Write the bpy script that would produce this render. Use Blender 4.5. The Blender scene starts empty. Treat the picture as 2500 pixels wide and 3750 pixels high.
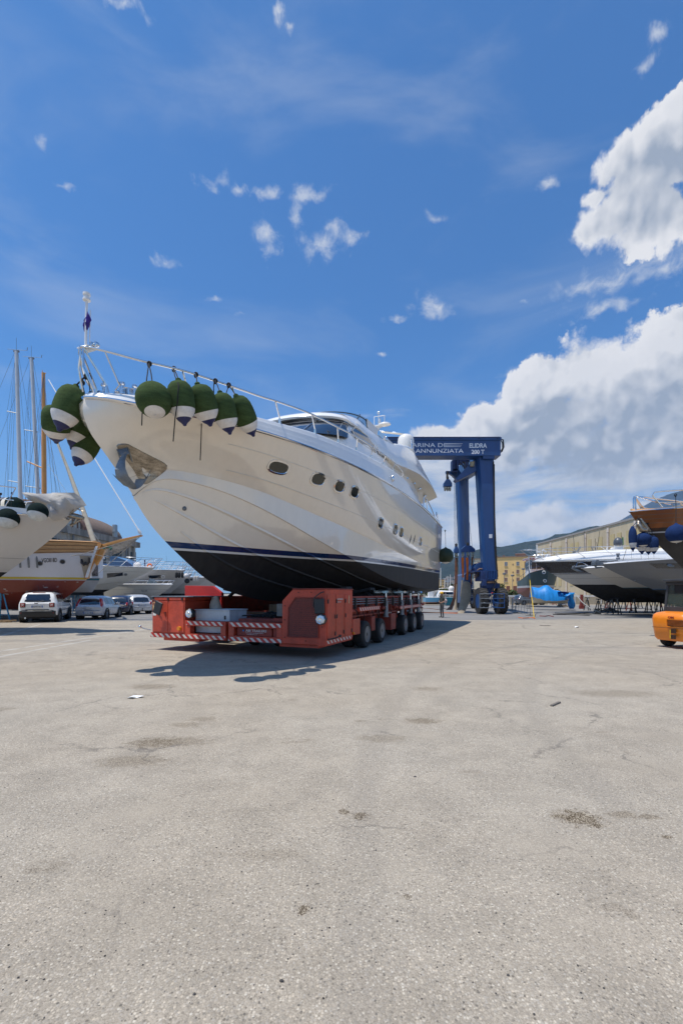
import bpy, bmesh, math, random
import numpy as np
from mathutils import Vector, Matrix
from mathutils.bvhtree import BVHTree
random.seed(7)
SC = bpy.context.scene
COL = SC.collection
R = math.radians
PI = math.pi

# ---------------------------------------------------------------- camera
F, YH, EYE = 1650.0, 2174.0, 1.6          # focal length and horizon row in photo pixels, eye height in metres
cam = bpy.data.cameras.new('camera'); camo = bpy.data.objects.new('camera', cam); COL.objects.link(camo)
cam.sensor_fit = 'HORIZONTAL'; cam.sensor_width = 36; cam.lens = F / 2500 * 36
cam.shift_y = (YH - 1875) / 2500
cam.clip_start = .1; cam.clip_end = 40000
camo.location = (0, 0, EYE); camo.rotation_euler = (R(90), 0, 0)
SC.camera = camo
SC.view_settings.view_transform = 'Standard'; SC.view_settings.look = 'None'
SC.view_settings.exposure = 0.0; SC.view_settings.gamma = 1

# ---------------------------------------------------------------- shader helpers
class NT:
    def __init__(s, tree): s.t = tree; s.l = tree.links
    def n(s, typ, **kw):
        nd = s.t.nodes.new(typ)
        for k, v in kw.items():
            if k.startswith('i_'):
                key = k[2:]; key = int(key) if key.isdigit() else key.replace('_', ' ')
                s.put(nd.inputs[key], v)
            else: setattr(nd, k, v)
        return nd
    def put(s, sock, v):
        if isinstance(v, bpy.types.NodeSocket): s.l.new(v, sock)
        elif isinstance(v, bpy.types.Node): s.l.new(v.outputs[0], sock)
        else:
            if sock.type == 'RGBA' and hasattr(v, '__len__') and len(v) == 3: v = (*v, 1)
            sock.default_value = v
    def m(s, op, a, b=0.0, c=0.0, clamp=False):
        nd = s.t.nodes.new('ShaderNodeMath'); nd.operation = op; nd.use_clamp = clamp
        s.put(nd.inputs[0], a); s.put(nd.inputs[1], b); s.put(nd.inputs[2], c)
        return nd.outputs[0]
    def vm(s, op, a, b=(0, 0, 0)):
        nd = s.t.nodes.new('ShaderNodeVectorMath'); nd.operation = op
        s.put(nd.inputs[0], a); s.put(nd.inputs[1], b)
        return nd.outputs['Value'] if op in ('LENGTH', 'DOT_PRODUCT', 'DISTANCE') else nd.outputs[0]
    def mix(s, f, a, b, bt='MIX'):
        nd = s.t.nodes.new('ShaderNodeMix'); nd.data_type = 'RGBA'; nd.blend_type = bt; nd.clamp_factor = True
        s.put(nd.inputs[0], f); s.put(nd.inputs[6], a); s.put(nd.inputs[7], b)
        return nd.outputs[2]
    def rng(s, v, a, b, c=0.0, d=1.0, smooth=True):
        nd = s.t.nodes.new('ShaderNodeMapRange'); nd.interpolation_type = 'SMOOTHSTEP' if smooth else 'LINEAR'
        for i, x in enumerate((v, a, b, c, d)): s.put(nd.inputs[i], x)
        return nd.outputs[0]
    def noise(s, vec, scale, detail=4, rough=.55, dist=0.0):
        nd = s.n('ShaderNodeTexNoise'); s.put(nd.inputs['Vector'], vec)
        nd.inputs['Scale'].default_value = scale; nd.inputs['Detail'].default_value = detail
        nd.inputs['Roughness'].default_value = rough; nd.inputs['Distortion'].default_value = dist
        return nd
    def scale(s, vec, v):
        nd = s.n('ShaderNodeMapping'); s.put(nd.inputs[0], vec); nd.inputs['Scale'].default_value = v
        return nd.outputs[0]

# ---------------------------------------------------------------- sky (world) with clouds placed by direction
SUNV = Vector((-.31, -.14, 1)).normalized()
SUN_EL = math.asin(SUNV.z); SUN_AZ = math.atan2(SUNV.x, SUNV.y)
w = bpy.data.worlds.new('World'); SC.world = w; w.use_nodes = True
W = NT(w.node_tree); w.node_tree.nodes.clear()
sky = W.n('ShaderNodeTexSky', sky_type='NISHITA', sun_disc=False, sun_elevation=SUN_EL, sun_rotation=SUN_AZ,
          altitude=50, air_density=1.0, dust_density=0.55, ozone_density=2.6)
tc = W.n('ShaderNodeTexCoord').outputs['Generated']
sep = W.n('ShaderNodeSeparateXYZ', i_0=tc)
az = W.m('ARCTAN2', sep.outputs[0], sep.outputs[1]); el = W.m('ARCSINE', sep.outputs[2])
P2 = W.n('ShaderNodeCombineXYZ', i_0=az, i_1=el, i_2=0.0).outputs[0]
def dirc(px, py):
    a = math.atan((px - 1250) / F); return a, math.atan((YH - py) / F * math.cos(a))
def field(blobs, vec):
    out = None
    for (px, py, rx, ry) in blobs:
        a, e = dirc(px, py)
        a2, _ = dirc(px + rx, py); ra = abs(a2 - a); _, e2 = dirc(px, py - ry); re = abs(e2 - e)
        v = W.vm('MULTIPLY', W.vm('SUBTRACT', vec, (a, e, 0)), (1 / ra, 1 / re, 0))
        d = W.m('SUBTRACT', 1.0, W.vm('LENGTH', v))
        out = d if out is None else W.m('SMOOTH_MAX', out, d, .25)
    return out
big = [(2440, 580, 330, 250), (2270, 740, 200, 180), (2340, 650, 220, 170), (2170, 800, 150, 120), (2270, 560, 170, 120), (2400, 800, 200, 130), (2530, 400, 160, 110), (2480, 800, 280, 120), (2140, 830, 100, 70), (2170, 690, 90, 60),
       (2440, 1370, 360, 270), (2120, 1370, 240, 190), (1960, 1420, 180, 150), (1790, 1560, 190, 120), (2560, 1200, 200, 130),
       (2300, 1650, 640, 240), (2050, 1560, 300, 160), (2250, 1420, 260, 170), (1660, 1640, 190, 90), (1960, 1905, 290, 80), (1740, 1960, 220, 60), (2290, 1885, 240, 55), (1900, 1600, 330, 190), (1620, 1590, 170, 60)]
shade = [(2420, 700, 330, 150), (2250, 1560, 600, 130), (2250, 1700, 700, 120), (2380, 1480, 300, 90), (2060, 1640, 400, 70), (2450, 1640, 330, 120), (2000, 1500, 150, 40)]
wisp = [(2440, 945, 240, 85), (2520, 960, 150, 80), (2200, 1025, 180, 60), (2110, 1062, 150, 52), (2330, 1010, 90, 40), (2200, 1130, 160, 40), (1575, 1105, 105, 58), (1600, 1110, 60, 40), (1850, 1362, 50, 24), (1440, 1150, 40, 16), (1170, 905, 95, 55), (1230, 850, 60, 40), (1290, 880, 60, 30), (975, 830, 45, 55), (985, 900, 40, 50), (790, 640, 70, 40), (870, 675, 55, 30), (1000, 690, 70, 30), (1130, 730, 75, 40), (1095, 790, 30, 50),
        (1030, 75, 30, 55), (1060, 120, 25, 30), (2390, 215, 60, 40), (2440, 90, 60, 55), (1990, 640, 50, 30), (450, 10, 90, 25), (890, 1147, 24, 15), (620, 940, 50, 30), (150, 520, 40, 40), (230, 675, 40, 20),
        (1600, 790, 50, 25), (1910, 1110, 25, 12), (1400, 1285, 25, 12), (800, 1078, 30, 12)]
veil = [(1700, 1780, 420, 230), (2150, 1900, 800, 210), (1850, 2040, 600, 110), (2300, 1750, 600, 150)]
nz = W.noise(P2, 5.5, 7, .62)
warp = W.vm('MULTIPLY', W.vm('SUBTRACT', nz.outputs['Color'], (.5, .5, .5)), (.10, .085, 0))
Pw = W.vm('ADD', P2, warp)
def puff(vec, sc=13, det=4.5):
    v = W.n('ShaderNodeTexVoronoi', voronoi_dimensions='2D', feature='SMOOTH_F1'); W.put(v.inputs['Vector'], vec)
    v.inputs['Scale'].default_value = sc; v.inputs['Detail'].default_value = det; v.inputs['Roughness'].default_value = .62; v.inputs['Smoothness'].default_value = .35
    v.inputs['Lacunarity'].default_value = 2.3
    return W.m('SUBTRACT', 1.0, v.outputs['Distance'])
Pq = W.vm('ADD', P2, W.vm('MULTIPLY', W.vm('SUBTRACT', nz.outputs['Color'], (.5, .5, .5)), (.05, .05, 0)))
pf = puff(Pq); ps = puff(Pq, 9, 2.2); pf2 = puff(W.vm('ADD', Pq, (-.010, .022, 0)), 9, 2.2)
fb = W.noise(P2, 16, 8, .62).outputs['Fac']
Fb = field(big, Pw)
D = W.m('ADD', W.m('MULTIPLY', Fb, 1.35), W.m('ADD', W.m('MULTIPLY', W.m('SUBTRACT', pf, .36), .34), W.m('MULTIPLY', W.m('SUBTRACT', ps, .45), .30)))
D = W.m('ADD', D, W.m('MULTIPLY', W.m('SUBTRACT', fb, .5), .55))
D = W.m('ADD', D, W.m('MULTIPLY', W.m('SUBTRACT', W.noise(P2, 48, 6, .65).outputs['Fac'], .5), .38))
sf = W.noise(P2, 7, 3, .5).outputs['Fac']
aB = W.rng(D, -.04, W.m('ADD', W.rng(sf, .40, .68, .10, .50), W.rng(el, R(24), R(11), 0, .55)))
Fs = field(shade, W.vm('ADD', P2, W.vm('MULTIPLY', warp, (1.3, 1.3, 0))))
sh = W.m('MULTIPLY', W.rng(Fs, -.7, .75), .85)
relief = W.m('MULTIPLY', W.m('SUBTRACT', ps, pf2), 1.9)
relief = W.m('ADD', relief, W.m('MULTIPLY', W.m('SUBTRACT', fb, .5), .2))
sb_ = W.noise(P2, 5, 7, .52).outputs['Fac']
sh = W.m('ADD', sh, W.m('MULTIPLY', W.m('SUBTRACT', sb_, .54), 1.0))
sh = W.m('SUBTRACT', sh, W.m('MULTIPLY', relief, .45), clamp=True)
inner = W.rng(D, .1, .8)
sh = W.m('ADD', sh, W.m('MULTIPLY', inner, .16), clamp=True)
ccol = W.mix(sh, (8.6, 8.6, 8.8), (3.5, 4.1, 5.1))
wf = W.noise(W.scale(P2, (1, 1.3, 1)), 26, 7, .62, .4).outputs['Fac']
Dw = W.m('ADD', field(wisp, W.vm('ADD', P2, W.vm('MULTIPLY', warp, (1.0, 1.0, 0)))), W.m('MULTIPLY', W.m('SUBTRACT', wf, .47), 3.4))
aW = W.m('MULTIPLY', W.rng(Dw, .05, 1.9), .92)
vn = W.noise(W.scale(P2, (1, 4.2, 1)), 5, 7, .6, .3).outputs['Fac']
Dv = W.m('ADD', field(veil, Pw), W.m('MULTIPLY', W.m('SUBTRACT', vn, .46), 3.2))
aV = W.m('MULTIPLY', W.rng(Dv, -.1, .9), .88)
# faint cirrus streaks, and loose cumulus all round behind the camera
rot = W.n('ShaderNodeMapping', i_0=P2); rot.inputs['Rotation'].default_value = (0, 0, R(-38)); rot.inputs['Scale'].default_value = (.9, 3.2, 1)
cn = W.noise(rot.outputs[0], 2.1, 6, .55, .6).outputs['Fac']
aC = W.m('MULTIPLY', W.rng(cn, .47, .78), .24)
rn = W.noise(tc, 3.0, 8, .6).outputs['Fac']
aR = W.m('MULTIPLY', W.rng(rn, .53, .62), W.m('MULTIPLY', W.rng(sep.outputs[1], .35, -.05), W.rng(sep.outputs[2], .9, .3)))
hz = W.m('MULTIPLY', W.rng(el, R(24), R(-1)), .75)
skyc = W.mix(1.0, sky.outputs[0], (.57, 1.13, 1.60), 'MULTIPLY')
c = W.mix(hz, skyc, (2.4, 4.4, 7.2))
c = W.mix(aC, c, (6.5, 7.0, 7.6))
c = W.mix(aR, c, (7.0, 7.2, 7.5))
c = W.mix(aV, c, W.mix(W.rng(vn,.35,.7), (4.4, 5.0, 6.0), (7.6, 7.7, 7.9)))
c = W.mix(aW, c, (6.8, 7.2, 7.9))
c = W.mix(aB, c, ccol)
bg = W.n('ShaderNodeBackground', i_0=c, i_1=.10)
W.l.new(bg.outputs[0], W.n('ShaderNodeOutputWorld').inputs[0])
w.cycles.sampling_method = 'MANUAL'; w.cycles.sample_map_resolution = 512

sl = bpy.data.lights.new('sun', 'SUN'); sl.energy = 4.6; sl.angle = R(.53); sl.color = (1, .94, .85)
so = bpy.data.objects.new('sun', sl); COL.objects.link(so)
so.rotation_euler = SUNV.to_track_quat('Z', 'Y').to_euler(); so.location = (0, 0, 60)

# ---------------------------------------------------------------- materials
MATS = {}
def newmat(name):
    m = bpy.data.materials.new(name); m.use_nodes = True
    t = NT(m.node_tree); b = m.node_tree.nodes['Principled BSDF']
    MATS[name] = m
    return m, t, b
def srgb(r, g, b):
    f = lambda c: (c / 255 / 12.92) if c / 255 < .04045 else ((c / 255 + .055) / 1.055) ** 2.4
    return (f(r), f(g), f(b))
def pm(name, col, rough=.5, metal=0.0, var=.10, scale=2.5, bump=0.0, bscale=40, coat=0.0, streak=None, alpha=None, spec=.5, rvar=.1):
    m, t, b = newmat(name)
    co = t.n('ShaderNodeTexCoord').outputs['Object']
    v = t.scale(co, streak) if streak else co
    n1 = t.noise(v, scale, 5, .6).outputs['Fac']; n2 = t.noise(co, scale * 9, 3, .5).outputs['Fac']
    k = t.m('ADD', t.m('MULTIPLY', n1, .7), t.m('MULTIPLY', n2, .3))
    lo = tuple(c * (1 - var * 1.3) for c in col); hi = tuple(min(1, c * (1 + var * 1.3)) for c in col)
    t.put(b.inputs['Base Color'], t.mix(t.rng(k, .3, .7), lo, hi))
    t.put(b.inputs['Roughness'], t.rng(n1, .3, .7, max(0.02, rough - rvar * .5), min(1, rough + rvar * .5)))
    b.inputs['Metallic'].default_value = metal
    b.inputs['Specular IOR Level'].default_value = spec
    b.inputs['Coat Weight'].default_value = coat; b.inputs['Coat Roughness'].default_value = .04
    if bump:
        bn = t.n('ShaderNodeBump', i_Strength=bump, i_Distance=.01, i_Height=t.noise(co, bscale, 4, .6).outputs['Fac'])
        t.put(b.inputs['Normal'], bn)
    if alpha is not None: b.inputs['Alpha'].default_value = alpha
    return m
def bandmat(name, bands, rough=.3, slope=0.0, coat=.6, seams=(), scr=None, wob=.0, roughlow=None):
    """paint laid in horizontal bands: bands=[(z_top, colour), ...] lowest first (object z minus slope*x)"""
    m, t, b = newmat(name)
    co = t.n('ShaderNodeTexCoord').outputs['Object']; s = t.n('ShaderNodeSeparateXYZ', i_0=co)
    z = t.m('SUBTRACT', s.outputs[2], t.m('MULTIPLY', s.outputs[0], slope))
    nz = t.noise(co, 1.3, 5, .6).outputs['Fac']
    z = t.m('ADD', z, t.m('MULTIPLY', t.m('SUBTRACT', nz, .5), wob))
    col = bands[0][1]
    for i in range(1, len(bands)):
        col = t.mix(t.m('GREATER_THAN', z, bands[i - 1][0]), col, bands[i][1])
    for zs in seams:
        d = t.m('ABSOLUTE', t.m('SUBTRACT', z, zs)); col = t.mix(t.m('LESS_THAN', d, .006), col, (.12, .11, .1))
    if scr:   # filler patches on bare bottom paint
        sn = t.noise(t.scale(co, (.9, .9, 2.6)), 2.6, 3, .5).outputs['Fac']
        f = t.m('MULTIPLY', t.rng(sn, .66, .675), t.m('LESS_THAN', z, scr[0])); col = t.mix(f, col, scr[1])
    sc = t.noise(t.scale(co, (3, 3, .8)), 2.0, 5, .6).outputs['Fac']
    col = t.mix(t.m('MULTIPLY', t.rng(sc, .35, .7), .05), col, (.25, .22, .18))
    t.put(b.inputs['Base Color'], col)
    rr = rough
    if roughlow is not None: rr = t.mix(t.m('GREATER_THAN', z, bands[0][0]), (roughlow,) * 3, (rough,) * 3)
    t.put(b.inputs['Roughness'], rr)
    if coat:
        b.inputs['Coat Roughness'].default_value = .03
        t.put(b.inputs['Coat Weight'], t.m('MULTIPLY', t.m('GREATER_THAN', z, bands[0][0]), coat))
    wv = t.n('ShaderNodeBump', i_Strength=.02, i_Distance=.05, i_Height=t.noise(co, 2.4, 2, .5).outputs['Fac'])
    t.put(b.inputs['Normal'], wv)
    return m

# ---------------------------------------------------------------- mesh helpers
MW = {}            # world matrices of parents
def P(px, py, Y): return Vector(((px - 1250) / F * Y, Y, EYE + (YH - py) / F * Y))
def G(px, py, z=0.0):
    Y = (EYE - z) * F / (py - YH); return Vector(((px - 1250) / F * Y, Y, z))
def frame(d, up=Vector((0, 0, 1))):
    d = d.normalized()
    if abs(d.dot(up)) > .98: up = Vector((1, 0, 0))
    a = d.cross(up).normalized(); b = a.cross(d).normalized(); return a, b
class MB:
    def __init__(s): s.v = []; s.f = []; s.mi = []; s.cur = 0; s.M = Matrix.Identity(4)
    def mat(s, i): s.cur = i; return s
    def add(s, vs, fs):
        o = len(s.v); s.v += [s.M @ Vector(v) for v in vs]; s.f += [tuple(i + o for i in f) for f in fs]; s.mi += [s.cur] * len(fs); return s
    def box(s, c, d, rz=0.0, rx=0.0, ry=0.0, top=1.0):
        hx, hy, hz = d[0] / 2, d[1] / 2, d[2] / 2
        m = Matrix.Translation(c) @ Matrix.Rotation(rz, 4, 'Z') @ Matrix.Rotation(ry, 4, 'Y') @ Matrix.Rotation(rx, 4, 'X')
        vs = [m @ Vector((x * hx * (top if z > 0 else 1), y * hy * (top if z > 0 else 1), z * hz)) for z in (-1, 1) for y in (-1, 1) for x in (-1, 1)]
        return s.add(vs, [(0, 2, 3, 1), (4, 5, 7, 6), (0, 1, 5, 4), (2, 6, 7, 3), (0, 4, 6, 2), (1, 3, 7, 5)])
    def bx(s, x0, x1, y0, y1, z0, z1): return s.box(((x0 + x1) / 2, (y0 + y1) / 2, (z0 + z1) / 2), (abs(x1 - x0), abs(y1 - y0), abs(z1 - z0)))
    def tube(s, pts, r, n=8, cap=True):
        pts = [Vector(p) for p in pts]; rings = []; m = len(pts)
        rs = r if hasattr(r, '__len__') else [r] * m
        pa = None
        for i, p in enumerate(pts):
            d = (pts[min(i + 1, m - 1)] - pts[max(i - 1, 0)])
            if d.length < 1e-9: d = Vector((0, 0, 1))
            d.normalize()
            if pa is None: a, b = frame(d)
            else:
                a = (pa - d * pa.dot(d))
                a = a.normalized() if a.length > 1e-6 else frame(d)[0]
                b = a.cross(d).normalized()
            pa = a
            rings.append([p + (a * math.cos(2 * PI * k / n) + b * math.sin(2 * PI * k / n)) * rs[i] for k in range(n)])
        return s.rings(rings, cap)
    def rings(s, rings, cap=True, closed=True):
        n = len(rings[0]); vs = [v for r in rings for v in r]; fs = []
        for i in range(len(rings) - 1):
            for k in range(n if closed else n - 1):
                k2 = (k + 1) % n; fs.append((i * n + k, i * n + k2, (i + 1) * n + k2, (i + 1) * n + k))
        if cap and closed: fs.append(tuple(range(n - 1, -1, -1))); fs.append(tuple((len(rings) - 1) * n + k for k in range(n)))
        return s.add(vs, fs)
    def cyl(s, a, b, r0, r1=None, n=16): return s.tube([a, b], [r0, r0 if r1 is None else r1], n)
    def lathe(s, prof, a, b, n=20, cap=True):
        """prof: [(distance along a->b in metres, radius)]"""
        a = Vector(a); b = Vector(b); d = (b - a).normalized(); u, v = frame(d)
        return s.rings([[a + d * h + (u * math.cos(2 * PI * k / n) + v * math.sin(2 * PI * k / n)) * max(r, 1e-4) for k in range(n)] for h, r in prof], cap)
    def ball(s, c, r, n=16, sc=(1, 1, 1)):
        c = Vector(c); m = max(6, n // 2)
        return s.rings([[c + Vector((math.cos(2 * PI * k / n) * math.sin(PI * (i + .02) / (m + .04)) * r * sc[0], math.sin(2 * PI * k / n) * math.sin(PI * (i + .02) / (m + .04)) * r * sc[1], -math.cos(PI * (i + .02) / (m + .04)) * r * sc[2])) for k in range(n)] for i in range(m + 1)])
    def poly(s, pts, thick=None):
        """closed planar-ish outline; thick = Vector to extrude by"""
        pts = [Vector(p) for p in pts]; n = len(pts)
        if thick is None: return s.add(pts, [tuple(range(n))])
        t = Vector(thick)
        return s.add(pts + [p + t for p in pts], [tuple(range(n)), tuple(range(2 * n - 1, n - 1, -1))] + [(i, i + n, (i + 1) % n + n, (i + 1) % n) for i in range(n)])
    def grid(s, rows, flip=False):
        n = len(rows[0]); fs = []
        for i in range(len(rows) - 1):
            for k in range(n - 1):
                q = (i * n + k, i * n + k + 1, (i + 1) * n + k + 1, (i + 1) * n + k); fs.append(q[::-1] if flip else q)
        return s.add([v for r in rows for v in r], fs)
    def torus(s, c, nrm, Rr, r, n=24, m=8, a0=0, a1=2 * PI):
        c = Vector(c); u, v = frame(Vector(nrm)); full = abs(a1 - a0 - 2 * PI) < 1e-6
        pts = [c + (u * math.cos(a0 + (a1 - a0) * i / n) + v * math.sin(a0 + (a1 - a0) * i / n)) * Rr for i in range(n + 1)]
        return s.tube(pts, r, m, cap=not full)
    def build(s, name, mats, parent=None, smooth=40, bevel=0.0, solid=0.0, sub=0, fix=True, loc=None):
        me = bpy.data.meshes.new(name)
        inv = MW[parent.name].inverted() if parent is not None else None
        vs = s.v
        if inv is not None: vs = [inv @ v for v in vs]; o0 = Vector()
        else:
            if loc is None:
                xs = [v.x for v in vs]; ys = [v.y for v in vs]; zs = [v.z for v in vs]
                o0 = Vector(((min(xs) + max(xs)) / 2, (min(ys) + max(ys)) / 2, min(zs)))
            else: o0 = Vector(loc)
            vs = [v - o0 for v in vs]
        me.from_pydata([tuple(v) for v in vs], [], s.f)
        if not isinstance(mats, (list, tuple)): mats = [mats]
        for m in mats: me.materials.append(m)
        if any(s.mi):
            me.polygons.foreach_set('material_index', s.mi)
        if fix:
            bm = bmesh.new(); bm.from_mesh(me); bmesh.ops.recalc_face_normals(bm, faces=bm.faces); bm.to_mesh(me); bm.free()
        if smooth:
            me.polygons.foreach_set('use_smooth', [True] * len(me.polygons))
            me.set_sharp_from_angle(angle=R(smooth))
        me.update()
        o = bpy.data.objects.new(name, me); COL.objects.link(o)
        o.location = o0
        if parent is not None: o.parent = parent; MW[o.name] = MW[parent.name].copy()
        else: MW[o.name] = Matrix.Translation(o0)
        if bevel: md = o.modifiers.new('bevel', 'BEVEL'); md.width = bevel; md.segments = 2; md.limit_method = 'ANGLE'; md.angle_limit = R(35)
        if solid: md = o.modifiers.new('solidify', 'SOLIDIFY'); md.thickness = solid; md.offset = 0
        if sub: md = o.modifiers.new('sub', 'SUBSURF'); md.levels = sub; md.render_levels = sub
        return o
def empty(name, loc, rz=0.0, label=None, cat=None, group=None):
    o = bpy.data.objects.new(name, None); COL.objects.link(o); o.location = loc; o.rotation_euler = (0, 0, rz); o.empty_display_size = .3
    MW[o.name] = Matrix.Translation(loc) @ Matrix.Rotation(rz, 4, 'Z')
    if label: tag(o, label, cat, group)
    return o
def tag(o, label=None, cat=None, group=None, kind=None):
    if label: o['label'] = label
    if cat: o['category'] = cat
    if group: o['group'] = group
    if kind: o['kind'] = kind
    return o
def dup(root, loc, rz=0.0, label=None, sc=None):
    r = root.copy(); COL.objects.link(r); r.location = loc; r.rotation_euler = (0, 0, rz)
    MW[r.name] = Matrix.Translation(loc) @ Matrix.Rotation(rz, 4, 'Z')
    if sc: r.scale = sc
    if label: r['label'] = label
    for ch in [o for o in bpy.data.objects if o.parent == root]:
        c = ch.copy(); COL.objects.link(c); c.parent = r; MW[c.name] = MW[r.name].copy()
        for g in [o for o in bpy.data.objects if o.parent == ch]:
            d = g.copy(); COL.objects.link(d); d.parent = c; MW[d.name] = MW[r.name].copy()
    return r
def L(root, pts):
    """local -> world points of a root"""
    return [MW[root.name] @ Vector(p) for p in pts]
def sp(x, xs, ys):
    """smooth (Catmull) interpolation"""
    n = len(xs)
    if x <= xs[0]: return ys[0]
    if x >= xs[-1]: return ys[-1]
    i = max(k for k in range(n - 1) if xs[k] <= x)
    h = xs[i + 1] - xs[i]; t = (x - xs[i]) / h; dl = [(ys[k + 1] - ys[k]) / (xs[k + 1] - xs[k]) for k in range(n - 1)]
    def tang(k):
        if k == 0: return dl[0]
        if k == n - 1: return dl[-1]
        if dl[k - 1] * dl[k] <= 0: return 0.0
        return 2 * dl[k - 1] * dl[k] / (dl[k - 1] + dl[k])
    m0, m1 = tang(i) * h, tang(i + 1) * h
    return (2 * t ** 3 - 3 * t * t + 1) * ys[i] + (t ** 3 - 2 * t * t + t) * m0 + (-2 * t ** 3 + 3 * t * t) * ys[i + 1] + (t ** 3 - t * t) * m1
def text(parent, body, size, M, mat, bold=0.0, name='lettering', sx=1.0, align='LEFT', ext=.004, spacing=1.0):
    cu = bpy.data.curves.new(name, 'FONT'); cu.body = body; cu.size = size; cu.offset = bold; cu.extrude = ext; cu.align_x = align; cu.space_character = spacing
    cu.resolution_u = 3
    tmp = bpy.data.objects.new('tmp', cu); COL.objects.link(tmp)
    dg = bpy.context.evaluated_depsgraph_get(); me = bpy.data.meshes.new_from_object(tmp.evaluated_get(dg))
    bpy.data.objects.remove(tmp); bpy.data.curves.remove(cu)
    me.materials.clear(); me.materials.append(mat); me.name = name
    MM = MW[parent.name].inverted() @ M @ Matrix.Diagonal((sx, 1, 1, 1))
    me.transform(MM)
    o = bpy.data.objects.new(name, me); COL.objects.link(o); o.parent = parent; MW[o.name] = MW[parent.name].copy()
    return o
def facing(loc, right, up):
    """matrix whose x is 'right', y is 'up' (text lies in that plane)"""
    r = Vector(right).normalized(); u = Vector(up); n = r.cross(u).normalized(); u = n.cross(r)
    m = Matrix((r, u, n)).transposed().to_4x4(); m.translation = Vector(loc); return m

# ---------------------------------------------------------------- ground
def ground_material():
    m, t, b = newmat('pale worn asphalt')
    pos = t.n('ShaderNodeNewGeometry').outputs['Position']
    v1 = t.n('ShaderNodeTexVoronoi', feature='F1'); t.put(v1.inputs['Vector'], pos); v1.inputs['Scale'].default_value = 84
    v2 = t.n('ShaderNodeTexVoronoi', feature='F1'); t.put(v2.inputs['Vector'], pos); v2.inputs['Scale'].default_value = 210
    rnd = t.n('ShaderNodeSeparateColor', i_0=v1.outputs['Color']); rnd2 = t.n('ShaderNodeSeparateColor', i_0=v2.outputs['Color'])
    cr = t.n('ShaderNodeValToRGB', i_0=rnd.outputs[0]); e = cr.color_ramp.elements
    e[0].position = 0; e[0].color = (.13, .115, .097, 1); e[1].position = 1; e[1].color = (.50, .455, .39, 1)
    for p, c in ((.04, (.19, .168, .142)), (.12, (.258, .227, .19)), (.45, (.312, .275, .232)), (.7, (.36, .320, .275)), (.88, (.435, .378, .31))):
        x = e.new(p); x.color = (*c, 1)
    grey = t.mix(t.rng(rnd.outputs[1], .2, .9), (1, 1, 1), (.94, .98, 1.04))
    c1 = t.mix(.8, cr.outputs[0], grey, 'MULTIPLY')
    fine = t.mix(rnd2.outputs[0], (.225, .199, .167), (.37, .328, .278))
    stone = t.rng(v1.outputs['Distance'], .35, .62)
    big = t.noise(pos, .35, 5, .6).outputs['Fac']; mid = t.noise(pos, 2.2, 6, .62).outputs['Fac']; sm = t.noise(pos, 14, 4, .6).outputs['Fac']
    fmask = t.m('ADD', stone, t.m('MULTIPLY', t.rng(t.noise(pos, 1.1, 5, .6).outputs['Fac'], .52, .68), .75), clamp=True)
    col = t.mix(fmask, c1, fine)
    tone = t.m('ADD', t.m('MULTIPLY', t.rng(big, .3, .7), .10), t.m('MULTIPLY', t.rng(mid, .3, .7), .20))
    tone = t.m('ADD', tone, t.m('MULTIPLY', sm, .14)); tone = t.m('ADD', tone, .815)
    col = t.mix(1.0, col, t.n('ShaderNodeCombineColor', i_0=tone, i_1=tone, i_2=tone).outputs[0], 'MULTIPLY')
    # cool/warm drift
    col = t.mix(1.0, col, t.mix(t.rng(t.noise(pos, .16, 4).outputs['Fac'], .35, .65), (1.05, 1.025, .955), (1.03, 1.035, 1.0)), 'MULTIPLY')
    # tyre-worn darker sweeps across the yard
    sw = t.noise(t.scale(pos, (.07, .55, 1)), 1.6, 6, .62, .8).outputs['Fac']
    sepp = t.n('ShaderNodeSeparateXYZ', i_0=pos)
    farm = t.rng(sepp.outputs[1], 7, 14)
    col = t.mix(t.m('MULTIPLY', t.m('MULTIPLY', t.rng(sw, .50, .66), farm), .34), col, (.17, .16, .15))
    # brown gravelly pockets where the surface has come away
    for (px, py, rx, ry, k) in ((2125, 2998, .20, .11, 1), (2060, 2990, .12, .05, .7), (1320, 2990, .085, .05, 1), (1258, 2974, .05, .04, .9), (1545, 2641, .30, .12, .75), (560, 2722, .35, .16, .8), (660, 2716, .42, .14, .6), (480, 2788, .42, .14, .6),
                             (1400, 2705, .35, .12, .5), (2280, 2985, .14, .05, .6), (2380, 2993, .1, .04, .7), (1115, 3330, .045, .035, .9), (745, 2634, .25, .10, .55), (680, 2655, .25, .1, .55), (2440, 3066, .05, .02, 1), (1490, 3285, .03, .02, .7), (1000, 3130, .3, .06, .3),
                             (2250, 2540, .9, .25, .5), (560, 2515, .5, .2, .6), (1570, 2523, .3, .14, .5)):
        g = G(px, py)
        d = t.vm('LENGTH', t.vm('MULTIPLY', t.vm('SUBTRACT', pos, tuple(g)), (1 / (rx * .85), 1 / (ry * 1.25), 0)))
        q = t.m('ADD', t.m('SUBTRACT', 1.0, d), t.m('MULTIPLY', t.m('SUBTRACT', sm, .5), 2.0))
        q = t.m('ADD', q, t.m('MULTIPLY', t.m('SUBTRACT', rnd2.outputs[1], .5), .5))
        col = t.mix(t.m('MULTIPLY', t.rng(q, .0, .35), k * .95), col, t.mix(t.m('GREATER_THAN', rnd2.outputs[2], .72), (.085, .062, .038), (.42, .36, .27)))
    rv = t.noise(t.scale(pos, (.8, 1.2, 1)), 1.15, 9, .68).outputs['Fac']
    col = t.mix(t.m('MULTIPLY', t.rng(rv, .615, .66), .62), col, t.mix(t.m('GREATER_THAN', rnd2.outputs[2], .6), (.12, .095, .066), (.38, .33, .26)))
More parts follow.
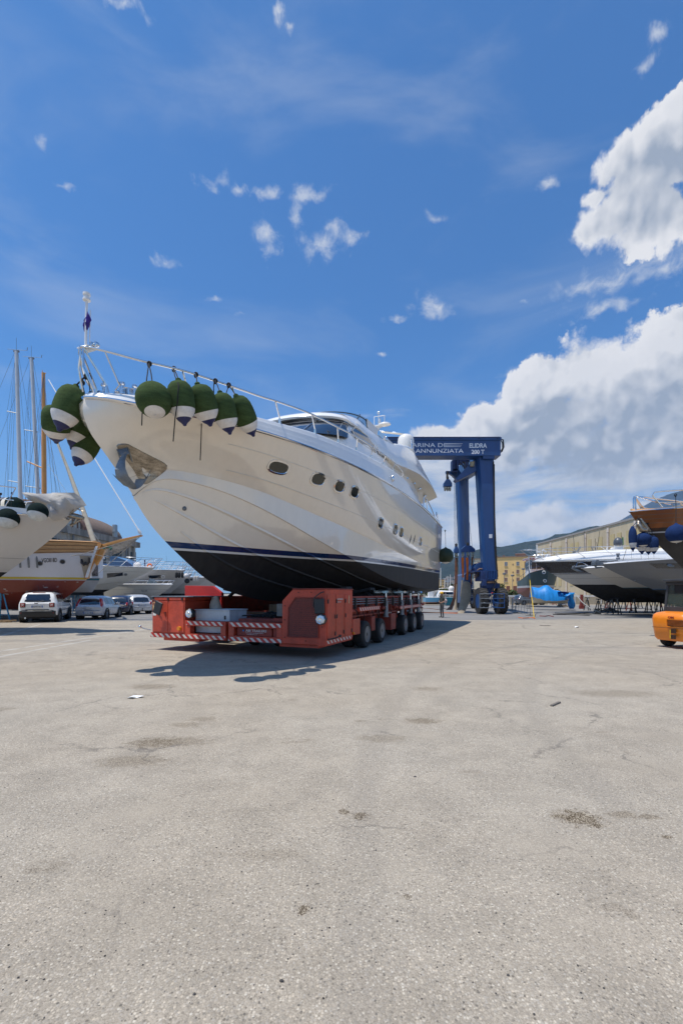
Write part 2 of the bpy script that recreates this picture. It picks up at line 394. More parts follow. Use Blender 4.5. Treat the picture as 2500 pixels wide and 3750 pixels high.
    for (cx_, cy_, rad_) in ((-9, 3, 16.5), (-9, 3, 18.4), (16, 2, 14.0), (16, 2, 15.9), (3, -14, 24.5)):
        dd_ = t.m('ABSOLUTE', t.m('SUBTRACT', t.vm('LENGTH', t.vm('MULTIPLY', t.vm('SUBTRACT', pos, (cx_, cy_, 0)), (1, 1, 0))), rad_))
        col = t.mix(t.m('MULTIPLY', t.m('MULTIPLY', t.rng(dd_, .20, .06), t.rng(mid, .38, .62)), .22), col, (.13, .12, .11))
    for k_, (sc_, th_) in enumerate(((.22, .012), (.5, .010))):
        vc = t.n('ShaderNodeTexVoronoi', feature='DISTANCE_TO_EDGE'); t.put(vc.inputs['Vector'], t.vm('ADD', pos, t.vm('MULTIPLY', t.noise(pos, 1.3, 6, .7).outputs['Color'], (.9, .9, 0)))); vc.inputs['Scale'].default_value = sc_
        col = t.mix(t.m('MULTIPLY', t.m('MULTIPLY', t.rng(vc.outputs['Distance'], th_ * sc_ * 2.2, 0), t.rng(t.noise(pos, .33 + k_ * .2, 3).outputs['Fac'], .50, .60)), .6), col, (.10, .09, .08))
    sand = t.rng(t.noise(pos, .9, 3, .5).outputs['Fac'], .60, .74)
    col = t.mix(t.m('MULTIPLY', sand, .35), col, (.27, .235, .19))
    # faded paint lines
    for (a, bb) in (((0, 2405), (330, 2345)), ((300, 2340), (545, 2303)), ((0, 2330), (150, 2286))):
        A, B = G(*a), G(*bb); dd = (B - A).normalized(); nn = Vector((-dd.y, dd.x, 0))
        off = t.m('ABSOLUTE', t.m('SUBTRACT', t.vm('DOT_PRODUCT', pos, tuple(nn)), A.dot(nn)))
        al = t.vm('DOT_PRODUCT', pos, tuple(dd)); inn = t.m('MULTIPLY', t.m('GREATER_THAN', al, A.dot(dd) - 4), t.m('LESS_THAN', al, B.dot(dd)))
        f = t.m('MULTIPLY', t.m('MULTIPLY', t.m('LESS_THAN', off, .07), inn), t.rng(mid, .3, .6, .1, .5))
        col = t.mix(f, col, (.5, .49, .47))
    # one long crack
    ck = t.m('ABSOLUTE', t.m('SUBTRACT', t.m('ADD', sepp.outputs[1], t.m('MULTIPLY', t.noise(pos, .5, 6, .7).outputs['Fac'], 1.4)), t.m('ADD', 19.2, t.m('MULTIPLY', sepp.outputs[0], -.03))))
    col = t.mix(t.m('MULTIPLY', t.rng(ck, .10, .0), .55), col, (.10, .095, .09))
    t.put(b.inputs['Base Color'], col); b.inputs['Roughness'].default_value = .88; b.inputs['Specular IOR Level'].default_value = .25
    h = t.m('ADD', t.m('MULTIPLY', t.m('SUBTRACT', 1.0, v1.outputs['Distance']), .7), t.m('MULTIPLY', sm, .5))
    h = t.m('ADD', h, t.m('MULTIPLY', rnd.outputs[2], .35))
    near = t.rng(sepp.outputs[1], 9, 3, .08, .85)
    bn = t.n('ShaderNodeBump', i_Strength=near, i_Distance=.0042, i_Height=h); t.put(b.inputs['Normal'], bn)
    return m
def slab_material():
    m, t, b = newmat('smooth grey asphalt')
    pos = t.n('ShaderNodeNewGeometry').outputs['Position']
    a = t.noise(t.scale(pos, (.25, 1, 1)), .5, 6, .62, .5).outputs['Fac']; c = t.noise(pos, 5, 5, .6).outputs['Fac']
    col = t.mix(t.rng(a, .3, .7), (.165, .160, .155), (.235, .225, .21)); col = t.mix(t.m('MULTIPLY', t.rng(c, .4, .7), .3), col, (.28, .265, .24))
    t.put(b.inputs['Base Color'], col); b.inputs['Roughness'].default_value = .85
    t.put(b.inputs['Normal'], t.n('ShaderNodeBump', i_Strength=.3, i_Distance=.01, i_Height=t.noise(pos, 60, 3).outputs['Fac']))
    return m
mg = ground_material()
mb = MB()
xs = [-6400, -600, -60, 60, 600, 12400]; ys = [-38, -20, 60, 400, 2500, 9100]
mb.grid([[Vector((x, y, 0)) for x in xs] for y in ys]); g = mb.build('ground', mg, smooth=0, loc=(0, 0, 0)); tag(g, kind='structure')
ms = slab_material()
mb = MB()
near = [(-60, 29.5), (-30, 28.6), (-14, 26.5), (-4, 26.2), (4, 26.8), (12, 27.6), (18, 28.4), (26, 29.0), (60, 30)]
pts = []
for i in range(len(near) - 1):
    for k in range(8):
        f = k / 8; pts.append((near[i][0] * (1 - f) + near[i + 1][0] * f, near[i][1] * (1 - f) + near[i + 1][1] * f + random.uniform(-.12, .12)))
rowA = [Vector((x, y, .004)) for x, y in pts]; rowB = [Vector((x, 62, .004)) for x, y in pts]
mb.grid([rowA, rowB]); s_ = mb.build('quay_apron', ms, smooth=0); tag(s_, kind='structure')
# ---------------------------------------------------------------- common materials
gel = pm('off white gelcoat', (.78, .75, .70), .28, var=.02, coat=.6)
gelw = pm('white gelcoat', (.80, .79, .77), .2, var=.02, coat=.6)
cream = pm('cream gelcoat with bounce tint', (.74, .65, .49), .35, var=.03, coat=.4)  # yellowish bounce light under the flybridge is put into this base colour
chrome = pm('polished stainless', (.72, .72, .72), .12, 1.0, var=.04, rvar=.1)
steel = pm('worn stainless', (.36, .31, .245), .42, 1.0, var=.40, scale=6, bump=.25, bscale=30, streak=(1, 1, 3))
glassd = pm('dark tinted glass', (.012, .018, .030), .06, var=.1, coat=.5, spec=.8)
glassb = pm('blue grey screen glass', (.10, .15, .19), .08, var=.1, coat=.3, alpha=.55)
glassg = pm('porthole glass', (.016, .020, .015), .10, var=.3, coat=.4)
black = pm('black rubber', (.016, .016, .017), .75, var=.2, bump=.2)
blackp = pm('black plastic', (.022, .022, .024), .5, var=.2)
rope = pm('black rope', (.014, .014, .016), .9, var=.3)
fgreen = pm('green fender sock', (.055, .086, .032), .95, var=.20, scale=4, bump=.6, bscale=160, streak=(1, 1, 4), spec=.1)
fwhite = pm('scuffed white vinyl', (.70, .66, .62), .5, var=.10, scale=9)
fnavy = pm('navy vinyl', (.012, .016, .085), .45, var=.15)
galv = pm('galvanised steel', (.20, .22, .24), .5, .6, var=.2, scale=7, bump=.15)
tarp = pm('grey canvas', (.47, .44, .40), .9, var=.07, scale=3, bump=.2, bscale=5)
bluep = pm('blue painted steel', (.011, .055, .18), .42, var=.13, scale=1.5, coat=.15, streak=(1, 1, .3))
dkblue = pm('dark blue steel', (.014, .035, .12), .55, var=.2)
redp = pm('faded red paint', (.46, .060, .028), .5, var=.2, scale=2.2, bump=.06)
redb = pm('bright red paint', (.46, .022, .016), .45, var=.12)
redd = pm('dirty red steel', (.24, .035, .022), .6, var=.3, scale=5, bump=.2)
grease = pm('greasy black steel', (.03, .026, .024), .6, var=.4)
white = pm('white paint', (.75, .75, .74), .5, var=.04)
conc = pm('weathered concrete', (.34, .32, .28), .9, var=.18, scale=1.2, bump=.3, bscale=15, streak=(1, 1, .35))
lampw = pm('lamp lens', (.75, .77, .78), .12, .3, var=.1, coat=.6)
orange = pm('orange paint', (.80, .23, .012), .36, var=.07, scale=3, coat=.4)
amber = pm('amber lens', (.70, .22, .01), .2, var=.1, coat=.5)
redl = pm('red lamp lens', (.42, .012, .012), .15, var=.1, coat=.7)

# ================================================================= the motor yacht on the transporter
YAX = math.atan2(.9219, .3875)      # direction from bow to stern
YC = Vector((-2.99, 11.8, 0))
def YL(t, u, z): return YM @ Vector((t, -u, z))      # t: metres aft, u: metres to the near side
yacht = empty('motor_yacht', YC, YAX, 'large cream white motor yacht with black bottom and navy stripe, carried on the red transporter', 'motor yacht')
YM = MW[yacht.name].copy(); YI = YM.inverted()
mhull = bandmat('yacht hull paint', [(2.585, (.011, .011, .012)), (2.635, (.72, .70, .66)), (2.76, (.006, .026, .10)), (99, (.86, .765, .64))], rough=.12, slope=.009, coat=1.0, roughlow=.6)
stem = [(-4.10, 5.10), (-4.13, 4.86), (-4.0, 4.53), (-3.63, 4.16), (-3.09, 3.62), (-2.76, 3.20), (-2.23, 2.76), (-1.70, 2.44), (-1.34, 2.22), (-.73, 1.86), (.0, 1.66), (.9, 1.48), (2.2, 1.36), (5, 1.28), (15.8, 1.42)]
TE = 15.8
# keel line from the chine start aft
kt = [-3.02] + [s_[0] for s_ in stem[5:]]; kz = [3.55] + [s_[1] for s_ in stem[5:]]
ct = [-3.02, -2.7, -2.2, -1.44, -.32, .58, 1.5, 2.3, 3.06, 3.64, 4.98, 7.44, 9.88, 15.8]
cu = [0, .36, .58, .87, 1.22, 1.47, 1.72, 1.92, 2.07, 2.18, 2.33, 2.50, 2.56, 2.52]
cz = [3.55, 3.98, 3.98, 3.92, 3.69, 3.45, 3.16, 2.93, 2.76, 2.63, 2.32, 2.00, 1.86, 1.80]
nt = [-3.25, -2.58, -2.12, -1.5, -.78, .04, 1.18, 2.88, 4.32, 6.48, 9.46, 15.8]
nu = [0, .44, .66, .90, 1.14, 1.37, 1.68, 2.08, 2.31, 2.52, 2.62, 2.58]
nz_ = [3.80, 4.18, 4.18, 4.17, 4.14, 4.06, 3.87, 3.64, 3.47, 3.27, 3.08, 2.86]
st = [-4.10, -4.05, -3.9, -3.7, -3.4, -3.0, -2.5, -1.5, 0, 1.1, 3.1, 5.5, 9.1, 12, 15.8]
su = [0, .22, .46, .68, .93, 1.22, 1.52, 1.92, 2.29, 2.47, 2.68, 2.79, 2.84, 2.82, 2.70]
sz = [5.09, 5.08, 5.06, 5.03, 5.02, 5.02, 5.04, 5.11, 5.18, 5.24, 5.32, 5.40, 5.46, 5.42, 5.32]
cu[0] = nu[0] = 0
QN = 90
def tq(t0, q): return t0 + (TE - t0) * (q ** 1.9)
def chine(q): t = tq(ct[0], q); return Vector((t, sp(t, ct, cu), sp(t, ct, cz)))
def keel(q): t = tq(kt[0], q); return Vector((t, 0, sp(t, kt, kz)))
def knuck(q): t = tq(nt[0], q); return Vector((t, sp(t, nt, nu), sp(t, nt, nz_)))
def sheer(q): t = tq(st[0], q); return Vector((t, sp(t, st, su), sp(t, st, sz)))
stz = [s_[1] for s_ in stem[:6]][::-1]; stt = [s_[0] for s_ in stem[:6]][::-1]   # t of the stem by height
def stem_t(z): return sp(z, stz, stt)
def smoothed(fn, n=180, passes=90):
    T = [fn(i / n) for i in range(n + 1)]
    for _ in range(passes): T = [T[0]] + [(T[i - 1] + T[i] * 2 + T[i + 1]) / 4 for i in range(1, n)] + [T[-1]]
    def g(q): x = max(0, min(.99999, q)) * n; i = int(x); return T[i].lerp(T[i + 1], x - i)
    return g
chine, keel, knuck, sheer = smoothed(chine), smoothed(keel), smoothed(knuck), smoothed(sheer)
def topside(s, q):
    a, b = knuck(q), sheer(q)
    bowf = max(0.0, 1 - q * 1.6)
    k = .72 + .80 * bowf
    z = a.z + (b.z - a.z) * s
    u = a.y + (b.y - a.y) * s ** k
    t = a.x + (b.x - a.x) * s
    # keep the leading edge on the real stem curve
    z0 = 3.80 + (5.09 - 3.80) * s; lin = -3.25 + (-4.10 + 3.25) * s
    t += (stem_t(z0) - lin) * (1 - q) ** 3
    return Vector((t, u, z))
qs = [i / QN for i in range(QN + 1)]
mb = MB()
for sd in (1, -1):
    W_ = lambda v: YL(v.x, v.y * sd, v.z)
    bot = []
    for j in range(9):
        f = j / 8
        bot.append([W_(keel(q).lerp(chine(q), f) + Vector((0, 0, -.05 * math.sin(PI * f)))) for q in qs])
    mb.grid(bot)
    mb.grid([[W_(chine(q)) for q in qs], [W_(chine(q) + Vector((0, .035, .012))) for q in qs]])
    mb.grid([[W_((chine(q) + Vector((0, .035 * min(1, q * 8), .012))).lerp(knuck(q), f)) for q in qs] for f in (0, .5, 1)])
    mb.grid([[W_(knuck(q)) for q in qs], [W_(knuck(q) + Vector((0, .022 * min(1, q * 8), .022))) for q in qs]])
    mb.grid([[W_(topside(j / 12, q) + Vector((0, .022 * min(1, q * 8), .022 * (1 - j / 12)))) for q in qs] for j in range(13)])
# transom
sec = [keel(1), chine(1), knuck(1)] + [topside(j / 4, 1) for j in range(1, 5)]
mb.poly([YL(v.x, v.y, v.z) for v in sec] + [YL(v.x, -v.y, v.z) for v in sec[:0:-1]])
hull = mb.build('hull', mhull, yacht, smooth=28)
YB = BVHTree.FromPolygons([tuple(v) for v in mb.v], mb.f)
CAMP = Vector((0, 0, EYE))
def hit(px, py, bvh=None):
    d = Vector(((px - 1250) / F, 1, (YH - py) / F)).normalized()
    r = (bvh or YB).ray_cast(CAMP, d)
    return (r[0], (r[1] if r[1].dot(d) < 0 else -r[1])) if r[0] is not None else (CAMP + d * 20, -d)
# spray strakes under the forefoot: thin wedges along the bottom
mb = MB()
for fr, q0, q1 in ((.78, .06, .80), (.52, .12, .85), (.27, .22, .9)):
    for sd in (1, -1):
        rows = [[], [], []]
        for i in range(61):
            q = q0 + (q1 - q0) * i / 60; a = keel(q).lerp(chine(q), fr) + Vector((0, 0, -.05 * math.sin(PI * fr))); dn = .04 * min(1, i / 6, (60 - i) / 6)
            b_ = keel(q).lerp(chine(q), fr + .04) + Vector((0, 0, -.05 * math.sin(PI * (fr + .04))))
            rows[0].append(YL(a.x, a.y * sd, a.z + .005)); rows[1].append(YL(b_.x, (b_.y + .012) * sd, b_.z - dn)); rows[2].append(YL(b_.x, (b_.y + .012) * sd, b_.z + .01))
        mb.grid(rows)
mb.build('spray_strake', mhull, yacht, smooth=30)
# panel lines along the topsides: slim raised mouldings
mseam = pm('hull moulding', (.70, .655, .57), .35, var=.03)
mb = MB()
for s0, s1, qa, qb in ((.66, .70, .30, 1), (.20, .40, .30, 1)):
    for sd in (1,):
        pts = []
        for i in range(60):
            q = qa + (qb - qa) * i / 59; v = topside(s0 + (s1 - s0) * (i / 59), q); pts.append(YL(v.x, v.y + .016, v.z))
        mb.tube(pts, .009, 6)
mb.build('hull_moulding', mseam, yacht)
# rubbing strake, chrome, along the sheer
for sd in (1, -1):
    mb = MB(); mb.tube([YL(sheer(q).x, (sheer(q).y + .02) * sd, sheer(q).z) for q in qs], .035, 8)
    mb.build('rubbing_strake', chrome, yacht)
# bulwark above the sheer
bt = [-4.06, -3.95, -3.78, -2.84, -1.3, -.56, .62, 1.74, 2.98, 4.22, 5.42, 6.64, 8.04, 8.7, 9.38, 10.2, 11.2, 13.22, 15.7]
bz = [5.20, 5.22, 5.24, 5.34, 5.49, 5.57, 5.72, 5.82, 5.92, 6.02, 6.10, 6.17, 6.20, 6.12, 5.95, 5.80, 5.71, 5.70, 5.74]
def bul(q, f):
    t = tq(st[0], q); u = sp(t, st, su); z0 = sp(t, st, sz) + .03; z1 = sp(t, bt, bz)
    prof = (0, .05, .062, .10, .13)
    return Vector((t + .05 * f, max(0, u - .02 - .11 * f * min(1, u * 2)), z0 + (z1 - z0) * f))
mb = MB()
for sd in (1, -1):
    rows = []
    for f, off in ((0, 0), (.33, .012), (.335, -.008), (.66, .004), (.665, -.016), (.93, -.02), (1, -.05), (1, -.16), (.6, -.20)):
        rows.append([YL(bul(q, f).x + (.1 if off < -.1 else 0) * max(0, 1 - q * 5), max(0, (bul(q, f).y + off * min(1, bul(q, f).y * 3))) * sd, bul(q, f).z) for q in qs])
    mb.grid(rows)
mb.build('bulwark', gelw, yacht, smooth=25)
# main deck
mb = MB()
dk = []
for q in qs[3:]:
    v = bul(q, .6); dk.append([YL(v.x + .1, (v.y - .05) * c, v.z + .10 * (1 - c * c)) for c in (-1, -.6, -.2, .2, .6, 1)])
mb.grid(dk); mb.build('deck', gelw, yacht, smooth=30)
# foredeck fittings: windlass plinth, cleats, bitts
mb = MB(); mb.box(YL(-3.2, .25, 5.33), (.75, .5, .14), YAX); mb.box(YL(-3.55, -.3, 5.30), (.4, .5, .16), YAX)
for t, u in ((-3.62, .38), (-3.3, .62), (-3.72, 0.02), (-3.45, .5)):
    mb.lathe([(0, .05), (.04, .05), (.06, .028), (.16, .028), (.18, .05), (.22, .045)], YL(t, u, 5.28), YL(t, u, 5.8), 12)
mb.tube([YL(-3.66, .25, 5.36), YL(-3.64, .3, 5.44), YL(-3.3, .55, 5.44), YL(-3.25, .6, 5.36)], .016, 6)
mb.build('mooring_fitting', chrome, yacht, smooth=40)
# bow rail (pulpit) : top tube, diagonal stanchions
rt = [-4.16, -4.10, -3.95, -3.44, -2.8, -1.36, -.92, .34, 1.56, 2.74, 4.02, 6.4, 7.35, 7.55]
ru = [0, .12, .30, .82, 1.28, 1.87, 2.0, 2.28, 2.46, 2.59, 2.66, 2.72, 2.72, 2.72]
rz_ = [5.97, 5.96, 5.94, 5.87, 5.87, 5.91, 5.96, 6.08, 6.15, 6.23, 6.31, 6.40, 6.38, 6.20]
tt = [-4.16 + (7.55 + 4.16) * (i / 70) ** 1.4 for i in range(71)]
for sd in (1, -1):
    mb = MB()
    mb.tube([YL(t, sp(t, rt, ru) * sd, sp(t, rt, rz_)) for t in tt], .024, 8)
    def post(tb, tp, r=.019, ub=None):
        q = ((tb - st[0]) / (TE - st[0])) ** (1 / 1.9) if tb > st[0] else 0
        v = bul(q, 1); ub_ = v.y - .08 if ub is None else ub; up = sp(tp, rt, ru); zt = sp(tp, rt, rz_)
        b0 = Vector((tb, max(.05, ub_), v.z - .01)); top = Vector((tp, up, zt - .02)); k = b0.lerp(top, .22) + Vector((0, .0, .03)); k.x = b0.x + (top.x - b0.x) * .08
        mb.tube([YL(v_.x, v_.y * sd, v_.z) for v_ in (b0, k, top)], r, 7)
        mb.cyl(YL(b0.x, b0.y * sd, b0.z - .01), YL(k.x, k.y * sd, k.z), .033, .022, 10)
    post(-3.72, -4.14, ub=.16); post(-3.62, -3.93, ub=.36); post(-2.75, -2.95); post(-1.75, -2.0)
    for tb, tp in ((-.62, -.9), (.70, .38), (1.86, 1.58), (2.98, 2.78), (4.12, 3.98), (5.32, 5.2), (6.42, 6.36), (7.55, 7.5)): post(tb, tp)
    mb.tube([YL(-4.14, .03 * sd, 5.96), YL(-4.16, .06 * sd, 5.6), YL(-4.02, .14 * sd, 5.25)], .02, 7)
    mb.build('guard_rail', chrome, yacht, smooth=50)
# short aft handrail
mb = MB(); mb.tube([YL(11.6, 2.6, 5.7), YL(11.7, 2.6, 6.2), YL(11.9, 2.6, 6.24), YL(12.6, 2.6, 6.2), YL(13.6, 2.6, 5.95), YL(14.2, 2.6, 5.72)], .028, 7); mb.tube([YL(12.4, 2.6, 5.7), YL(12.4, 2.6, 6.2)], .03, 7)
mb.tube([YL(14.6, 2.62, 5.75), YL(14.7, 2.62, 6.0), YL(15.3, 2.55, 5.95), YL(15.75, 2.5, 5.72)], .025, 7)
mb.build('guard_rail', chrome, yacht)
# anchor light mast with a furled flag, on the pulpit
mb = MB(); mb.tube([YL(-4.07, 0, 5.96), YL(-4.05, 0, 6.86)], .022, 8); mb.tube([YL(-4.02, .03, 5.96), YL(-4.0, .03, 6.7)], .008, 6)
mb.box(YL(-4.05, 0, 5.985), (.18, .26, .025), YAX)
lm = mb.build('light_mast', white, yacht)
mb = MB(); mb.lathe([(0, .035), (.01, .065), (.035, .065), (.04, .05), (.10, .05), (.105, .062), (.14, .062), (.15, .03)], YL(-4.05, 0, 6.84), YL(-4.05, 0, 7.2), 14)
o = mb.build('navigation_light', white, yacht)
mb = MB()
for du in (.09, .17):
    mb.lathe([(0, .02), (.03, .05), (.08, .055), (.085, .045)], YL(-3.98 + du * .3, du, 6.06), YL(-4.3, du - .1, 6.06), 12)
mb.build('bow_spotlight', chrome, yacht)
# ---- portholes
def porthole(px, py, wd, hg, slant=0.0, root=yacht):
    c, n = hit(px, py); up = Vector((0, 0, 1)); r = n.cross(up).normalized(); r = -r if r.dot(Vector((.39, .92, 0))) < 0 else r; u = n.cross(r).normalized(); u = u if u.z > 0 else -u
    def oval(a, b, off, k=20, pw=2.6):
        out = []
        for i in range(k):
            th = 2 * PI * i / k; cx, sy = math.cos(th), math.sin(th)
            x = math.copysign(abs(cx) ** (2 / pw), cx) * a; y = math.copysign(abs(sy) ** (2 / pw), sy) * b
            out.append(c + r * x + u * y + n * off)
        return out
    a, b = wd / 2, hg / 2
    m = MB(); m.rings([oval(a + .05, b + .05, -.01), oval(a + .05, b + .05, .018), oval(a + .01, b + .01, .026), oval(a, b, .012), oval(a, b, .006)], cap=False)
    fr = m.build('porthole', chrome, root, smooth=35)
    m = MB(); m.add(oval(a, b, .008), [tuple(range(20))]); m.build('glass', glassg, fr, smooth=0)
    m = MB()   # inner well seen through the glass: a darker crescent at the aft side
    return fr
for px, py, wd, hg in ((1020, 1711, .58, .26), (1164, 1755, .50, .27), (1242, 1781, .44, .27), (1297, 1802, .43, .28),
                       (1392, 1916, .42, .30), (1447, 1938, .42, .31), (1469, 1948, .40, .31), (1539, 1983, .40, .31)):
    porthole(px, py, wd, hg)
# engine room vents: slim slanted slots
for dx in (0, 14):
    mb = MB()
    c0, n0 = hit(1497 + dx, 1995); c1, n1 = hit(1507 + dx, 1955); m0, nm = hit(1502 + dx, 1975)
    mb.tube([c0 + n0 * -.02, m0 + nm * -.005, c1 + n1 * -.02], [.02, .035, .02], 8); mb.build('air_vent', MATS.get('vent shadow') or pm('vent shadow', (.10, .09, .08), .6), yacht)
mb = MB(); c0, n0 = hit(1440, 1752); mb.ball(YL(5.86, 2.76, 5.72), .13, 14, (.5, .6, 1)); mb.build('side_light', chrome, yacht)
c0, n0 = hit(675, 1862); mb = MB(); mb.ball(c0, .05, 12); mb.build('drain_outlet', galv, yacht)
# ---- anchor plate and anchor
def plate_pts(poly, off):
    out = []
    for a, b in poly:
        c, n = hit(a, b); out.append(c + n * off)
    return out
outline = [(426, 1632), (432, 1625), (445, 1624), (460, 1624), (472, 1627), (500, 1642), (530, 1658), (560, 1673), (590, 1688), (603, 1696), (612, 1705), (611, 1717), (604, 1726), (590, 1737), (570, 1752), (550, 1766), (541, 1771), (531, 1774), (522, 1770), (512, 1760), (500, 1742), (488, 1720), (470, 1695), (452, 1672), (436, 1652)]
ctr = (505, 1695)
rows = []
for f in (0, .25, .5, .75, .97, 1.0):
    rows.append(plate_pts([(ctr[0] + (a - ctr[0]) * f, ctr[1] + (b - ctr[1]) * f) for a, b in outline + outline[:1]], .022 if f < .99 else .001))
mb = MB(); mb.grid(rows); mb.build('anchor_plate', steel, yacht, smooth=50)
# hawse box and anchor
pa = lambda px, py, u: YL(*_pu(px, py, u))
def _pu(px, py, u):
    k = (px - 1250) / F; C0, d, p = (-2.99, 11.8), (.3875, .9219), (.9219, -.3875)
    t = (k * (C0[1] + p[1] * u) - C0[0] - p[0] * u) / (d[0] - k * d[1]); Y = C0[1] + d[1] * t + p[1] * u
    return t, u, EYE + (YH - py) / F * Y
h0, hn = hit(447, 1640); h1, hn1 = hit(462, 1688)
mb = MB(); ax = (h1 - h0).normalized(); side = hn.cross(ax).normalized()
for sgn in (-1, 1):
    mb.poly([h0 + side * .085 * sgn, h0 + side * .085 * sgn + hn * .13, h1 + side * .085 * sgn + hn * .10, h1 + side * .085 * sgn - hn * .02], side * .02 * sgn)
mb.poly([h0 - side * .085 + hn * .02, h0 + side * .085 + hn * .02, h0 + side * .085 + hn * .14 + ax * .06, h0 - side * .085 + hn * .14 + ax * .06], ax * .02)
mb.build('anchor_pocket', galv, yacht, smooth=0, bevel=.004)
mb = MB()
sh = [(455, 1652, .38), (442, 1682, .40), (437, 1710, .42), (445, 1740, .42), (470, 1768, .40), (488, 1782, .38)]
pts = [pa(*q) + hn * .05 for q in sh]
bn = (pts[-1] - pts[0]).cross(hn).normalized()
for i in range(len(pts) - 1):
    pass
wds = [.045, .07, .10, .12, .11, .05]
ring = []
for p_, w_ in zip(pts, wds):
    ring.append([p_ + bn * w_ * .9 + hn * .02, p_ + bn * w_ * .25 + hn * .05, p_ - bn * w_ * .9 + hn * .02, p_ - bn * w_ * .25 - hn * .03])
mb.rings(ring)
anc = mb.build('anchor', galv, yacht, smooth=30)
# flukes: two curved blades meeting at the crown
crown = pa(484, 1786, .38) + hn * .05
def blade(tipp, mid, wid, thick=.014):
    m = MB(); tp = tipp; rows = []
    for i in range(9):
        f = i / 8; c = crown * (1 - f) ** 2 + mid * 2 * f * (1 - f) + tp * f * f
        w_ = wid * (1 - f) ** .7 * (.6 + .9 * math.sin(PI * min(1, f + .25)))
        rows.append([c - hn * thick, c + up_ * w_ - hn * thick, c + up_ * w_ + hn * thick, c + hn * thick])
    m.rings(rows); return m
up_ = (pa(520, 1750, .4) - pa(510, 1780, .4)).normalized()
blade(pa(546, 1709, .30) + hn * .12, pa(520, 1788, .42) + hn * .10, .17).build('fluke', galv, anc, smooth=30)
blade(pa(409, 1727, .15) + hn * .10, pa(440, 1770, .30) + hn * .06, .09).build('fluke', galv, anc, smooth=30)
# ---- superstructure
def row(pts): return [YL(*p) for p in pts]
def mirror(pts): return [(t, -u, z) for t, u, z in pts]
mb = MB()
# lower house: side walls from deck to roof, curved windscreen front
sec = []   # stations along: (t, half width bottom, z bottom, half width top, z top)
house = [(1.2, .3, 5.95, .25, 6.0), (1.5, .9, 5.9, .85, 6.1), (2.3, 1.7, 5.85, 1.6, 6.32), (3.2, 2.12, 5.8, 2.06, 6.42), (3.45, 2.14, 5.8, 2.0, 6.85), (3.72, 2.16, 5.8, 1.92, 7.10), (4.6, 2.2, 5.8, 1.98, 7.22), (6, 2.22, 5.7, 2.04, 7.34), (8, 2.24, 5.5, 2.1, 7.42), (10.5, 2.2, 5.3, 2.1, 7.3), (13, 2.1, 5.2, 2.0, 6.8)]
rows = []
for t, ub, zb, ut, zt in house:
    cz_ = zt + (.10 if t > 3.7 else .16 * min(1, ut))
    half = [(t, ub, zb), (t, ub - .01, zb + (zt - zb) * .5), (t, ut, zt - .06), (t + .02, ut - .06, zt), (t, ut * .5, (zt + cz_) / 2 + .03), (t, 0, cz_)]
    rows.append(row(half + [(a, -b, c) for a, b, c in half[-2::-1]]))
mb.grid(rows)
mb.poly(rows[-1])
mb.build('deckhouse', gelw, yacht, smooth=35)
# windscreen glass: dark wrapped band
mb = MB(); lo, hi = [], []
for i in range(21):
    a = -PI / 2 + PI * i / 20; s_, c_ = math.sin(a), math.cos(a)
    lo.append(YL(3.25 - 1.85 * c_, 2.09 * s_, 6.42 - .26 * c_ + .02)); hi.append(YL(3.70 - .72 * c_, 1.93 * s_, 7.02 + .06 * c_))
mb.grid([[v - Vector((0, 0, .01)) for v in lo], [a.lerp(b, .5) + Vector((0, 0, .03)) for a, b in zip(lo, hi)], hi])
ws = mb.build('windscreen', glassd, yacht, smooth=60)
mb = MB()
for i in (2, 6, 10, 14, 18):
    mb.tube([lo[i] + Vector((0, 0, .03)), lo[i].lerp(hi[i], .5) + Vector((0, 0, .05)), hi[i] + Vector((0, 0, .02))], .013, 6)
mb.tube(hi, .012, 5); mb.build('glazing_bar', chrome, yacht)
mb = MB()
for i0, i1 in ((17, 12), (12, 8)):
    mb.tube([lo[i0] + Vector((0, 0, .05)), lo[i0].lerp(hi[i1], .35) + Vector((0, 0, .06)), lo[i0].lerp(hi[i1], .8) + Vector((0, 0, .05))], .012, 5)
mb.build('wiper', blackp, yacht)
# roof slab with rounded lip over the windscreen
mb = MB(); rows = []
prof = []
for i in range(25):
    a = -PI / 2 + PI * i / 24; prof.append((3.75 - .86 * math.cos(a), 1.97 * math.sin(a), 7.06 + .10 * math.cos(a)))
prof = [(9.0, -2.12, 7.38)] + [(5.5, -2.02, 7.22)] + prof + [(5.5, 2.02, 7.22), (9.0, 2.12, 7.38)]
lift = lambda p, k, dz: (p[0] + (5.5 - p[0]) * k, p[1] * (1 - k), p[2] + dz)
mb.grid([row([lift(p, 0.0, 0) for p in prof]), row([lift(p, -.015, .05) for p in prof]), row([lift(p, 0, .13) for p in prof]), row([lift(p, .05, .22) for p in prof]), row([lift(p, .25, .34) for p in prof]), row([lift(p, .9, .50) for p in prof])])
mb.build('roof', gelw, yacht, smooth=50)
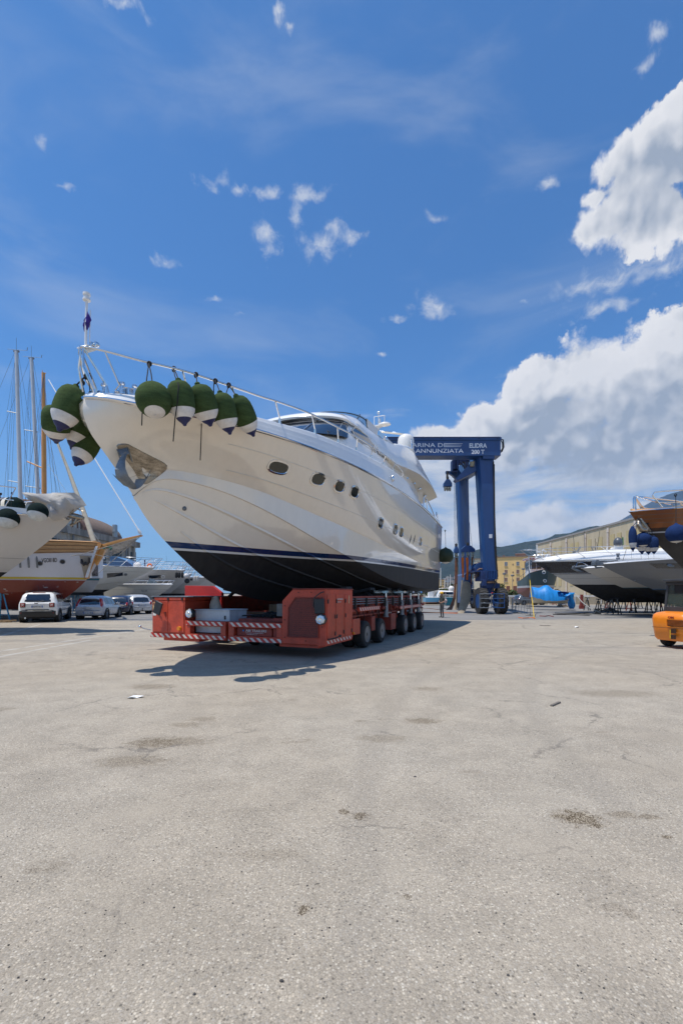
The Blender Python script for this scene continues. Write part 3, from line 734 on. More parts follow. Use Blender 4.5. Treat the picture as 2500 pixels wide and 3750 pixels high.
# side windows
def panel(pts, mat_, name='side_window', off=.02, frame_=True, root=yacht):
    P_ = [YL(*p) for p in pts]; n = (P_[1] - P_[0]).cross(P_[2] - P_[0]).normalized()
    if n.dot(YL(0, 1, 0) - YL(0, 0, 0)) < 0 and pts[0][1] > 0: n = -n
    m = MB(); m.poly([p + n * off for p in P_], n * -.03); o = m.build(name, mat_, root, smooth=0)
    if frame_:
        m = MB(); q = [p + n * (off + .003) for p in P_]; m.tube(q + q[:1], .013, 6); m.build('frame', chrome, o)
    return o
for s_ in (1, -1):
    mi = (lambda P_: P_) if s_ == 1 else mirror
    panel(mi([(3.95, 2.03, 7.0), (3.62, 2.08, 6.78), (3.95, 2.12, 6.55), (5.7, 2.16, 6.66), (5.55, 2.08, 7.10)]), glassd)
    panel(mi([(5.85, 2.13, 7.0), (6.0, 2.18, 6.72), (7.1, 2.2, 6.76), (7.0, 2.13, 7.14)]), glassd)
    el_ = [(8.0 + .72 * math.cos(a), 2.20 - .05 * math.sin(a), 6.98 + .22 * math.sin(a)) for a in [2 * PI * i / 18 for i in range(18)]]
    panel(mi(el_), glassd)
# flybridge: coaming/wing sides sweeping to the aft tip, floor slab
ft = [3.9, 4.6, 5.4, 6.4, 7.6, 9, 10.2, 11.3, 12.4, 13.3, 14.3, 15.0]
fu = [1.62, 1.86, 1.95, 2.06, 2.18, 2.26, 2.24, 2.2, 2.2, 2.22, 2.34, 2.50]
fz = [7.50, 7.55, 7.50, 7.50, 7.58, 7.92, 8.15, 8.28, 8.18, 7.92, 7.36, 6.86]
lu = [1.9, 2.02, 2.10, 2.20, 2.38, 2.50, 2.54, 2.56, 2.58, 2.60, 2.60, 2.58]
lz = [7.22, 7.12, 6.95, 6.80, 6.78, 6.92, 7.06, 7.16, 7.18, 7.15, 7.02, 6.85]
mb = MB()
for sd in (1, -1):
    rws = [[], [], [], [], [], []]
    for i in range(46):
        t = 3.9 + 11.1 * i / 45; a, b, c, d_ = sp(t, ft, fu), sp(t, ft, fz), sp(t, ft, lu), sp(t, ft, lz)
        for r_, f, ex in zip(rws, (0, .12, .5, .85, 1, 1), (0, .045, .05, .02, 0, -.16)):
            rws[rws.index(r_)].append(YL(t, (c + (a - c) * f + ex) * sd, d_ + (b - d_) * f))
    mb.grid(rws)
mb.build('flybridge_coaming', gelw, yacht, smooth=50)
mb = MB()
lowr, upr = [], []
for i in range(30):
    t = 5.5 + 9.55 * i / 29; c, d_ = sp(t, ft, lu), sp(t, ft, lz)
    lowr.append([YL(t, c * k, d_ + .02 - .42 * (1 - abs(k) ** 3)) for k in (-1, -.9, -.75, -.4, 0, .4, .75, .9, 1)]); upr.append([YL(t, c * k * .97, d_ + .12) for k in (-1, -.9, -.75, -.4, 0, .4, .75, .9, 1)])
mb.grid(lowr); mb.grid(upr); mb.poly([lowr[-1][0], lowr[-1][-1], upr[-1][-1], upr[-1][0]])
mb.build('flybridge_floor', cream, yacht, smooth=40)
mb = MB()
for t, u, z in ((9.0, 2.1, 6.76), (10.4, 2.1, 6.90), (11.8, 2.1, 6.98), (13.0, 2.1, 6.98), (14.2, 2.1, 6.84)): mb = MB(); mb.cyl(YL(t, u, z), YL(t, u, z - .06), .08, .08, 14); mb.build('soffit_light', chrome, yacht)

# flybridge windscreen: long raked wrap of blue glass
mb = MB(); lo, hi = [], []
for i in range(25):
    a = -PI / 2 + PI * i / 24; s_, c_ = math.sin(a), math.cos(a)
    lo.append(YL(5.6 - 2.1 * c_, 1.9 * s_, 7.52 + .06 * c_)); hi.append(YL(6.15 - .9 * c_, 1.66 * s_, 8.12 + .14 * c_))
mb.grid([lo, [a.lerp(b, .72) for a, b in zip(lo, hi)], hi]); mb.mat(0)
fw = mb.build('flybridge_windscreen', glassb, yacht, smooth=60)
mb = MB(); mb.tube([a.lerp(b, .8) for a, b in zip(lo, hi)], .02, 6); mb.tube([lo[21], hi[21]], .03, 6); mb.tube([lo[24], hi[24]], .03, 6); mb.build('frame', pm('dark trim', (.03, .045, .05), .3), fw)
# dark dashboard mass behind the screen
mb = MB(); mb.grid([row([(5.3 - 1.5 * math.cos(a), 1.75 * math.sin(a), 7.55) for a in [-PI / 2 + PI * i / 12 for i in range(13)]]), row([(6.2 - 1.0 * math.cos(a), 1.56 * math.sin(a), 8.0 + .08 * math.cos(a)) for a in [-PI / 2 + PI * i / 12 for i in range(13)]]), row([(6.6, 1.4 * math.sin(a), 7.92) for a in [-PI / 2 + PI * i / 12 for i in range(13)]])])
mb.build('helm_console', pm('dark helm console', (.02, .028, .04), .3, coat=.4), yacht, smooth=60)
screenm = pm('frosted side screen', (.50, .50, .49), .25, var=.05, alpha=.9)
for sd in (1, -1):
    mb = MB(); q = [(5.65, 1.88, 7.58), (6.05, 1.72, 8.08), (8.4, 2.0, 7.86), (8.9, 2.16, 7.72), (7.2, 2.1, 7.55)]
    pp = row([(t, u * sd, z) for t, u, z in q]); mb.poly(pp, (YL(0, .02, 0) - YL(0, 0, 0))); o = mb.build('side_screen', screenm, yacht, smooth=0)
    mb = MB(); mb.tube(pp[:4], .018, 6); mb.build('frame', blackp, o)
# seats visible above the coaming edge, radar arch, domes
mb = MB()
for dt in (-.09, 0, .09):
    mb.tube([YL(12.2 + dt, 1.95, 8.2), YL(12.8 + dt, 1.72, 9.45), YL(12.9 + dt, 1.55, 9.72), YL(12.9 + dt, 1.35, 9.80), YL(13.0 + dt, 0, 10.15), YL(12.9 + dt, -1.35, 9.80), YL(12.9 + dt, -1.55, 9.72), YL(12.8 + dt, -1.72, 9.45), YL(12.2 + dt, -1.95, 8.2)], .032, 7)
mb.build('radar_arch', chrome, yacht, smooth=60)
mb = MB()
for sd in (1, -1):
    rws = []
    for i in range(14):
        f = i / 13; t = 9.6 + 4.0 * f; z = 8.12 + .50 * math.sin(PI * min(1, f * 1.15) * .55) - .75 * max(0, f - .6); wd_ = .36 * math.sin(PI * min(.96, f * .85 + .12))
        rws.append([YL(t, (1.75 + wd_ * math.cos(a)) * sd, z + (.14 if math.sin(a) > 0 else .20) * math.sin(a)) for a in [2 * PI * k / 12 for k in range(12)]])
    mb.rings(rws)
mb.build('arch_wing', gelw, yacht, smooth=60)
def dome(t, u, z, r, name='satellite_dome'):
    m = MB(); m.lathe([(0, r * .75), (.03, r * .8), (.05, r * .95), (.12, r), (r * 1.25, r * .99), (r * 1.6, r * .92), (r * 1.85, r * .75), (r * 2.02, r * .4), (r * 2.08, .01)], YL(t, u, z), YL(t, u, z + 1), 22)
    return m.build(name, gel, yacht, smooth=60)
dome(12.9, 1.40, 8.92, .42); dome(12.9, -1.40, 8.92, .42)
for u in (1.4, -1.4): mb = MB(); mb.cyl(YL(12.9, u, 8.5), YL(12.9, u, 8.95), .18, .15); mb.build('dome_bracket', gelw, yacht)
mb = MB(); mb.tube([YL(13.0, -.1, 10.1), YL(13.0, -.1, 10.5)], .07, 10); mb.box(YL(13.0, -.1, 10.45), (.3, .3, .08), YAX); mb.tube([YL(13, -.1, 10.5), YL(13, -.1, 11.1)], .02, 6)
mb.tube([YL(12.9, -.3, 10.1), YL(12.9, -.3, 10.95), YL(12.95, .25, 10.95), YL(12.95, .25, 10.4)], .025, 6)
ms_ = mb.build('signal_mast', white, yacht)
mb = MB(); mb.lathe([(0, .05), (.05, .07), (.1, .07), (.14, .04)], YL(13, -.1, 11.1), YL(13, -.1, 12), 10); mb.lathe([(0, .05), (.04, .08), (.2, .08), (.24, .05)], YL(13, -.05, 10.62), YL(13, -.05, 12), 10); mb.build('navigation_light', lampw, ms_)
mb = MB(); mb.rings([[YL(12.6 + .12 * x * math.cos(a) * 2, .35 + .34 * math.sin(a) * x, 10.27 + h_) for a in [2 * PI * k / 16 for k in range(16)]] for x, h_ in ((.5, 0), (1, .04), (1, .1), (.6, .16), (.1, .18))]); mb.build('radar_scanner', gelw, yacht, smooth=60)
mb = MB(); mb.tube([YL(12.95, 1.62, 9.0), YL(12.95, 1.8, 8.7), YL(13.6, 1.9, 8.2)], .012, 5); mb.build('antenna', white, yacht)
mb = MB(); mb.lathe([(0, .03), (.02, .06), (.08, .07), (.16, .05), (.2, .02)], YL(7.3, 2.08, 7.6), YL(7.3, 2.08, 8), 10); mb.box(YL(6.6, 2.08, 7.62), (.5, .06, .16), YAX, rx=.2); mb.build('navigation_light', chrome, yacht)
# stern gear: transom platform, cleat, stern lights
mb = MB(); mb.box(YL(16.05, 0, 2.35), (.55, 4.6, .12), YAX); mb.build('bathing_platform', gelw, yacht, bevel=.02)
# weather marks: orange scuff on the rubbing strake
mb = MB(); mb.tube([hit(1128, 1642)[0] + Vector((0, 0, .02)), hit(1160, 1655)[0] + Vector((0, 0, .02))], .02, 6); mb.build('scuff_mark', pm('orange scuff', (.6, .13, .03), .6), yacht)

# ---- fenders
def fender(top, tip, dia, label, knot, extra=None, tail=None, cat='fender', group='green socked fenders hung from the yacht', ballf=False, mats=(fgreen, fwhite, fnavy), nameline='line', cut=14):
    top = Vector(top); tip = Vector(tip); Ln = (tip - top).length; ax = (tip - top).normalized(); r = dia / 2
    e = empty('fender', top, 0, label, cat, group)
    def sub(m, nm, mt): return m.build(nm, mt, e, smooth=60)
    if ballf:
        pr = [(0, .02), (.02, .045), (.05, .06)] + [(r * (1 - math.cos(a)) * 1.0 + .05, r * math.sin(a)) for a in [PI * i / 16 for i in range(3, cut)]]
        pb = [(r * (1 - math.cos(a)) + .05, r * math.sin(a) * 1.004) for a in [PI * i / 16 for i in range(cut - 1, 17)]]
        m = MB(); m.lathe(pr, top, tip, 28, cap=False); sub(m, 'sock', mats[0])
        m = MB(); m.lathe(pb + [(2 * r + .08, .02)], top, tip, 28); sub(m, 'bladder', mats[1])
    else:
        k = Ln
        pr = [(0, .025), (.02, .05), (.05 * k, .10 * k * .6), (.10 * k, r * .62), (.17 * k, r * .83), (.27 * k, r * .96), (.40 * k, r), (.52 * k, r * .995), (.61 * k, r * .965), (.655 * k, r * .94)]
        m = MB(); m.lathe(pr, top, tip, 28, cap=False); sub(m, 'sock', mats[0])
        m = MB(); m.lathe([(.645 * k, r * .935), (.70 * k, r * .89), (.78 * k, r * .74), (.84 * k, r * .56)], top, tip, 28, cap=False); sub(m, 'bladder', mats[1])
        m = MB(); m.lathe([(.84 * k, r * .565), (.89 * k, r * .43), (.93 * k, r * .25), (.97 * k, r * .15), (.99 * k, r * .13), (1.0 * k, .01)], top, tip, 22); sub(m, 'end_cap', mats[2])
    m = MB()
    for kn in knot:
        kn = Vector(kn); mid = (kn + top) / 2
        m.tube([kn, mid + Vector((.01, 0, -.01)), top + ax * .01], .011, 6); m.torus(kn, Vector((.4, .9, 0)), .034, .014, 12, 6); m.ball(kn + Vector((0, 0, -.045)), .03, 8)
        m.torus(kn + Vector((.01, .02, 0)), Vector((.4, .9, .2)), .036, .013, 12, 6)
    if tail:
        m.tube([Vector(p) for p in tail], .010, 6)
    sub(m, nameline, rope)
    return e
pu = lambda px, py, u: YL(*_pu(px, py, u))
GA = 'green socked fenders hung from the yacht'
fender(pu(558, 1403, 1.28), pu(570, 1545, 1.50), .60, 'round green fender with round pink white end, first of the row along the near bow', [pu(545, 1330, .86)], tail=[pu(545, 1330, .86), pu(538, 1380, 1.1), pu(533, 1420, 1.15), pu(521, 1500, 1.0), pu(519, 1558, .98)], ballf=True)
fender(pu(652, 1384, 1.62), pu(677, 1560, 1.66), .46, 'long green fender with hanging strap, beside the round one on the near bow', [pu(635, 1348, 1.05)], tail=[pu(635, 1350, 1.06), pu(640, 1376, 1.4), pu(654, 1410, 1.85), pu(650, 1470, 1.80), pu(641, 1530, 1.6), pu(634, 1616, 1.38)])
fender(pu(720, 1398, 1.74), pu(772, 1562, 1.78), .49, 'darkest green long fender, middle of the five on the near bow', [pu(716, 1370, 1.32)], tail=[pu(725, 1400, 1.3), pu(738, 1540, 1.35), pu(736, 1610, 1.36), pu(733, 1686, 1.30)])
fender(pu(803, 1429, 1.86), pu(843, 1592, 1.90), .46, 'lightest green fender with blue tip, fourth of the five on the near bow', [pu(787, 1393, 1.56)], tail=[pu(784, 1393, 1.56), pu(782, 1420, 1.6), pu(783, 1446, 1.6)])
fender(pu(860, 1442, 1.95), pu(930, 1599, 2.02), .45, 'long green fender furthest aft of the five on the near bow', [pu(836, 1408, 1.70)], tail=[pu(838, 1408, 1.7), pu(828, 1440, 1.72), pu(838, 1446, 1.75)])
kn = pu(314, 1375, -.12)
fender(pu(282, 1407, -.40), pu(214, 1580, -.62), .50, 'biggest green fender hanging out over the tip of the bow', [kn], tail=[kn, pu(326, 1400, 0), pu(330, 1440, 0.02), pu(316, 1470, 0)])
fender(pu(205, 1475, -.95), pu(206, 1625, -1.25), .50, 'green fender mostly hidden behind the biggest one at the bow tip', [kn])
fender(pu(322, 1500, -.95), pu(261, 1648, -1.1), .46, 'green fender on the far bow, above the lowest one', [pu(300, 1400, -.6)])
fender(pu(350, 1585, -.95), pu(275, 1706, -1.0), .44, 'lowest green fender under the far bow with white end showing', [pu(330, 1440, -.7)])
sf = pu(1631, 2003, 2.95)
fender(sf, sf - Vector((0, 0, 1.02)), .88, 'single round dark green fender hanging at the stern corner', [pu(1629, 1943, 2.78)], ballf=True, mats=(pm('dark green vinyl', (.016, .030, .010), .6, var=.1, bump=.1), fwhite, fnavy))
# flag furled round the light mast
mb = MB(); rows = []
for i in range(10):
    f = i / 9; z = 6.62 - .36 * f; wd_ = .012 + .045 * math.sin(PI * f) ** .8
    rows.append([YL(-4.05 + .05 * math.sin(a * 2 + 5 * f) * wd_ / .07, (.045 if f < .4 else .01) - .02 + wd_ * math.cos(a) , z - .03 * math.sin(a)) for a in [2 * PI * k / 10 for k in range(10)]])
mb.rings(rows)
o = mb.build('flag', pm('purple flag cloth', (.045, .022, .20), .85, var=.3, scale=8), smooth=60); tag(o, 'small limp purple flag wrapped round the mast at the bow', 'flag')
# ================================================================= the red boat transporter (same axes as the yacht)
tr = empty('boat_transporter', YC, YAX, 'low red self propelled boat transporter on many tyres, carrying the big yacht', 'boat transporter')
TT = lambda t, u, z: YM @ Vector((t, -u, z))
def tbx(mb, t0, t1, u0, u1, z0, z1, **k): return mb.box(TT((t0 + t1) / 2, (u0 + u1) / 2, (z0 + z1) / 2), (abs(t1 - t0), abs(u1 - u0), abs(z1 - z0)), YAX, **k)
def stripemat():
    m, t, b = newmat('red and white hazard tape')
    co = t.n('ShaderNodeTexCoord').outputs['Object']; s = t.n('ShaderNodeSeparateXYZ', i_0=co)
    # bars slanting at 45 degrees: runs along x or y plus z
    a = t.m('ADD', t.m('ADD', s.outputs[0], t.m('MULTIPLY', s.outputs[1], -1.0)), t.m('MULTIPLY', s.outputs[2], 1.1))
    f = t.m('LESS_THAN', t.m('FRACT', t.m('DIVIDE', a, .20)), .46)
    n = t.noise(co, 12, 4).outputs['Fac']
    c = t.mix(f, (.44, .018, .014), (.62, .57, .50)); c = t.mix(t.m('MULTIPLY', t.rng(n, .5, .75), .35), c, (.28, .10, .06))
    t.put(b.inputs['Base Color'], c); b.inputs['Roughness'].default_value = .4
    return m
haz = stripemat()
meshm = None
def grillemat():
    m, t, b = newmat('perforated red mesh')
    co = t.n('ShaderNodeTexCoord').outputs['Object']
    v = t.n('ShaderNodeTexVoronoi', feature='F1', i_Vector=co, i_Scale=42.0)
    t.put(b.inputs['Base Color'], t.mix(t.rng(v.outputs['Distance'], .3, .45), (.035, .012, .010), (.17, .028, .018))); b.inputs['Roughness'].default_value = .6
    return m
grl = grillemat()
UR, UL_ = 2.84, -2.66
mb = MB()   # front sill the full width, in two bays
tbx(mb, 0.02, .55, UL_, -.06, .36, .50); tbx(mb, .02, .55, .02, 1.64, .36, .50)
tbx(mb, .10, .5, UL_ + .4, -1.0, .28, .36); tbx(mb, .12, .6, 1.5, 2.6, .27, .35)
tbx(mb, .6, .9, UL_, 1.7, .36, .75)
mb.build('front_sill', redp, tr, bevel=.008)
mb = MB(); tbx(mb, 0.0, .016, UL_, -.07, .375, .475); tbx(mb, .0, .016, .03, 1.62, .365, .465)
tbx(mb, .0, .016, -1.36, -.14, .745, .845); tbx(mb, .0, .016, .07, 1.60, .745, .845); mb.build('hazard_stripe', haz, tr, smooth=0)
mb = MB()   # the two open frames with crossbars
for a, b_ in ((-1.42, -.07), (.02, 1.64)):
    tbx(mb, .02, .2, a, b_, .72, .86); tbx(mb, .02, .2, a, a + .17, .50, .72); tbx(mb, .02, .2, b_ - .16, b_, .50, .72)
tbx(mb, .2, .9, -.22, -.05, .40, .80); tbx(mb, .2, .9, .02, .2, .40, .80)
mb.build('front_frame', redp, tr, bevel=.008)
mb = MB(); tbx(mb, .12, .5, .22, 1.28, .50, .71); tbx(mb, .12, .5, 1.32, 1.64, .50, .72); tbx(mb, .35, 1.2, .1, 1.62, .82, .93); tbx(mb, .3, .5, 1.2, 1.6, .86, .96)
bxx = mb.build('battery_box', redd, tr, bevel=.008)
lm_ = pm('white lettering', (.62, .58, .55), .5, var=.05)
fM = lambda t, u, z: facing(TT(t, u, z), TT(0, 1, 0) - TT(0, 0, 0), (0, 0, 1))
text(tr, 'ABI TRAILERS', .085, fM(.112, .50, .61), lm_, .001, sx=1.25)
text(tr, 'heavy transport and handling equipment', .032, fM(.112, .50, .57), lm_, sx=1.05)
text(tr, 'www.abitrailers.com', .032, fM(.112, .53, .53), lm_, sx=1.2)
mb = MB(); mb.tube([TT(.108, .42, .63), TT(.108, .46, .66)], [.03, .005], 4); mb.build('lettering', pm('blue logo', (.05, .25, .6), .5), tr)
# silver tank behind the left frame, with hump-backed red shield behind
silver = pm('painted silver tank', (.50, .53, .56), .5, .2, var=.12, scale=4, streak=(1, 1, .3))
mb = MB(); tbx(mb, .30, 1.1, -1.30, -.15, .52, 1.14); o = mb.build('fuel_tank', silver, tr, bevel=.012)
mb = MB(); tbx(mb, .27, 1.13, -1.31, -.13, 1.135, 1.165); mb.build('lid', silver, o, bevel=.006)
mb = MB(); tbx(mb, .285, .31, -.32, -.27, .90, 1.0); mb.build('handle', blackp, o)
mb = MB()
mb.poly([TT(1.9, u, z) for u, z in ((-3.12, .9), (-3.12, 1.86), (-2.0, 1.84), (-1.65, 1.62), (-1.65, .9))], TT(.12, 0, 0) - TT(0, 0, 0))
mb.build('rear_shield', redb, tr, smooth=0, bevel=.01)
mb = MB(); mb.ball(TT(.9, -1.12, 1.2), .30, 14, (.5, .5, 1.0)); mb.tube([TT(.95, -1.15, 1.5), TT(.9, -1.05, 1.1), TT(.8, -1.0, .95)], [.10, .17, .12], 10)
mb.build('canvas_wrap', tarp, tr, smooth=60)
# left control cabinet
mb = MB(); tbx(mb, 0.01, 1.5, UL_ + .07, -1.42, .50, 1.40); tbx(mb, 0.0, 1.52, UL_ + .05, -1.40, 1.405, 1.50)
cab = mb.build('control_cabinet', redp, tr, bevel=.012)
mb = MB(); tbx(mb, -.01, 1.5, UL_ + .03, -1.12, 1.505, 1.53); mb.build('lid', galv, cab, bevel=.004)
mb = MB(); tbx(mb, -.004, .01, UL_ + .10, -2.02, .53, 1.385); tbx(mb, -.004, .01, -2.0, -1.45, .53, 1.385); mb.build('door', redp, cab, bevel=.003)
mb = MB()
for u, z in ((-2.55, 1.47), (-2.0, 1.45), (-1.5, 1.45)): tbx(mb, -.02, .02, u - .03, u + .03, z - .035, z + .035)
mb.build('latch', blackp, cab)
mb = MB(); tbx(mb, -.009, -.003, UL_ + .11, UL_ + .22, 1.12, 1.36); mb.build('warning_label', pm('yellow sticker', (.62, .48, .22), .5), cab, smooth=0)
mb = MB(); tbx(mb, -.009, -.003, UL_ + .11, UL_ + .23, .98, 1.11); tbx(mb, -.009, -.003, UL_ + .24, UL_ + .36, 1.22, 1.36); mb.build('warning_label', pm('white sticker', (.68, .66, .62), .5), cab, smooth=0)
mb = MB(); mb.torus(TT(-.012, UL_ + .165, 1.30), TT(1, 0, 0) - TT(0, 0, 0), .035, .007, 16, 5); mb.tube([TT(-.012, UL_ + .14, 1.325), TT(-.012, UL_ + .19, 1.275)], .006, 4); mb.build('warning_label', redl, cab)
mb = MB(); mb.cyl(TT(-.01, -1.58, .64), TT(-.07, -1.58, .64), .065, .055, 16); mb.build('indicator_lamp', amber, tr)
# mirrors on bent arms
def mirror_(t, u, z, arm, tilt):
    m = MB(); m.tube([TT(*a) for a in arm], .014, 6); o = m.build('mirror', blackp, tr)
    m = MB(); m.box(TT(t, u, z), (.05, .26, .36), YAX, tilt); m.build('mirror_head', blackp, o, bevel=.02)
mirror_(-.16, -2.22, 1.20, [(.05, -2.62, 1.46), (-.1, -2.5, 1.45), (-.14, -2.34, 1.42), (-.14, -2.30, 1.25), (-.14, -2.22, 1.2)], .35)
mirror_(-.10, 2.72, 1.30, [(.02, 2.78, 1.64), (-.08, 2.74, 1.62), (-.10, 2.58, 1.50), (-.10, 2.56, 1.30), (-.1, 2.62, 1.22)], -.05)
mb = MB(); mb.tube([TT(-.01, -2.10, 1.08), TT(-.015, -2.08, .95)], [.05, .012], 8)
mb.build('bracket', redd, tr)
mb = MB(); mb.tube([TT(.02, -2.66, .56), TT(-.1, -2.78, .60), TT(-.16, -2.84, .64)], .018, 7); mb.ball(TT(-.18, -2.86, .66), .045, 12); mb.build('position_lever', chrome, tr, smooth=60)
# headlamps, eight sided
def headlamp(t, u, z):
    m = MB(); m.lathe([(0, .11), (.02, .135), (.05, .14), (.14, .12), (.18, .06)], TT(t, u, z), TT(t + 1, u, z), 8); o = m.build('headlight', blackp, tr, smooth=0)
    m = MB(); m.lathe([(-.012, .02), (-.010, .085), (.0, .105), (.01, .105)], TT(t, u, z), TT(t + 1, u, z), 18); m.build('lens', lampw, o)
    m = MB(); m.lathe([(-.006, .10), (-.014, .112), (.0, .122)], TT(t, u, z), TT(t + 1, u, z), 8, cap=False); m.build('bezel', chrome, o, smooth=0)
    m = MB(); m.lathe([(-.018, .03), (-.02, .04), (-.014, .045)], TT(t, u, z), TT(t + 1, u, z), 12); m.build('reflector', chrome, o)
headlamp(-.06, -1.22, 1.06); headlamp(-.14, 2.76, .99)
# engine enclosure with chamfered corner
prof = [(1.64, .36), (1.64, 1.42), (1.93, 1.70), (UR, 1.70), (UR, .36)]
mb = MB(); mb.poly([TT(.02, u, z) for u, z in prof], TT(1.72, 0, 0) - TT(0, 0, 0)); eng = mb.build('engine_housing', redp, tr, smooth=0, bevel=.012)
mb = MB(); g0 = [(1.80, .54), (1.83, 1.25), (2.02, 1.50), (2.64, 1.50), (2.64, .54)]; mb.poly([TT(.012, u, z) for u, z in g0], TT(-.004, 0, 0) - TT(0, 0, 0)); mb.build('grille', grl, eng, smooth=0)
mb = MB(); gp = [TT(.0, u, z) for u, z in g0]; mb.tube(gp + gp[:1], .016, 5); mb.build('grille_frame', redd, eng)
mb = MB()
for k in range(16): tbx(mb, .002, .008, 1.95, 2.58, .62 + k * .05, .628 + k * .05)
mb.build('radiator_fins', redd, eng, smooth=0)
mb = MB(); tbx(mb, .0, 1.76, 1.93, UR + .015, 1.70, 1.725); mb.build('lid', redd, eng, bevel=.004)
for t0, t1 in ((.07, .55), (.58, 1.10), (1.16, 1.66)):
    m = MB(); tbx(m, t0, t1, UR, UR + .012, .50, 1.58); d_ = m.build('door', redp, eng, bevel=.004)
    m = MB()
    hz_ = t1 - .04 if t0 < .5 else t0 + .04
    tbx(m, hz_ - .02, hz_ + .02, UR + .012, UR + .03, .98, 1.08)
    tbx(m, (t0 if t0 > 1 else t0) - .0, t0 + .05, UR + .012, UR + .03, 1.36, 1.46); tbx(m, t1 - .05, t1, UR + .012, UR + .03, .56, .66)
    m.build('handle', blackp, d_)
mb = MB(); tbx(mb, 1.42, 1.47, UR + .013, UR + .016, 1.34, 1.55); mb.build('warning_label', pm('faded sticker', (.50, .42, .25), .5), eng, smooth=0)
sM = lambda t, u, z: facing(TT(t, u, z), TT(1, 0, 0) - TT(0, 0, 0), (0, 0, 1))
text(eng, 'ABI TRAILERS', .055, sM(.66, UR + .014, 1.44), lm_, sx=1.1); text(eng, 'special transport', .035, sM(.66, UR + .014, 1.38), lm_)
mb = MB(); tbx(mb, .02, 1.70, 2.60, UR - .01, .34, .49); mb.build('side_sill', redp, tr, bevel=.005)
mb = MB(); tbx(mb, .04, 1.70, UR - .008, UR + .004, .385, .465); mb.build('hazard_stripe', haz, tr, smooth=0)
mb = MB(); mb.tube([TT(.06, UR + .03, .50), TT(.3, UR + .12, .52), TT(.45, UR + .16, .55)], .018, 7); mb.ball(TT(.47, UR + .17, .56), .035, 10); mb.build('position_lever', grease, tr)
mb = MB()
for t, u, z in ((.01, 1.72, 1.30), (.01, 1.72, .95), (.01, 1.72, .52), (.01, 2.1, 1.63), (.01, 2.45, 1.63), (.01, 2.74, 1.5), (.01, 2.74, .8), (.01, 2.3, .45)): mb.cyl(TT(t, u, z), TT(t - .016, u, z), .014, .012, 8)
mb.build('bolt', grease, eng)
# longitudinal box beams with pipes, brackets
for sd, nm in ((1, 'side_beam'), (-1, 'side_beam')):
    mb = MB(); tbx(mb, 1.75, 11.0, 2.28 * sd, 2.62 * sd, .98, 1.46); tbx(mb, 1.75, 11.0, 2.15 * sd, 2.72 * sd, 1.46, 1.52); tbx(mb, 1.75, 11.0, 2.15 * sd, 2.72 * sd, .93, .98)
    for k in range(12): tbx(mb, 1.9 + k * .8, 1.94 + k * .8, 2.62 * sd, 2.70 * sd, .98, 1.46)
    mb.build(nm, redd, tr, bevel=.006)
    for j in range(3):
        mb = MB(); mb.tube([TT(1.78, 2.74 * sd, 1.44 - j * .07), TT(5.0, 2.74 * sd, 1.44 - j * .07), TT(5.3, 2.71 * sd, 1.40 - j * .07), TT(10.9, 2.71 * sd, 1.40 - j * .07)], .017, 6); mb.build('hydraulic_pipe', galv, tr)
random.seed(3)
mb = MB()
for k in range(22):
    t = 1.9 + random.random() * 8.5; z = 1.3 - random.random() * .25; w_ = random.uniform(.25, .6)
    mb.tube([TT(t, 2.76, z + .1), TT(t + w_ * .3, 2.82, z + .02), TT(t + w_ * .7, 2.82, z - .22), TT(t + w_, 2.74, z - .30)], .013, 5)
mb.build('hose', black, tr)
mb = MB()
for k in range(9): t = 2.1 + k * .95; tbx(mb, t, t + .05, 2.72, 2.80, 1.18, 1.48)
mb.build('pipe_clamp', grease, tr)
for t0, t1, z in ((2.2, 4.1, 1.15), (6.55, 10.1, 1.08)):
    mb = MB(); tbx(mb, t0, t1, 2.80, 2.86, z - .06, z + .06); o = mb.build('side_guard', redp, tr, bevel=.006)
    mb = MB(); tbx(mb, t0 + .02, t1 - .02, 2.860, 2.866, z - .045, z + .045); mb.build('hazard_stripe', haz, o, smooth=0)
for k in range(7):
    t = 1.9 + k * 1.45; m = MB(); m.cyl(TT(t, 2.68, 1.12), TT(t + .28, 2.74, 1.12), .07, .07, 12); m.build('valve_block', redd, tr)
# cross members under the hull: front and rear
mb = MB(); tbx(mb, 1.2, 1.75, -2.6, 2.7, .55, .98); mb.build('cross_beam', redd, tr, bevel=.01)
mb = MB(); tbx(mb, 4.95, 5.25, -2.4, 2.4, .55, .95); mb.build('cross_beam', redd, tr, bevel=.01)
mb = MB()
for k in range(7): mb.tube([TT(.95, .1 + k * .12, .95), TT(1.5, .3 + k * .13, 1.02 + .05 * (k % 2)), TT(1.9, .4 + k * .16, .9)], .03, 6)
mb.tube([TT(.8, -.1, .98), TT(1.0, .5, 1.03), TT(1.2, 1.5, 1.0)], .02, 6)
mb.build('cable_bundle', black, tr)
mb = MB(); tbx(mb, .9, 1.3, .95, 1.6, .98, 1.32); mb.build('valve_cabinet', pm('dusty grey steel', (.20, .19, .17), .7, var=.2), tr, bevel=.01)
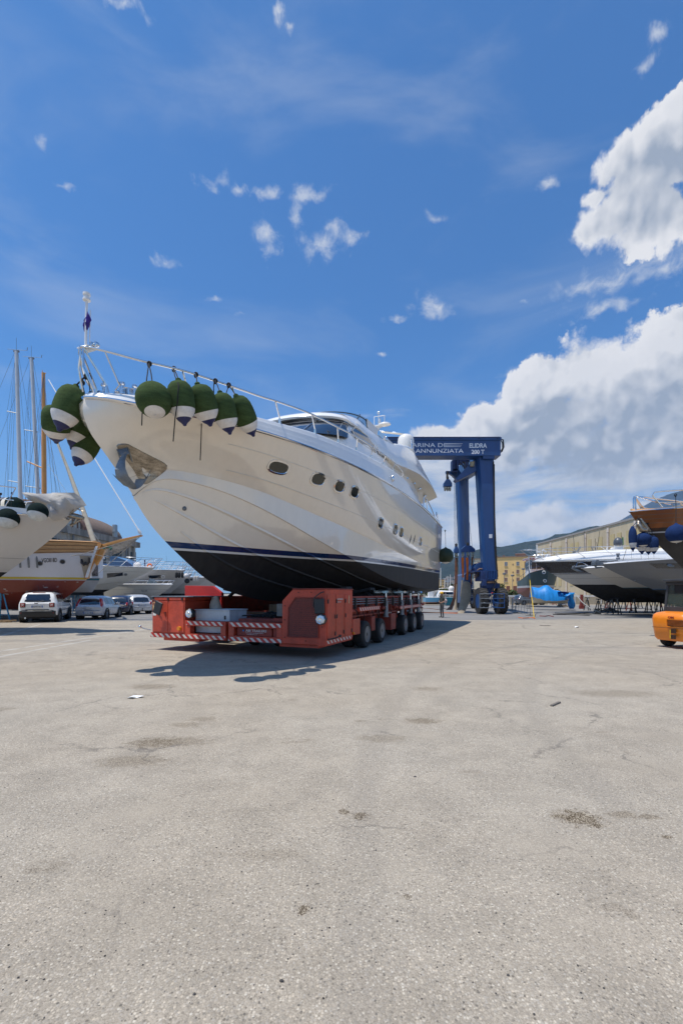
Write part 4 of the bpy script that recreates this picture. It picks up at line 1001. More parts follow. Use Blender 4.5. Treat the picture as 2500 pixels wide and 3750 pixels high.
# lifting rams and keel pads carrying the hull
for t, u in ((5.05, 2.76), (6.95, 2.80), (8.30, 2.80), (9.70, 2.80)):
    for sd in (1, -1):
        m = MB(); m.cyl(TT(t, u * sd, .82), TT(t, u * sd, 1.36), .085, .085, 16); m.cyl(TT(t, u * sd, .80), TT(t, u * sd, .84), .10, .10, 16); o = m.build('hydraulic_ram', galv, tr)
        m = MB(); m.cyl(TT(t, u * sd, 1.36), TT(t, u * sd, 1.62), .04, .04, 10); m.box(TT(t, (u - .12) * sd, 1.66), (.3, .5, .08), YAX); m.build('rod', chrome, o)
for t in (3.0, 5.2, 7.2, 8.6, 10.2, 12.5):
    for sd in (1, -1):
        if t > 11: continue
        zt = 1.80; m = MB(); m.box(TT(t, 1.9 * sd, 1.70), (.5, .7, .10), YAX, rx=-.18 * sd); m.cyl(TT(t, 2.2 * sd, 1.48), TT(t, 1.95 * sd, 1.68), .06, .06, 10); m.build('support_pad', black, tr, bevel=.01)
for t in (2.6, 6.2, 9.6):
    m = MB(); tbx(m, t, t + .3, -.35, .35, 1.0, 1.26); tbx(m, t, t + .3, -2.4, 2.4, .90, 1.0); m.build('keel_block', pm('timber block', (.16, .10, .055), .9, var=.3), tr, bevel=.01)
# wheels
def trailer_wheel(t, u, r=.40, wd_=.34):
    sd = 1 if u > 0 else -1; a = TT(t, u - wd_ / 2 * sd, r); b_ = TT(t, u + wd_ / 2 * sd, r)
    m = MB(); pr = [(0, r * .55), (.01, r * .70), (.02, r * .90), (.06, r * .97)]
    for k in range(5):
        x = .075 + k * (wd_ - .15) / 5; s_ = (wd_ - .15) / 5; pr += [(x, r), (x + s_ * .72, r), (x + s_ * .76, r * .965), (x + s_ * .96, r * .965)]
    pr += [(wd_ - .06, r * .97), (wd_ - .02, r * .90), (wd_ - .008, r * .72), (wd_ - .02, r * .58), (wd_ - .05, r * .56)]
    m.lathe(pr, a, b_, 40, cap=False)
    wh = m.build('wheel', tyrem, tr, smooth=30)
    m = MB(); m.lathe([(wd_ - .02, r * .585), (wd_ - .006, r * .60), (wd_ - .012, r * .53), (wd_ - .06, r * .50), (wd_ - .11, r * .44), (wd_ - .12, r * .28)], a, b_, 32, cap=True); m.build('rim', rimm, wh, smooth=40)
    m = MB(); m.lathe([(wd_ - .12, r * .30), (wd_ - .06, r * .27), (wd_ - .055, r * .15), (wd_ - .02, r * .13), (wd_ - .015, .01)], a, b_, 16); m.build('hub', redd if t > 6 else grease, wh, smooth=40)
    m = MB(); d = (b_ - a).normalized(); fu_, fv_ = frame(d)
    for k in range(8):
        c = a + d * (wd_ - .075) + (fu_ * math.cos(k * PI / 4) + fv_ * math.sin(k * PI / 4)) * r * .36; m.cyl(c, c + d * .03, .016, .014, 6)
    m.build('wheel_nut', galv, wh)
tyrem = pm('tyre rubber', (.028, .026, .025), .8, var=.25, scale=5, bump=.2)
rimm = pm('grey wheel rim', (.22, .22, .22), .5, .3, var=.2)
for t in (2.84, 4.30, 7.28, 8.72, 10.15):
    trailer_wheel(t, 2.72); trailer_wheel(t, -2.60); trailer_wheel(t, 2.30); trailer_wheel(t, -2.18)
mb = MB()
for t in (2.84, 4.30, 7.28, 8.72, 10.15):
    for sd in (1, -1):
        mb.cyl(TT(t, 1.9 * sd, .40), TT(t, 2.7 * sd, .40), .07, .07, 10)
        mb.tube([TT(t, 2.5 * sd, .42), TT(t - .25, 2.5 * sd, .75), TT(t - .3, 2.5 * sd, .95)], [.08, .11, .13], 8)
mb.build('axle', redd, tr)
for t0, t1 in ((1.72, 2.28), (3.30, 3.62), (5.35, 5.95)):
    for sd in (1, -1):
        mb = MB(); tbx(mb, t0, t1, 2.30 * sd, 2.86 * sd, .34 if t0 > 5 else .46, .90); mb.build('mudguard', redd if t0 > 3 else redp, tr, bevel=.01)
mb = MB(); mb.ball(TT(1.74, 2.875, .52), .04, 10); mb.ball(TT(1.74, -2.875, .52), .04, 10); mb.build('marker_lamp', amber, tr)
# workers' front inner wheels seen below the sill
for u in (-.6, .3): trailer_wheel(2.2, u, .32, .3)
# ================================================================= travel lift (gantry crane)
ga = empty('travel_lift', (7.2, 41, 0), 0, 'tall dark blue mobile boat hoist with white lettering on its top beam', 'travel lift')
BY = 35.0
mb = MB(); mb.bx(1.2, 12.36, BY, BY + 1.15, 12.33, 13.60); mb.bx(1.2, 12.40, BY - .09, BY + .10, 13.52, 13.74); mb.bx(1.2, 12.40, BY + 1.0, BY + 1.24, 13.52, 13.74)
mb.bx(11.0, 11.9, BY + .05, BY + 1.1, 12.1, 12.35)
tb_ = mb.build('top_beam', bluep, ga, smooth=0, bevel=.012)
mb = MB(); mb.tube([(1.3, BY - .12, 13.72), (12.3, BY - .12, 13.72)], .035, 6)
for k in range(8): mb.bx(1.9 + k * 1.45, 2.0 + k * 1.45, BY - .18, BY - .05, 13.64, 13.74)
mb.build('cable_rail', dkblue, ga)
mb = MB(); mb.tube([(12.36, BY, 13.6), (12.55, BY, 13.55), (12.6, BY, 13.0), (12.5, BY + .1, 12.7), (12.36, BY + .2, 12.6)], .05, 6); mb.tube([(12.40, BY, 13.5), (12.5, BY, 13.3), (12.5, BY, 12.9), (12.38, BY, 12.7)], .04, 6); mb.build('hose', black, ga)
lw = pm('white painted lettering', (.70, .70, .72), .5, var=.04)
def text_fit(parent, body, x0, x1, z0, z1, y, mat, bold=0.0, name='lettering'):
    o = text(parent, body, 1.0, facing((0, y, 0), (1, 0, 0), (0, 0, 1)), mat, bold, name)
    inv = MW[parent.name].inverted(); me = o.data; W_ = [MW[parent.name] @ v.co for v in me.vertices]
    a, b = min(v.x for v in W_), max(v.x for v in W_); c, d = min(v.z for v in W_), max(v.z for v in W_)
    for v, q in zip(me.vertices, W_):
        v.co = inv @ Vector((x0 + (q.x - a) / (b - a) * (x1 - x0), y + (q.y - y), z0 + (q.z - c) / (d - c) * (z1 - z0)))
    return o
bxp = lambda px: (px - 1250) / F * BY
bzp = lambda py: EYE + (YH - py) / F * BY
text_fit(tb_, 'MARINA DI', bxp(1487), bxp(1628), bzp(1637), bzp(1622.5), BY - .006, lw, .004)
text_fit(tb_, 'ANNUNZIATA', bxp(1521), bxp(1696), bzp(1658), bzp(1643.5), BY - .006, lw, .004)
text_fit(tb_, 'TORRE', bxp(1430), bxp(1510), bzp(1658), bzp(1643.5), BY - .006, lw, .004)
text_fit(tb_, 'ELIDRA', bxp(1718), bxp(1782), bzp(1640), bzp(1623), BY - .006, lw, .03)
text_fit(tb_, '200 T', bxp(1725.5), bxp(1773), bzp(1662.5), bzp(1646.5), BY - .006, lw, .03)
mb = MB()
for i in range(3):
    z = bzp(1624.5 + i * 5.5); mb.poly([(bxp(1629), BY - .010, z + .028), (bxp(1693 - i * 3), BY - .010, z + .010), (bxp(1693 - i * 3), BY - .010, z - .010), (bxp(1629), BY - .010, z - .028)], (0, .006, 0))
mb.build('lettering', lw, tb_, smooth=0)
def leg(xt0, xt1, xb0, xb1, y, zt, zb, dt=1.0, dbm=.95):
    m = MB(); T = lambda x0, x1, z, dy: [(x0 + .12, y, z), (x1, y, z), (x1, y + dy, z), (x0 - .02, y + dy, z), (x0 - .02, y + .30, z)]
    m.rings([T(xb0, xb1, zb, dbm), T(xt0, xt1, zt, dt)]); o = m.build('leg', bluep, ga, smooth=0, bevel=.012)
    m = MB(); xm = (xb0 + xb1) / 2; w_ = (xb1 - xb0) / 2 + .07
    m.bx(xm - w_, xm + w_, y - .08, y + dbm + .08, zb - .02, zb + .05); m.bx(xm - w_ * .92, xm + w_ * .92, y - .04, y + dbm, zb - .62, zb - .02)
    for k in range(5): m.bx(xm - w_ + .1 + k * (2 * w_ - .24) / 4, xm - w_ + .14 + k * (2 * w_ - .24) / 4, y - .12, y - .03, zb - .60, zb - .02)
    m.bx(xm - w_, xm + w_, y - .10, y + dbm + .04, zb - .66, zb - .60)
    m.cyl((xm, y + .45, zb - .66), (xm, y + .45, zb - .95), .47, .47, 20)
    m.build('leg_foot', bluep, o, smooth=0)
    return o
l1 = leg(10.70, 11.92, 11.25, 12.17, BY + .3, 12.34, 3.38)
l2 = leg(12.25, 13.40, 12.75, 13.65, 47.6, 13.7, 3.45)
l3 = leg(1.4, 2.5, 1.5, 2.4, BY + .3, 12.34, 3.38); l4 = leg(1.5, 2.5, 1.6, 2.5, 47.6, 13.7, 3.45)
mb = MB(); mb.bx(12.0, 12.3, BY + .3, BY + .4, 3.4, 11.8)
mb = MB(); mb.bx(11.55, 11.79, BY + .275, BY + .30, 5.95, 6.25); mb.build('white_plate', lw, l1, smooth=0)
# longitudinal beams, haunch
for x0, x1 in ((11.3, 12.9), (1.9, 2.0)):
    mb = MB(); mb.rings([[(x0 - .45, BY + 1.15, 11.7), (x0 + .45, BY + 1.15, 11.7), (x0 + .45, BY + 1.15, 13.3), (x0 - .45, BY + 1.15, 13.3)], [(x1 - .5, 47.6, 13.65), (x1 + .5, 47.6, 13.65), (x1 + .5, 47.6, 15.1), (x1 - .5, 47.6, 15.1)], [(x1 - .5, 49.0, 13.7), (x1 + .5, 49.0, 13.7), (x1 + .5, 49.0, 15.1), (x1 - .5, 49.0, 15.1)]])
    mb.build('side_beam', bluep, ga, smooth=0, bevel=.01)
mb = MB(); mb.poly([P(1762, 1676, BY + .8), P(1742, 1676, BY + .8), P(1668, 1752, BY + .8), P(1676, 1760, BY + .8), P(1750, 1722, BY + .8), P(1762, 1700, BY + .8)], (0, .9, 0)); mb.build('haunch', bluep, ga, smooth=0, bevel=.01)
mb = MB(); mb.cyl(P(1728, 1692, BY + .7), P(1728, 1708, BY + .7), .2, .16, 12); mb.build('floodlight', pm('dull beige lamp', (.36, .30, .2), .6), ga)
# trolley clutter under the beam
random.seed(11)
mb = MB()
for (a, b_, c, d_) in ((1652, 1688, 1668, 1728), (1664, 1680, 1676, 1725), (1676, 1680, 1690, 1700), (1690, 1682, 1716, 1694), (1700, 1690, 1712, 1712), (1655, 1720, 1672, 1730)):
    p0, p1 = P(a, b_, 38), P(c, d_, 38); mb.box((p0 + p1) / 2, (abs(p1.x - p0.x), .6, abs(p0.z - p1.z)))
mb.tube([P(1660, 1684, 37.8), P(1690, 1700, 37.8), P(1712, 1726, 37.8)], .05, 6); mb.tube([P(1680, 1684, 37.7), P(1702, 1716, 37.7)], .07, 6)
mb.build('hoist_trolley', dkblue, ga, smooth=0, bevel=.01)
mb = MB(); mb.poly([P(1633, 1724, 38.2), P(1654, 1725, 38.2), P(1678, 1716, 38.2), P(1690, 1736, 38.2), P(1672, 1757, 38.2), P(1658, 1741, 38.2), P(1644, 1733, 38.2), P(1634, 1733, 38.2)], (0, .35, 0)); mb.build('jib', bluep, ga, smooth=0, bevel=.01)
sheavem = pm('worn brass coloured sheave', (.40, .36, .27), .45, .5, var=.3)
def block(px, py0, py1, py2, wpx, n, Y, label, sling=True):
    """hook block: neck, blue body, sheaves"""
    c = P(px, py0, Y); s = Y / F
    e = empty('hook_block', c, 0, label, 'hook block', 'hook blocks of the boat hoist')
    m = MB(); m.box(P(px, (py0 + py0 + 10) / 2, Y), (8 * s, .22, 13 * s)); m.cyl(P(px, py0 - 4, Y), P(px, py0 + 12, Y), 2.6 * s, 2.6 * s, 10); m.build('swivel', grease, e, bevel=.006)
    m = MB(); w_ = wpx * s / 2; z0, z1 = P(px, py1, Y).z, P(px, py0 + 9, Y).z; x = c.x
    m.poly([(x - w_, Y - .2, z0), (x + w_, Y - .2, z0), (x + w_, Y - .2, z0 + (z1 - z0) * .45), (x + w_ * .4, Y - .2, z1), (x - w_ * .4, Y - .2, z1), (x - w_, Y - .2, z0 + (z1 - z0) * .45)], (0, .4, 0)); m.build('block_body', bluep, e, smooth=0, bevel=.01)
    for k in range(n):
        xx = x + (0 if n == 1 else (k / (n - 1) - .5) * 2 * (w_ - .14)); r = (py2 - py1) * s * .5
        m = MB(); zc = z0 - r * .75
        m.cyl((xx - .05, Y, zc), (xx + .05, Y, zc), r, r, 16); m.cyl((xx - .09, Y - .02, zc), (xx - .05, Y - .02, zc), r * .55, r * .55, 10); m.bx(xx - .02, xx + .02, Y - .05, Y + .05, zc, z0 + .05); m.build('sheave', sheavem, e, smooth=30)
    return e
block(1638, 1748, 1783, 1801, 30, 3, 38, 'blue hook block hanging empty from the short arm high on the hoist')
block(1669.5, 1994, 2026, 2042, 17, 2, 38, 'narrow blue hook block low beside the person in the yellow helmet')
block(1712, 1990, 2022, 2045, 49, 3, 37.5, 'wide blue hook block low in front of the far leg with orange straps')
mb = MB()
cabl = pm('steel cable', (.10, .11, .13), .5, .6)
for px in (1664, 1668, 1672, 1675): mb.tube([P(px - 2, 1720, 38), P(px, 1992, 38)], .014, 5)
for px in (1688, 1694, 1700, 1706, 1712, 1717): mb.tube([P(px - 3, 1690, 37.5), P(708 + 1000 + (px - 1702) * .5, 1992, 37.5)], .014, 5)
mb.tube([P(1702, 1690, 37.6), P(1703, 1850, 37.6), P(1705, 1990, 37.6)], .014, 5); mb.tube([P(1712, 1860, 37.5), P(1729, 2010, 37.5), P(1738, 2060, 37.5)], .014, 5)
mb.build('hoist_cable', cabl, ga)
mb = MB(); mb.tube([P(1637, 1726, 38), P(1637, 1752, 38)], .09, 8); mb.tube([P(1640, 1730, 37.9), P(1650, 1738, 37.8), P(1658, 1750, 37.8)], .015, 5); mb.build('hanger', grease, ga)
# winches and power unit by leg one
mb = MB(); c = P(1757, 2081, 36.5); mb.cyl(c + Vector((-.1, -.45, 0)), c + Vector((-.1, .6, 0)), .36, .36, 26); mb.cyl(c + Vector((-.1, -.5, 0)), c + Vector((-.1, -.42, 0)), .44, .44, 26); mb.cyl(c + Vector((-.1, .55, 0)), c + Vector((-.1, .65, 0)), .44, .44, 26); mb.build('winch_drum', bluep, ga, bevel=.008)
mb = MB(); c = P(1741, 2084, 38.5); mb.cyl(c + Vector((0, -.3, 0)), c + Vector((0, .8, 0)), .42, .42, 26); mb.build('winch_drum', bluep, ga, bevel=.008)
mb = MB(); mb.bx(10.95, 11.45, BY + .2, BY + 2.0, 2.6, 3.35); mb.bx(10.5, 11.2, BY + .5, BY + 4, 3.30, 3.42); mb.bx(11.0, 11.3, BY + .1, BY + .5, 2.2, 2.7); mb.build('machine_frame', dkblue, ga, bevel=.01)
mb = MB(); mb.bx(10.25, 10.62, 37.6, 40.6, .8, 3.15); mb.poly([(10.25, 37.59, 3.15), (10.62, 37.59, 3.15), (10.62, 37.59, 3.3), (10.4, 37.59, 3.3)], (0, 3, 0)); mb.build('power_pack', pm('lighter blue panel', (.07, .11, .22), .4, var=.12), ga, bevel=.01)
mb = MB()
for k in range(11): mb.bx(10.64, 10.98, 37.55, 37.62, 1.2 + k * .15, 1.24 + k * .15)
mb.build('louvres', bluep, ga, smooth=0)
mb = MB(); mb.tube([P(1750, 2110, 36), P(1748, 2088, 36), P(1755, 2084, 36), P(1790, 2085, 36)], .07, 8); mb.tube([P(1744, 2105, 36), P(1738, 2116, 36)], .14, 10); mb.build('exhaust_pipe', pm('rusty pipe', (.16, .10, .08), .7), ga)
mb = MB(); mb.cyl((11.7, BY + .75, 2.52), (11.7, BY + .75, 2.42), .62, .62, 30); mb.cyl((11.7, BY + .75, 2.60), (11.7, BY + .75, 2.52), .52, .52, 30); mb.build('slew_ring', pm('rusty slew ring', (.17, .10, .06), .7, .3, var=.3), ga)
mb = MB(); mb.poly([(11.3, BY + .4, 2.42), (12.1, BY + .4, 2.42), (11.9, BY + .4, 1.5), (11.6, BY + .4, 1.3), (11.45, BY + .4, 1.5)], (0, .7, 0)); mb.bx(10.7, 12.7, BY + .55, BY + .95, .85, 1.15); mb.bx(11.1, 12.4, BY + .3, BY + 1.2, 2.0, 2.42); mb.build('bogie', dkblue, ga, bevel=.01)
mb = MB(); mb.tube([P(1809, 1700, 35.2), P(1811, 1900, 35.2), P(1818, 2060, 35.2), P(1822, 2110, 35.2), P(1814, 2135, 35.2), P(1800, 2165, 35.2)], .04, 6); mb.tube([P(1806, 1690, 35.25), P(1812, 2020, 35.25), P(1819, 2100, 35.25)], .05, 6); mb.build('hose', black, ga)
def bigtyre(x, y, r=1.03, wd_=.66, parent=ga):
    m = MB(); a, b_ = (x - wd_ / 2, y, r), (x + wd_ / 2, y, r)
    m.lathe([(0, r * .56), (.02, r * .75), (.04, r * .92), (.10, r * .965), (wd_ * .5, r * .975), (wd_ - .10, r * .965), (wd_ - .04, r * .92), (wd_ - .02, r * .75), (wd_, r * .56)], a, b_, 48, cap=False)
    n = 22
    for k in range(n):      # wavy tread bars
        a0 = 2 * PI * k / n; pts_o, pts_i = [], []
        rows = []
        for i in range(9):
            f = i / 8; xx = x - wd_ / 2 + .02 + f * (wd_ - .04); sh_ = .055 * math.sin(f * 2 * PI * 1.5); hw = .085
            ro = r * (1.0 if .06 < f < .94 else .965); ri = r * .93
            rows.append([Vector((xx, y + ro * math.cos(a0 + sh_ - hw), r + ro * math.sin(a0 + sh_ - hw))), Vector((xx, y + ro * math.cos(a0 + sh_ + hw), r + ro * math.sin(a0 + sh_ + hw))), Vector((xx, y + ri * math.cos(a0 + sh_ + hw), r + ri * math.sin(a0 + sh_ + hw))), Vector((xx, y + ri * math.cos(a0 + sh_ - hw), r + ri * math.sin(a0 + sh_ - hw)))])
        m.rings(rows)
    w_ = m.build('wheel', tyrem, parent, smooth=35)
    m = MB(); m.lathe([(.02, r * .57), (.06, r * .55), (.12, r * .3), (wd_ - .12, r * .3), (wd_ - .06, r * .55), (wd_ - .02, r * .57)], a, b_, 30); m.build('rim', bluep, w_)
for x, y in ((11.0, BY + .4), (12.48, BY + .4), (12.75, 48), (14.2, 48), (1.4, BY + .4), (2.8, BY + .4), (1.4, 48), (2.8, 48)): bigtyre(x, y)
mb = MB(); mb.poly([(12.9, 47.7, 2.8), (13.9, 47.7, 2.8), (13.6, 47.7, 1.1), (13.2, 47.7, 1.1)], (0, .7, 0)); mb.bx(12.4, 14.5, 47.8, 48.2, .85, 1.15); mb.bx(1.2, 3, 47.8, 48.2, .85, 1.15); mb.bx(1.7, 2.4, 47.8, 48.3, 1.1, 2.9); mb.bx(1.2, 3, BY + .3, BY + .7, .85, 1.15); mb.bx(1.7, 2.2, BY + .3, BY + .8, 1.1, 2.9); mb.build('bogie', dkblue, ga, bevel=.01)
# wheel guards: tubular rails in front of the tyres
for a, b_, mt, n_ in ((1756, 1799, galv, 0), (1806, 1846, bluep, 1)):
    m = MB(); Y = 33.9
    for py in (2175, 2192, 2209, 2226): m.tube([P(a, py, Y), P(b_, py, Y)], .032, 6)
    for px in (a, b_): m.tube([P(px, 2175, Y), P(px, 2226, Y)], .036, 6)
    m.tube([P((a + b_) / 2, 2209, Y), (P((a + b_) / 2, 2209, Y).x, BY + .5, 1.0)], .04, 6); m.tube([P((a + b_) / 2, 2226, Y), (P((a + b_) / 2, 2226, Y).x, BY + .5, .6)], .04, 6)
    m.build('wheel_guard', mt, ga)
mb = MB(); mb.ball(P(1801, 2172, 34), .06, 10); mb.build('warning_lamp', redl, ga)
# slings
def strap(pts, wd_, thick, mat, label, cat='strap', name='lifting_strap', grp=None, axis=(1, 0, 0)):
    m = MB(); ax_ = Vector(axis); rows = []
    n = len(pts)
    for i, (p, w_) in enumerate(zip(pts, wd_ if hasattr(wd_, '__len__') else [wd_] * n)):
        p = Vector(p); rows.append([p - ax_ * w_ / 2 + Vector((0, -thick, 0)), p + ax_ * w_ / 2 + Vector((0, -thick, 0)), p + ax_ * w_ / 2 + Vector((0, thick, 0)), p - ax_ * w_ / 2 + Vector((0, thick, 0))])
    m.rings(rows); o = m.build(name, mat, smooth=50); tag(o, label, cat, grp); return o
ors = pm('orange webbing', (.80, .17, .015), .8, var=.15, scale=6); brs = pm('brown dirty webbing', (.20, .075, .035), .85, var=.3, scale=6); bel = pm('worn beige belting', (.33, .28, .21), .9, var=.16, scale=2, bump=.4, bscale=14)
strap([P(1693, 2042, 37.4), P(1694, 2075, 37.4), P(1694.5, 2115, 37.4)], [.2, .17, .13], .03, ors, 'left orange strap under the wide blue hook block', grp='straps of the boat hoist')
strap([P(1709.5, 2042, 37.4), P(1711, 2080, 37.4), P(1709.5, 2124, 37.4)], [.2, .16, .12], .03, ors, 'middle orange strap under the wide blue hook block', grp='straps of the boat hoist')
strap([P(1729, 2040, 37.4), P(1726, 2090, 37.4), P(1723, 2142, 37.4)], [.14, .10, .09], .03, brs, 'right brown strap under the wide blue hook block', grp='straps of the boat hoist')
strap([P(1668.5, 2042, 38), P(1668.5, 2090, 38), P(1667, 2145, 38), P(1663, 2190, 38), P(1652, 2222, 37.5), P(1643, 2234, 37)], [.12, .15, .13, .2, .3, .5], .04, brs, 'long brown strap from the narrow hook block down to the ground', grp='straps of the boat hoist')
strap([P(1674, 2042, 38.2), P(1673.5, 2120, 38.2), P(1672, 2140, 38.2)], .06, .03, brs, 'thin brown strap beside the long one under the narrow hook block', grp='straps of the boat hoist')
def belt(prof, Y0, label, thick=.03):
    """prof rows: (py, pxL, pxR, dY)"""
    m = MB(); rows = []
    for py, a, b_, dY in prof:
        A, B = P(a, py, Y0 + dY), P(b_, py, Y0 + dY); rows.append([A, A.lerp(B, .33) + Vector((0, -.05, 0)), A.lerp(B, .66) + Vector((0, -.03, 0)), B + Vector((0, .05, 0)), B + Vector((0, .05 + thick, 0)), A + Vector((0, thick, 0))])
    m.rings(rows); o = m.build('sling', bel, smooth=60); tag(o, label, 'sling', 'wide slings of the boat hoist'); return o
belt([(2129, 1700, 1712, 0), (2136, 1696, 1722, 0), (2150, 1691, 1724, .02), (2175, 1688, 1725, .0), (2200, 1685, 1722, -.1), (2222, 1681, 1712, -.25), (2238, 1677, 1704, -.5), (2246.5, 1674, 1697, -.7)], 37.2, 'widest beige sling belt hanging in front of the hoist and curling on the ground')
belt([(2125, 1689, 1700, 0), (2160, 1687, 1699, 0), (2185, 1684, 1697, 0)], 38.0, 'narrow upper edge of a beige sling behind the widest one')
belt([(2135, 1671, 1676, 0), (2160, 1669, 1675, 0), (2190, 1666, 1675, 0), (2215, 1663, 1675, -.1), (2233, 1660, 1674, -.3)], 38.6, 'beige sling hanging between the brown strap and the man in white')
def ropeline(pts, r, mat, label, cat='rope', name='rope'):
    m = MB(); m.tube(pts, r, 6); o = m.build(name, mat, smooth=60); tag(o, label, cat); return o
gg = lambda px, py, z=.03: G(px, py, z)
ropeline([gg(1545, 2242), gg(1590, 2244), gg(1640, 2245), gg(1676, 2246)], .035, ors, 'orange rope lying on the ground left of the widest sling')
ropeline([gg(1540, 2230), gg(1570, 2228), gg(1600, 2232), gg(1630, 2229), gg(1643, 2233)], .03, brs, 'brown strap end trailing on the ground behind the person in the yellow helmet', 'strap', 'strap')

# ================================================================= generic boats
def spw(x, p): x = max(0.0, min(1.0, x)); return 1 - (1 - x) ** p
def boat(name, label, cat, bow, heading, Ln, B, zb, zs, zk, rake, mat, deckmat, zch=.45, group=None, flare=1.5, full=.42, chs=.55, N=40, bulb=False, cap=True, gun=None, ex=1.15):
    """bow: world (x,y) of the stem head; heading: angle from bow to stern. Local: x aft, y to starboard."""
    e = empty(name, (bow[0], bow[1], 0), heading, label, cat, group); M_ = MW[e.name]
    def stemx(z): f = max(0.0, (zb - z) / (zb - zk)); return rake * (f ** ex)
    zc0 = zk + (zb - zk) * chs
    def sheer_(q): t = Ln * q ** 1.7; return (t, B / 2 * spw(t / (Ln * full), 2.1) * (1 - .10 * max(0, (t / Ln - .6) / .4)), zb + (zs - zb) * spw(t / Ln, 1.6))
    def chine_(q):
        t0 = stemx(zc0); t = t0 + (Ln - t0) * q ** 1.7; f = (t - t0) / (Ln - t0)
        return (t, B / 2 * .90 * spw(f / full * .8, 1.9), zc0 + (zk + (zb - zk) * zch * .5 - zc0) * spw(f, 2.2))
    def keel_(q):
        t0 = stemx(zc0); t = t0 + (Ln - t0) * q ** 1.7; 
        if t < rake: lo_, hi_ = zk, zc0; zz = zk + (zb - zk) * (1 - (t / rake) ** (1 / ex)); return (t, 0, zz)
        return (t, 0, zk)
    qs_ = [i / N for i in range(N + 1)]
    m = MB()
    for sd in (1, -1):
        w_ = lambda p: M_ @ Vector((p[0], p[1] * sd, p[2]))
        lr = lambda a, b, f: tuple(x + (y - x) * f for x, y in zip(a, b))
        m.grid([[w_(lr(keel_(q), chine_(q), j / 4)) for q in qs_] for j in range(5)])
        rows = []
        for j in range(9):
            s_ = j / 8; r_ = []
            for q in qs_:
                a, b = chine_(q), sheer_(q); k = .8 + (flare - .8) * max(0, 1 - q * 1.5)
                z = a[2] + (b[2] - a[2]) * s_; t = a[0] + (b[0] - a[0]) * s_
                lin = stemx(zc0) * (1 - s_); t += (stemx(z) - lin) * (1 - q) ** 4
                r_.append(w_((t, a[1] + (b[1] - a[1]) * s_ ** k, z)))
            rows.append(r_)
        m.grid(rows)
    T = [M_ @ Vector((keel_(1)[0], 0, keel_(1)[2]))]
    c, s_ = chine_(1), sheer_(1)
    m.poly([M_ @ Vector(v) for v in (keel_(1), (c[0], c[1], c[2]), (s_[0], s_[1], s_[2]), (s_[0], -s_[1], s_[2]), (c[0], -c[1], c[2]))])
    hl = m.build('hull', mat, e, smooth=30)
    bv = BVHTree.FromPolygons([tuple(v) for v in m.v], m.f)
    m = MB(); m.grid([[M_ @ Vector((sheer_(q)[0] + .05 * (1 - q), sheer_(q)[1] * k * .98, sheer_(q)[2] + .02 + (.10 * (1 - k * k)))) for k in (-1, -.5, 0, .5, 1)] for q in qs_]); m.build('deck', deckmat, e, smooth=40)
    if gun:
        for sd in (1, -1):
            m = MB(); m.tube([M_ @ Vector((sheer_(q)[0], sheer_(q)[1] * sd, sheer_(q)[2])) for q in qs_], .03, 6); m.build('rubbing_strake', gun, e)
    return e, sheer_, bv
def boatrail(e, sheer_, q0, q1, h, n, mat=chrome, lean=.25, mid=True, r=.018, sides=(1, -1), h2=None):
    M_ = MW[e.name]; h2 = h if h2 is None else h2
    for sd in sides:
        m = MB(); K = 30
        top = lambda q: M_ @ Vector((sheer_(q)[0] - lean * (1 - q), max(.02, sheer_(q)[1] - .06) * sd, sheer_(q)[2] + h + (h2 - h) * ((q - q0) / (q1 - q0))))
        base = lambda q: M_ @ Vector((sheer_(q)[0] + .12, max(.05, sheer_(q)[1] - .1) * sd, sheer_(q)[2]))
        qq = [q0 + (q1 - q0) * i / K for i in range(K + 1)]
        m.tube([top(q) for q in qq], r, 6)
        if mid: m.tube([base(q).lerp(top(q), .52) for q in qq], r * .6, 5)
        for i in range(n):
            q = q0 + (q1 - q0) * (i / (n - 1)); m.tube([base(min(q + .03, 1)), top(q)], r * .9, 6)
        m.build('guard_rail', mat, e)
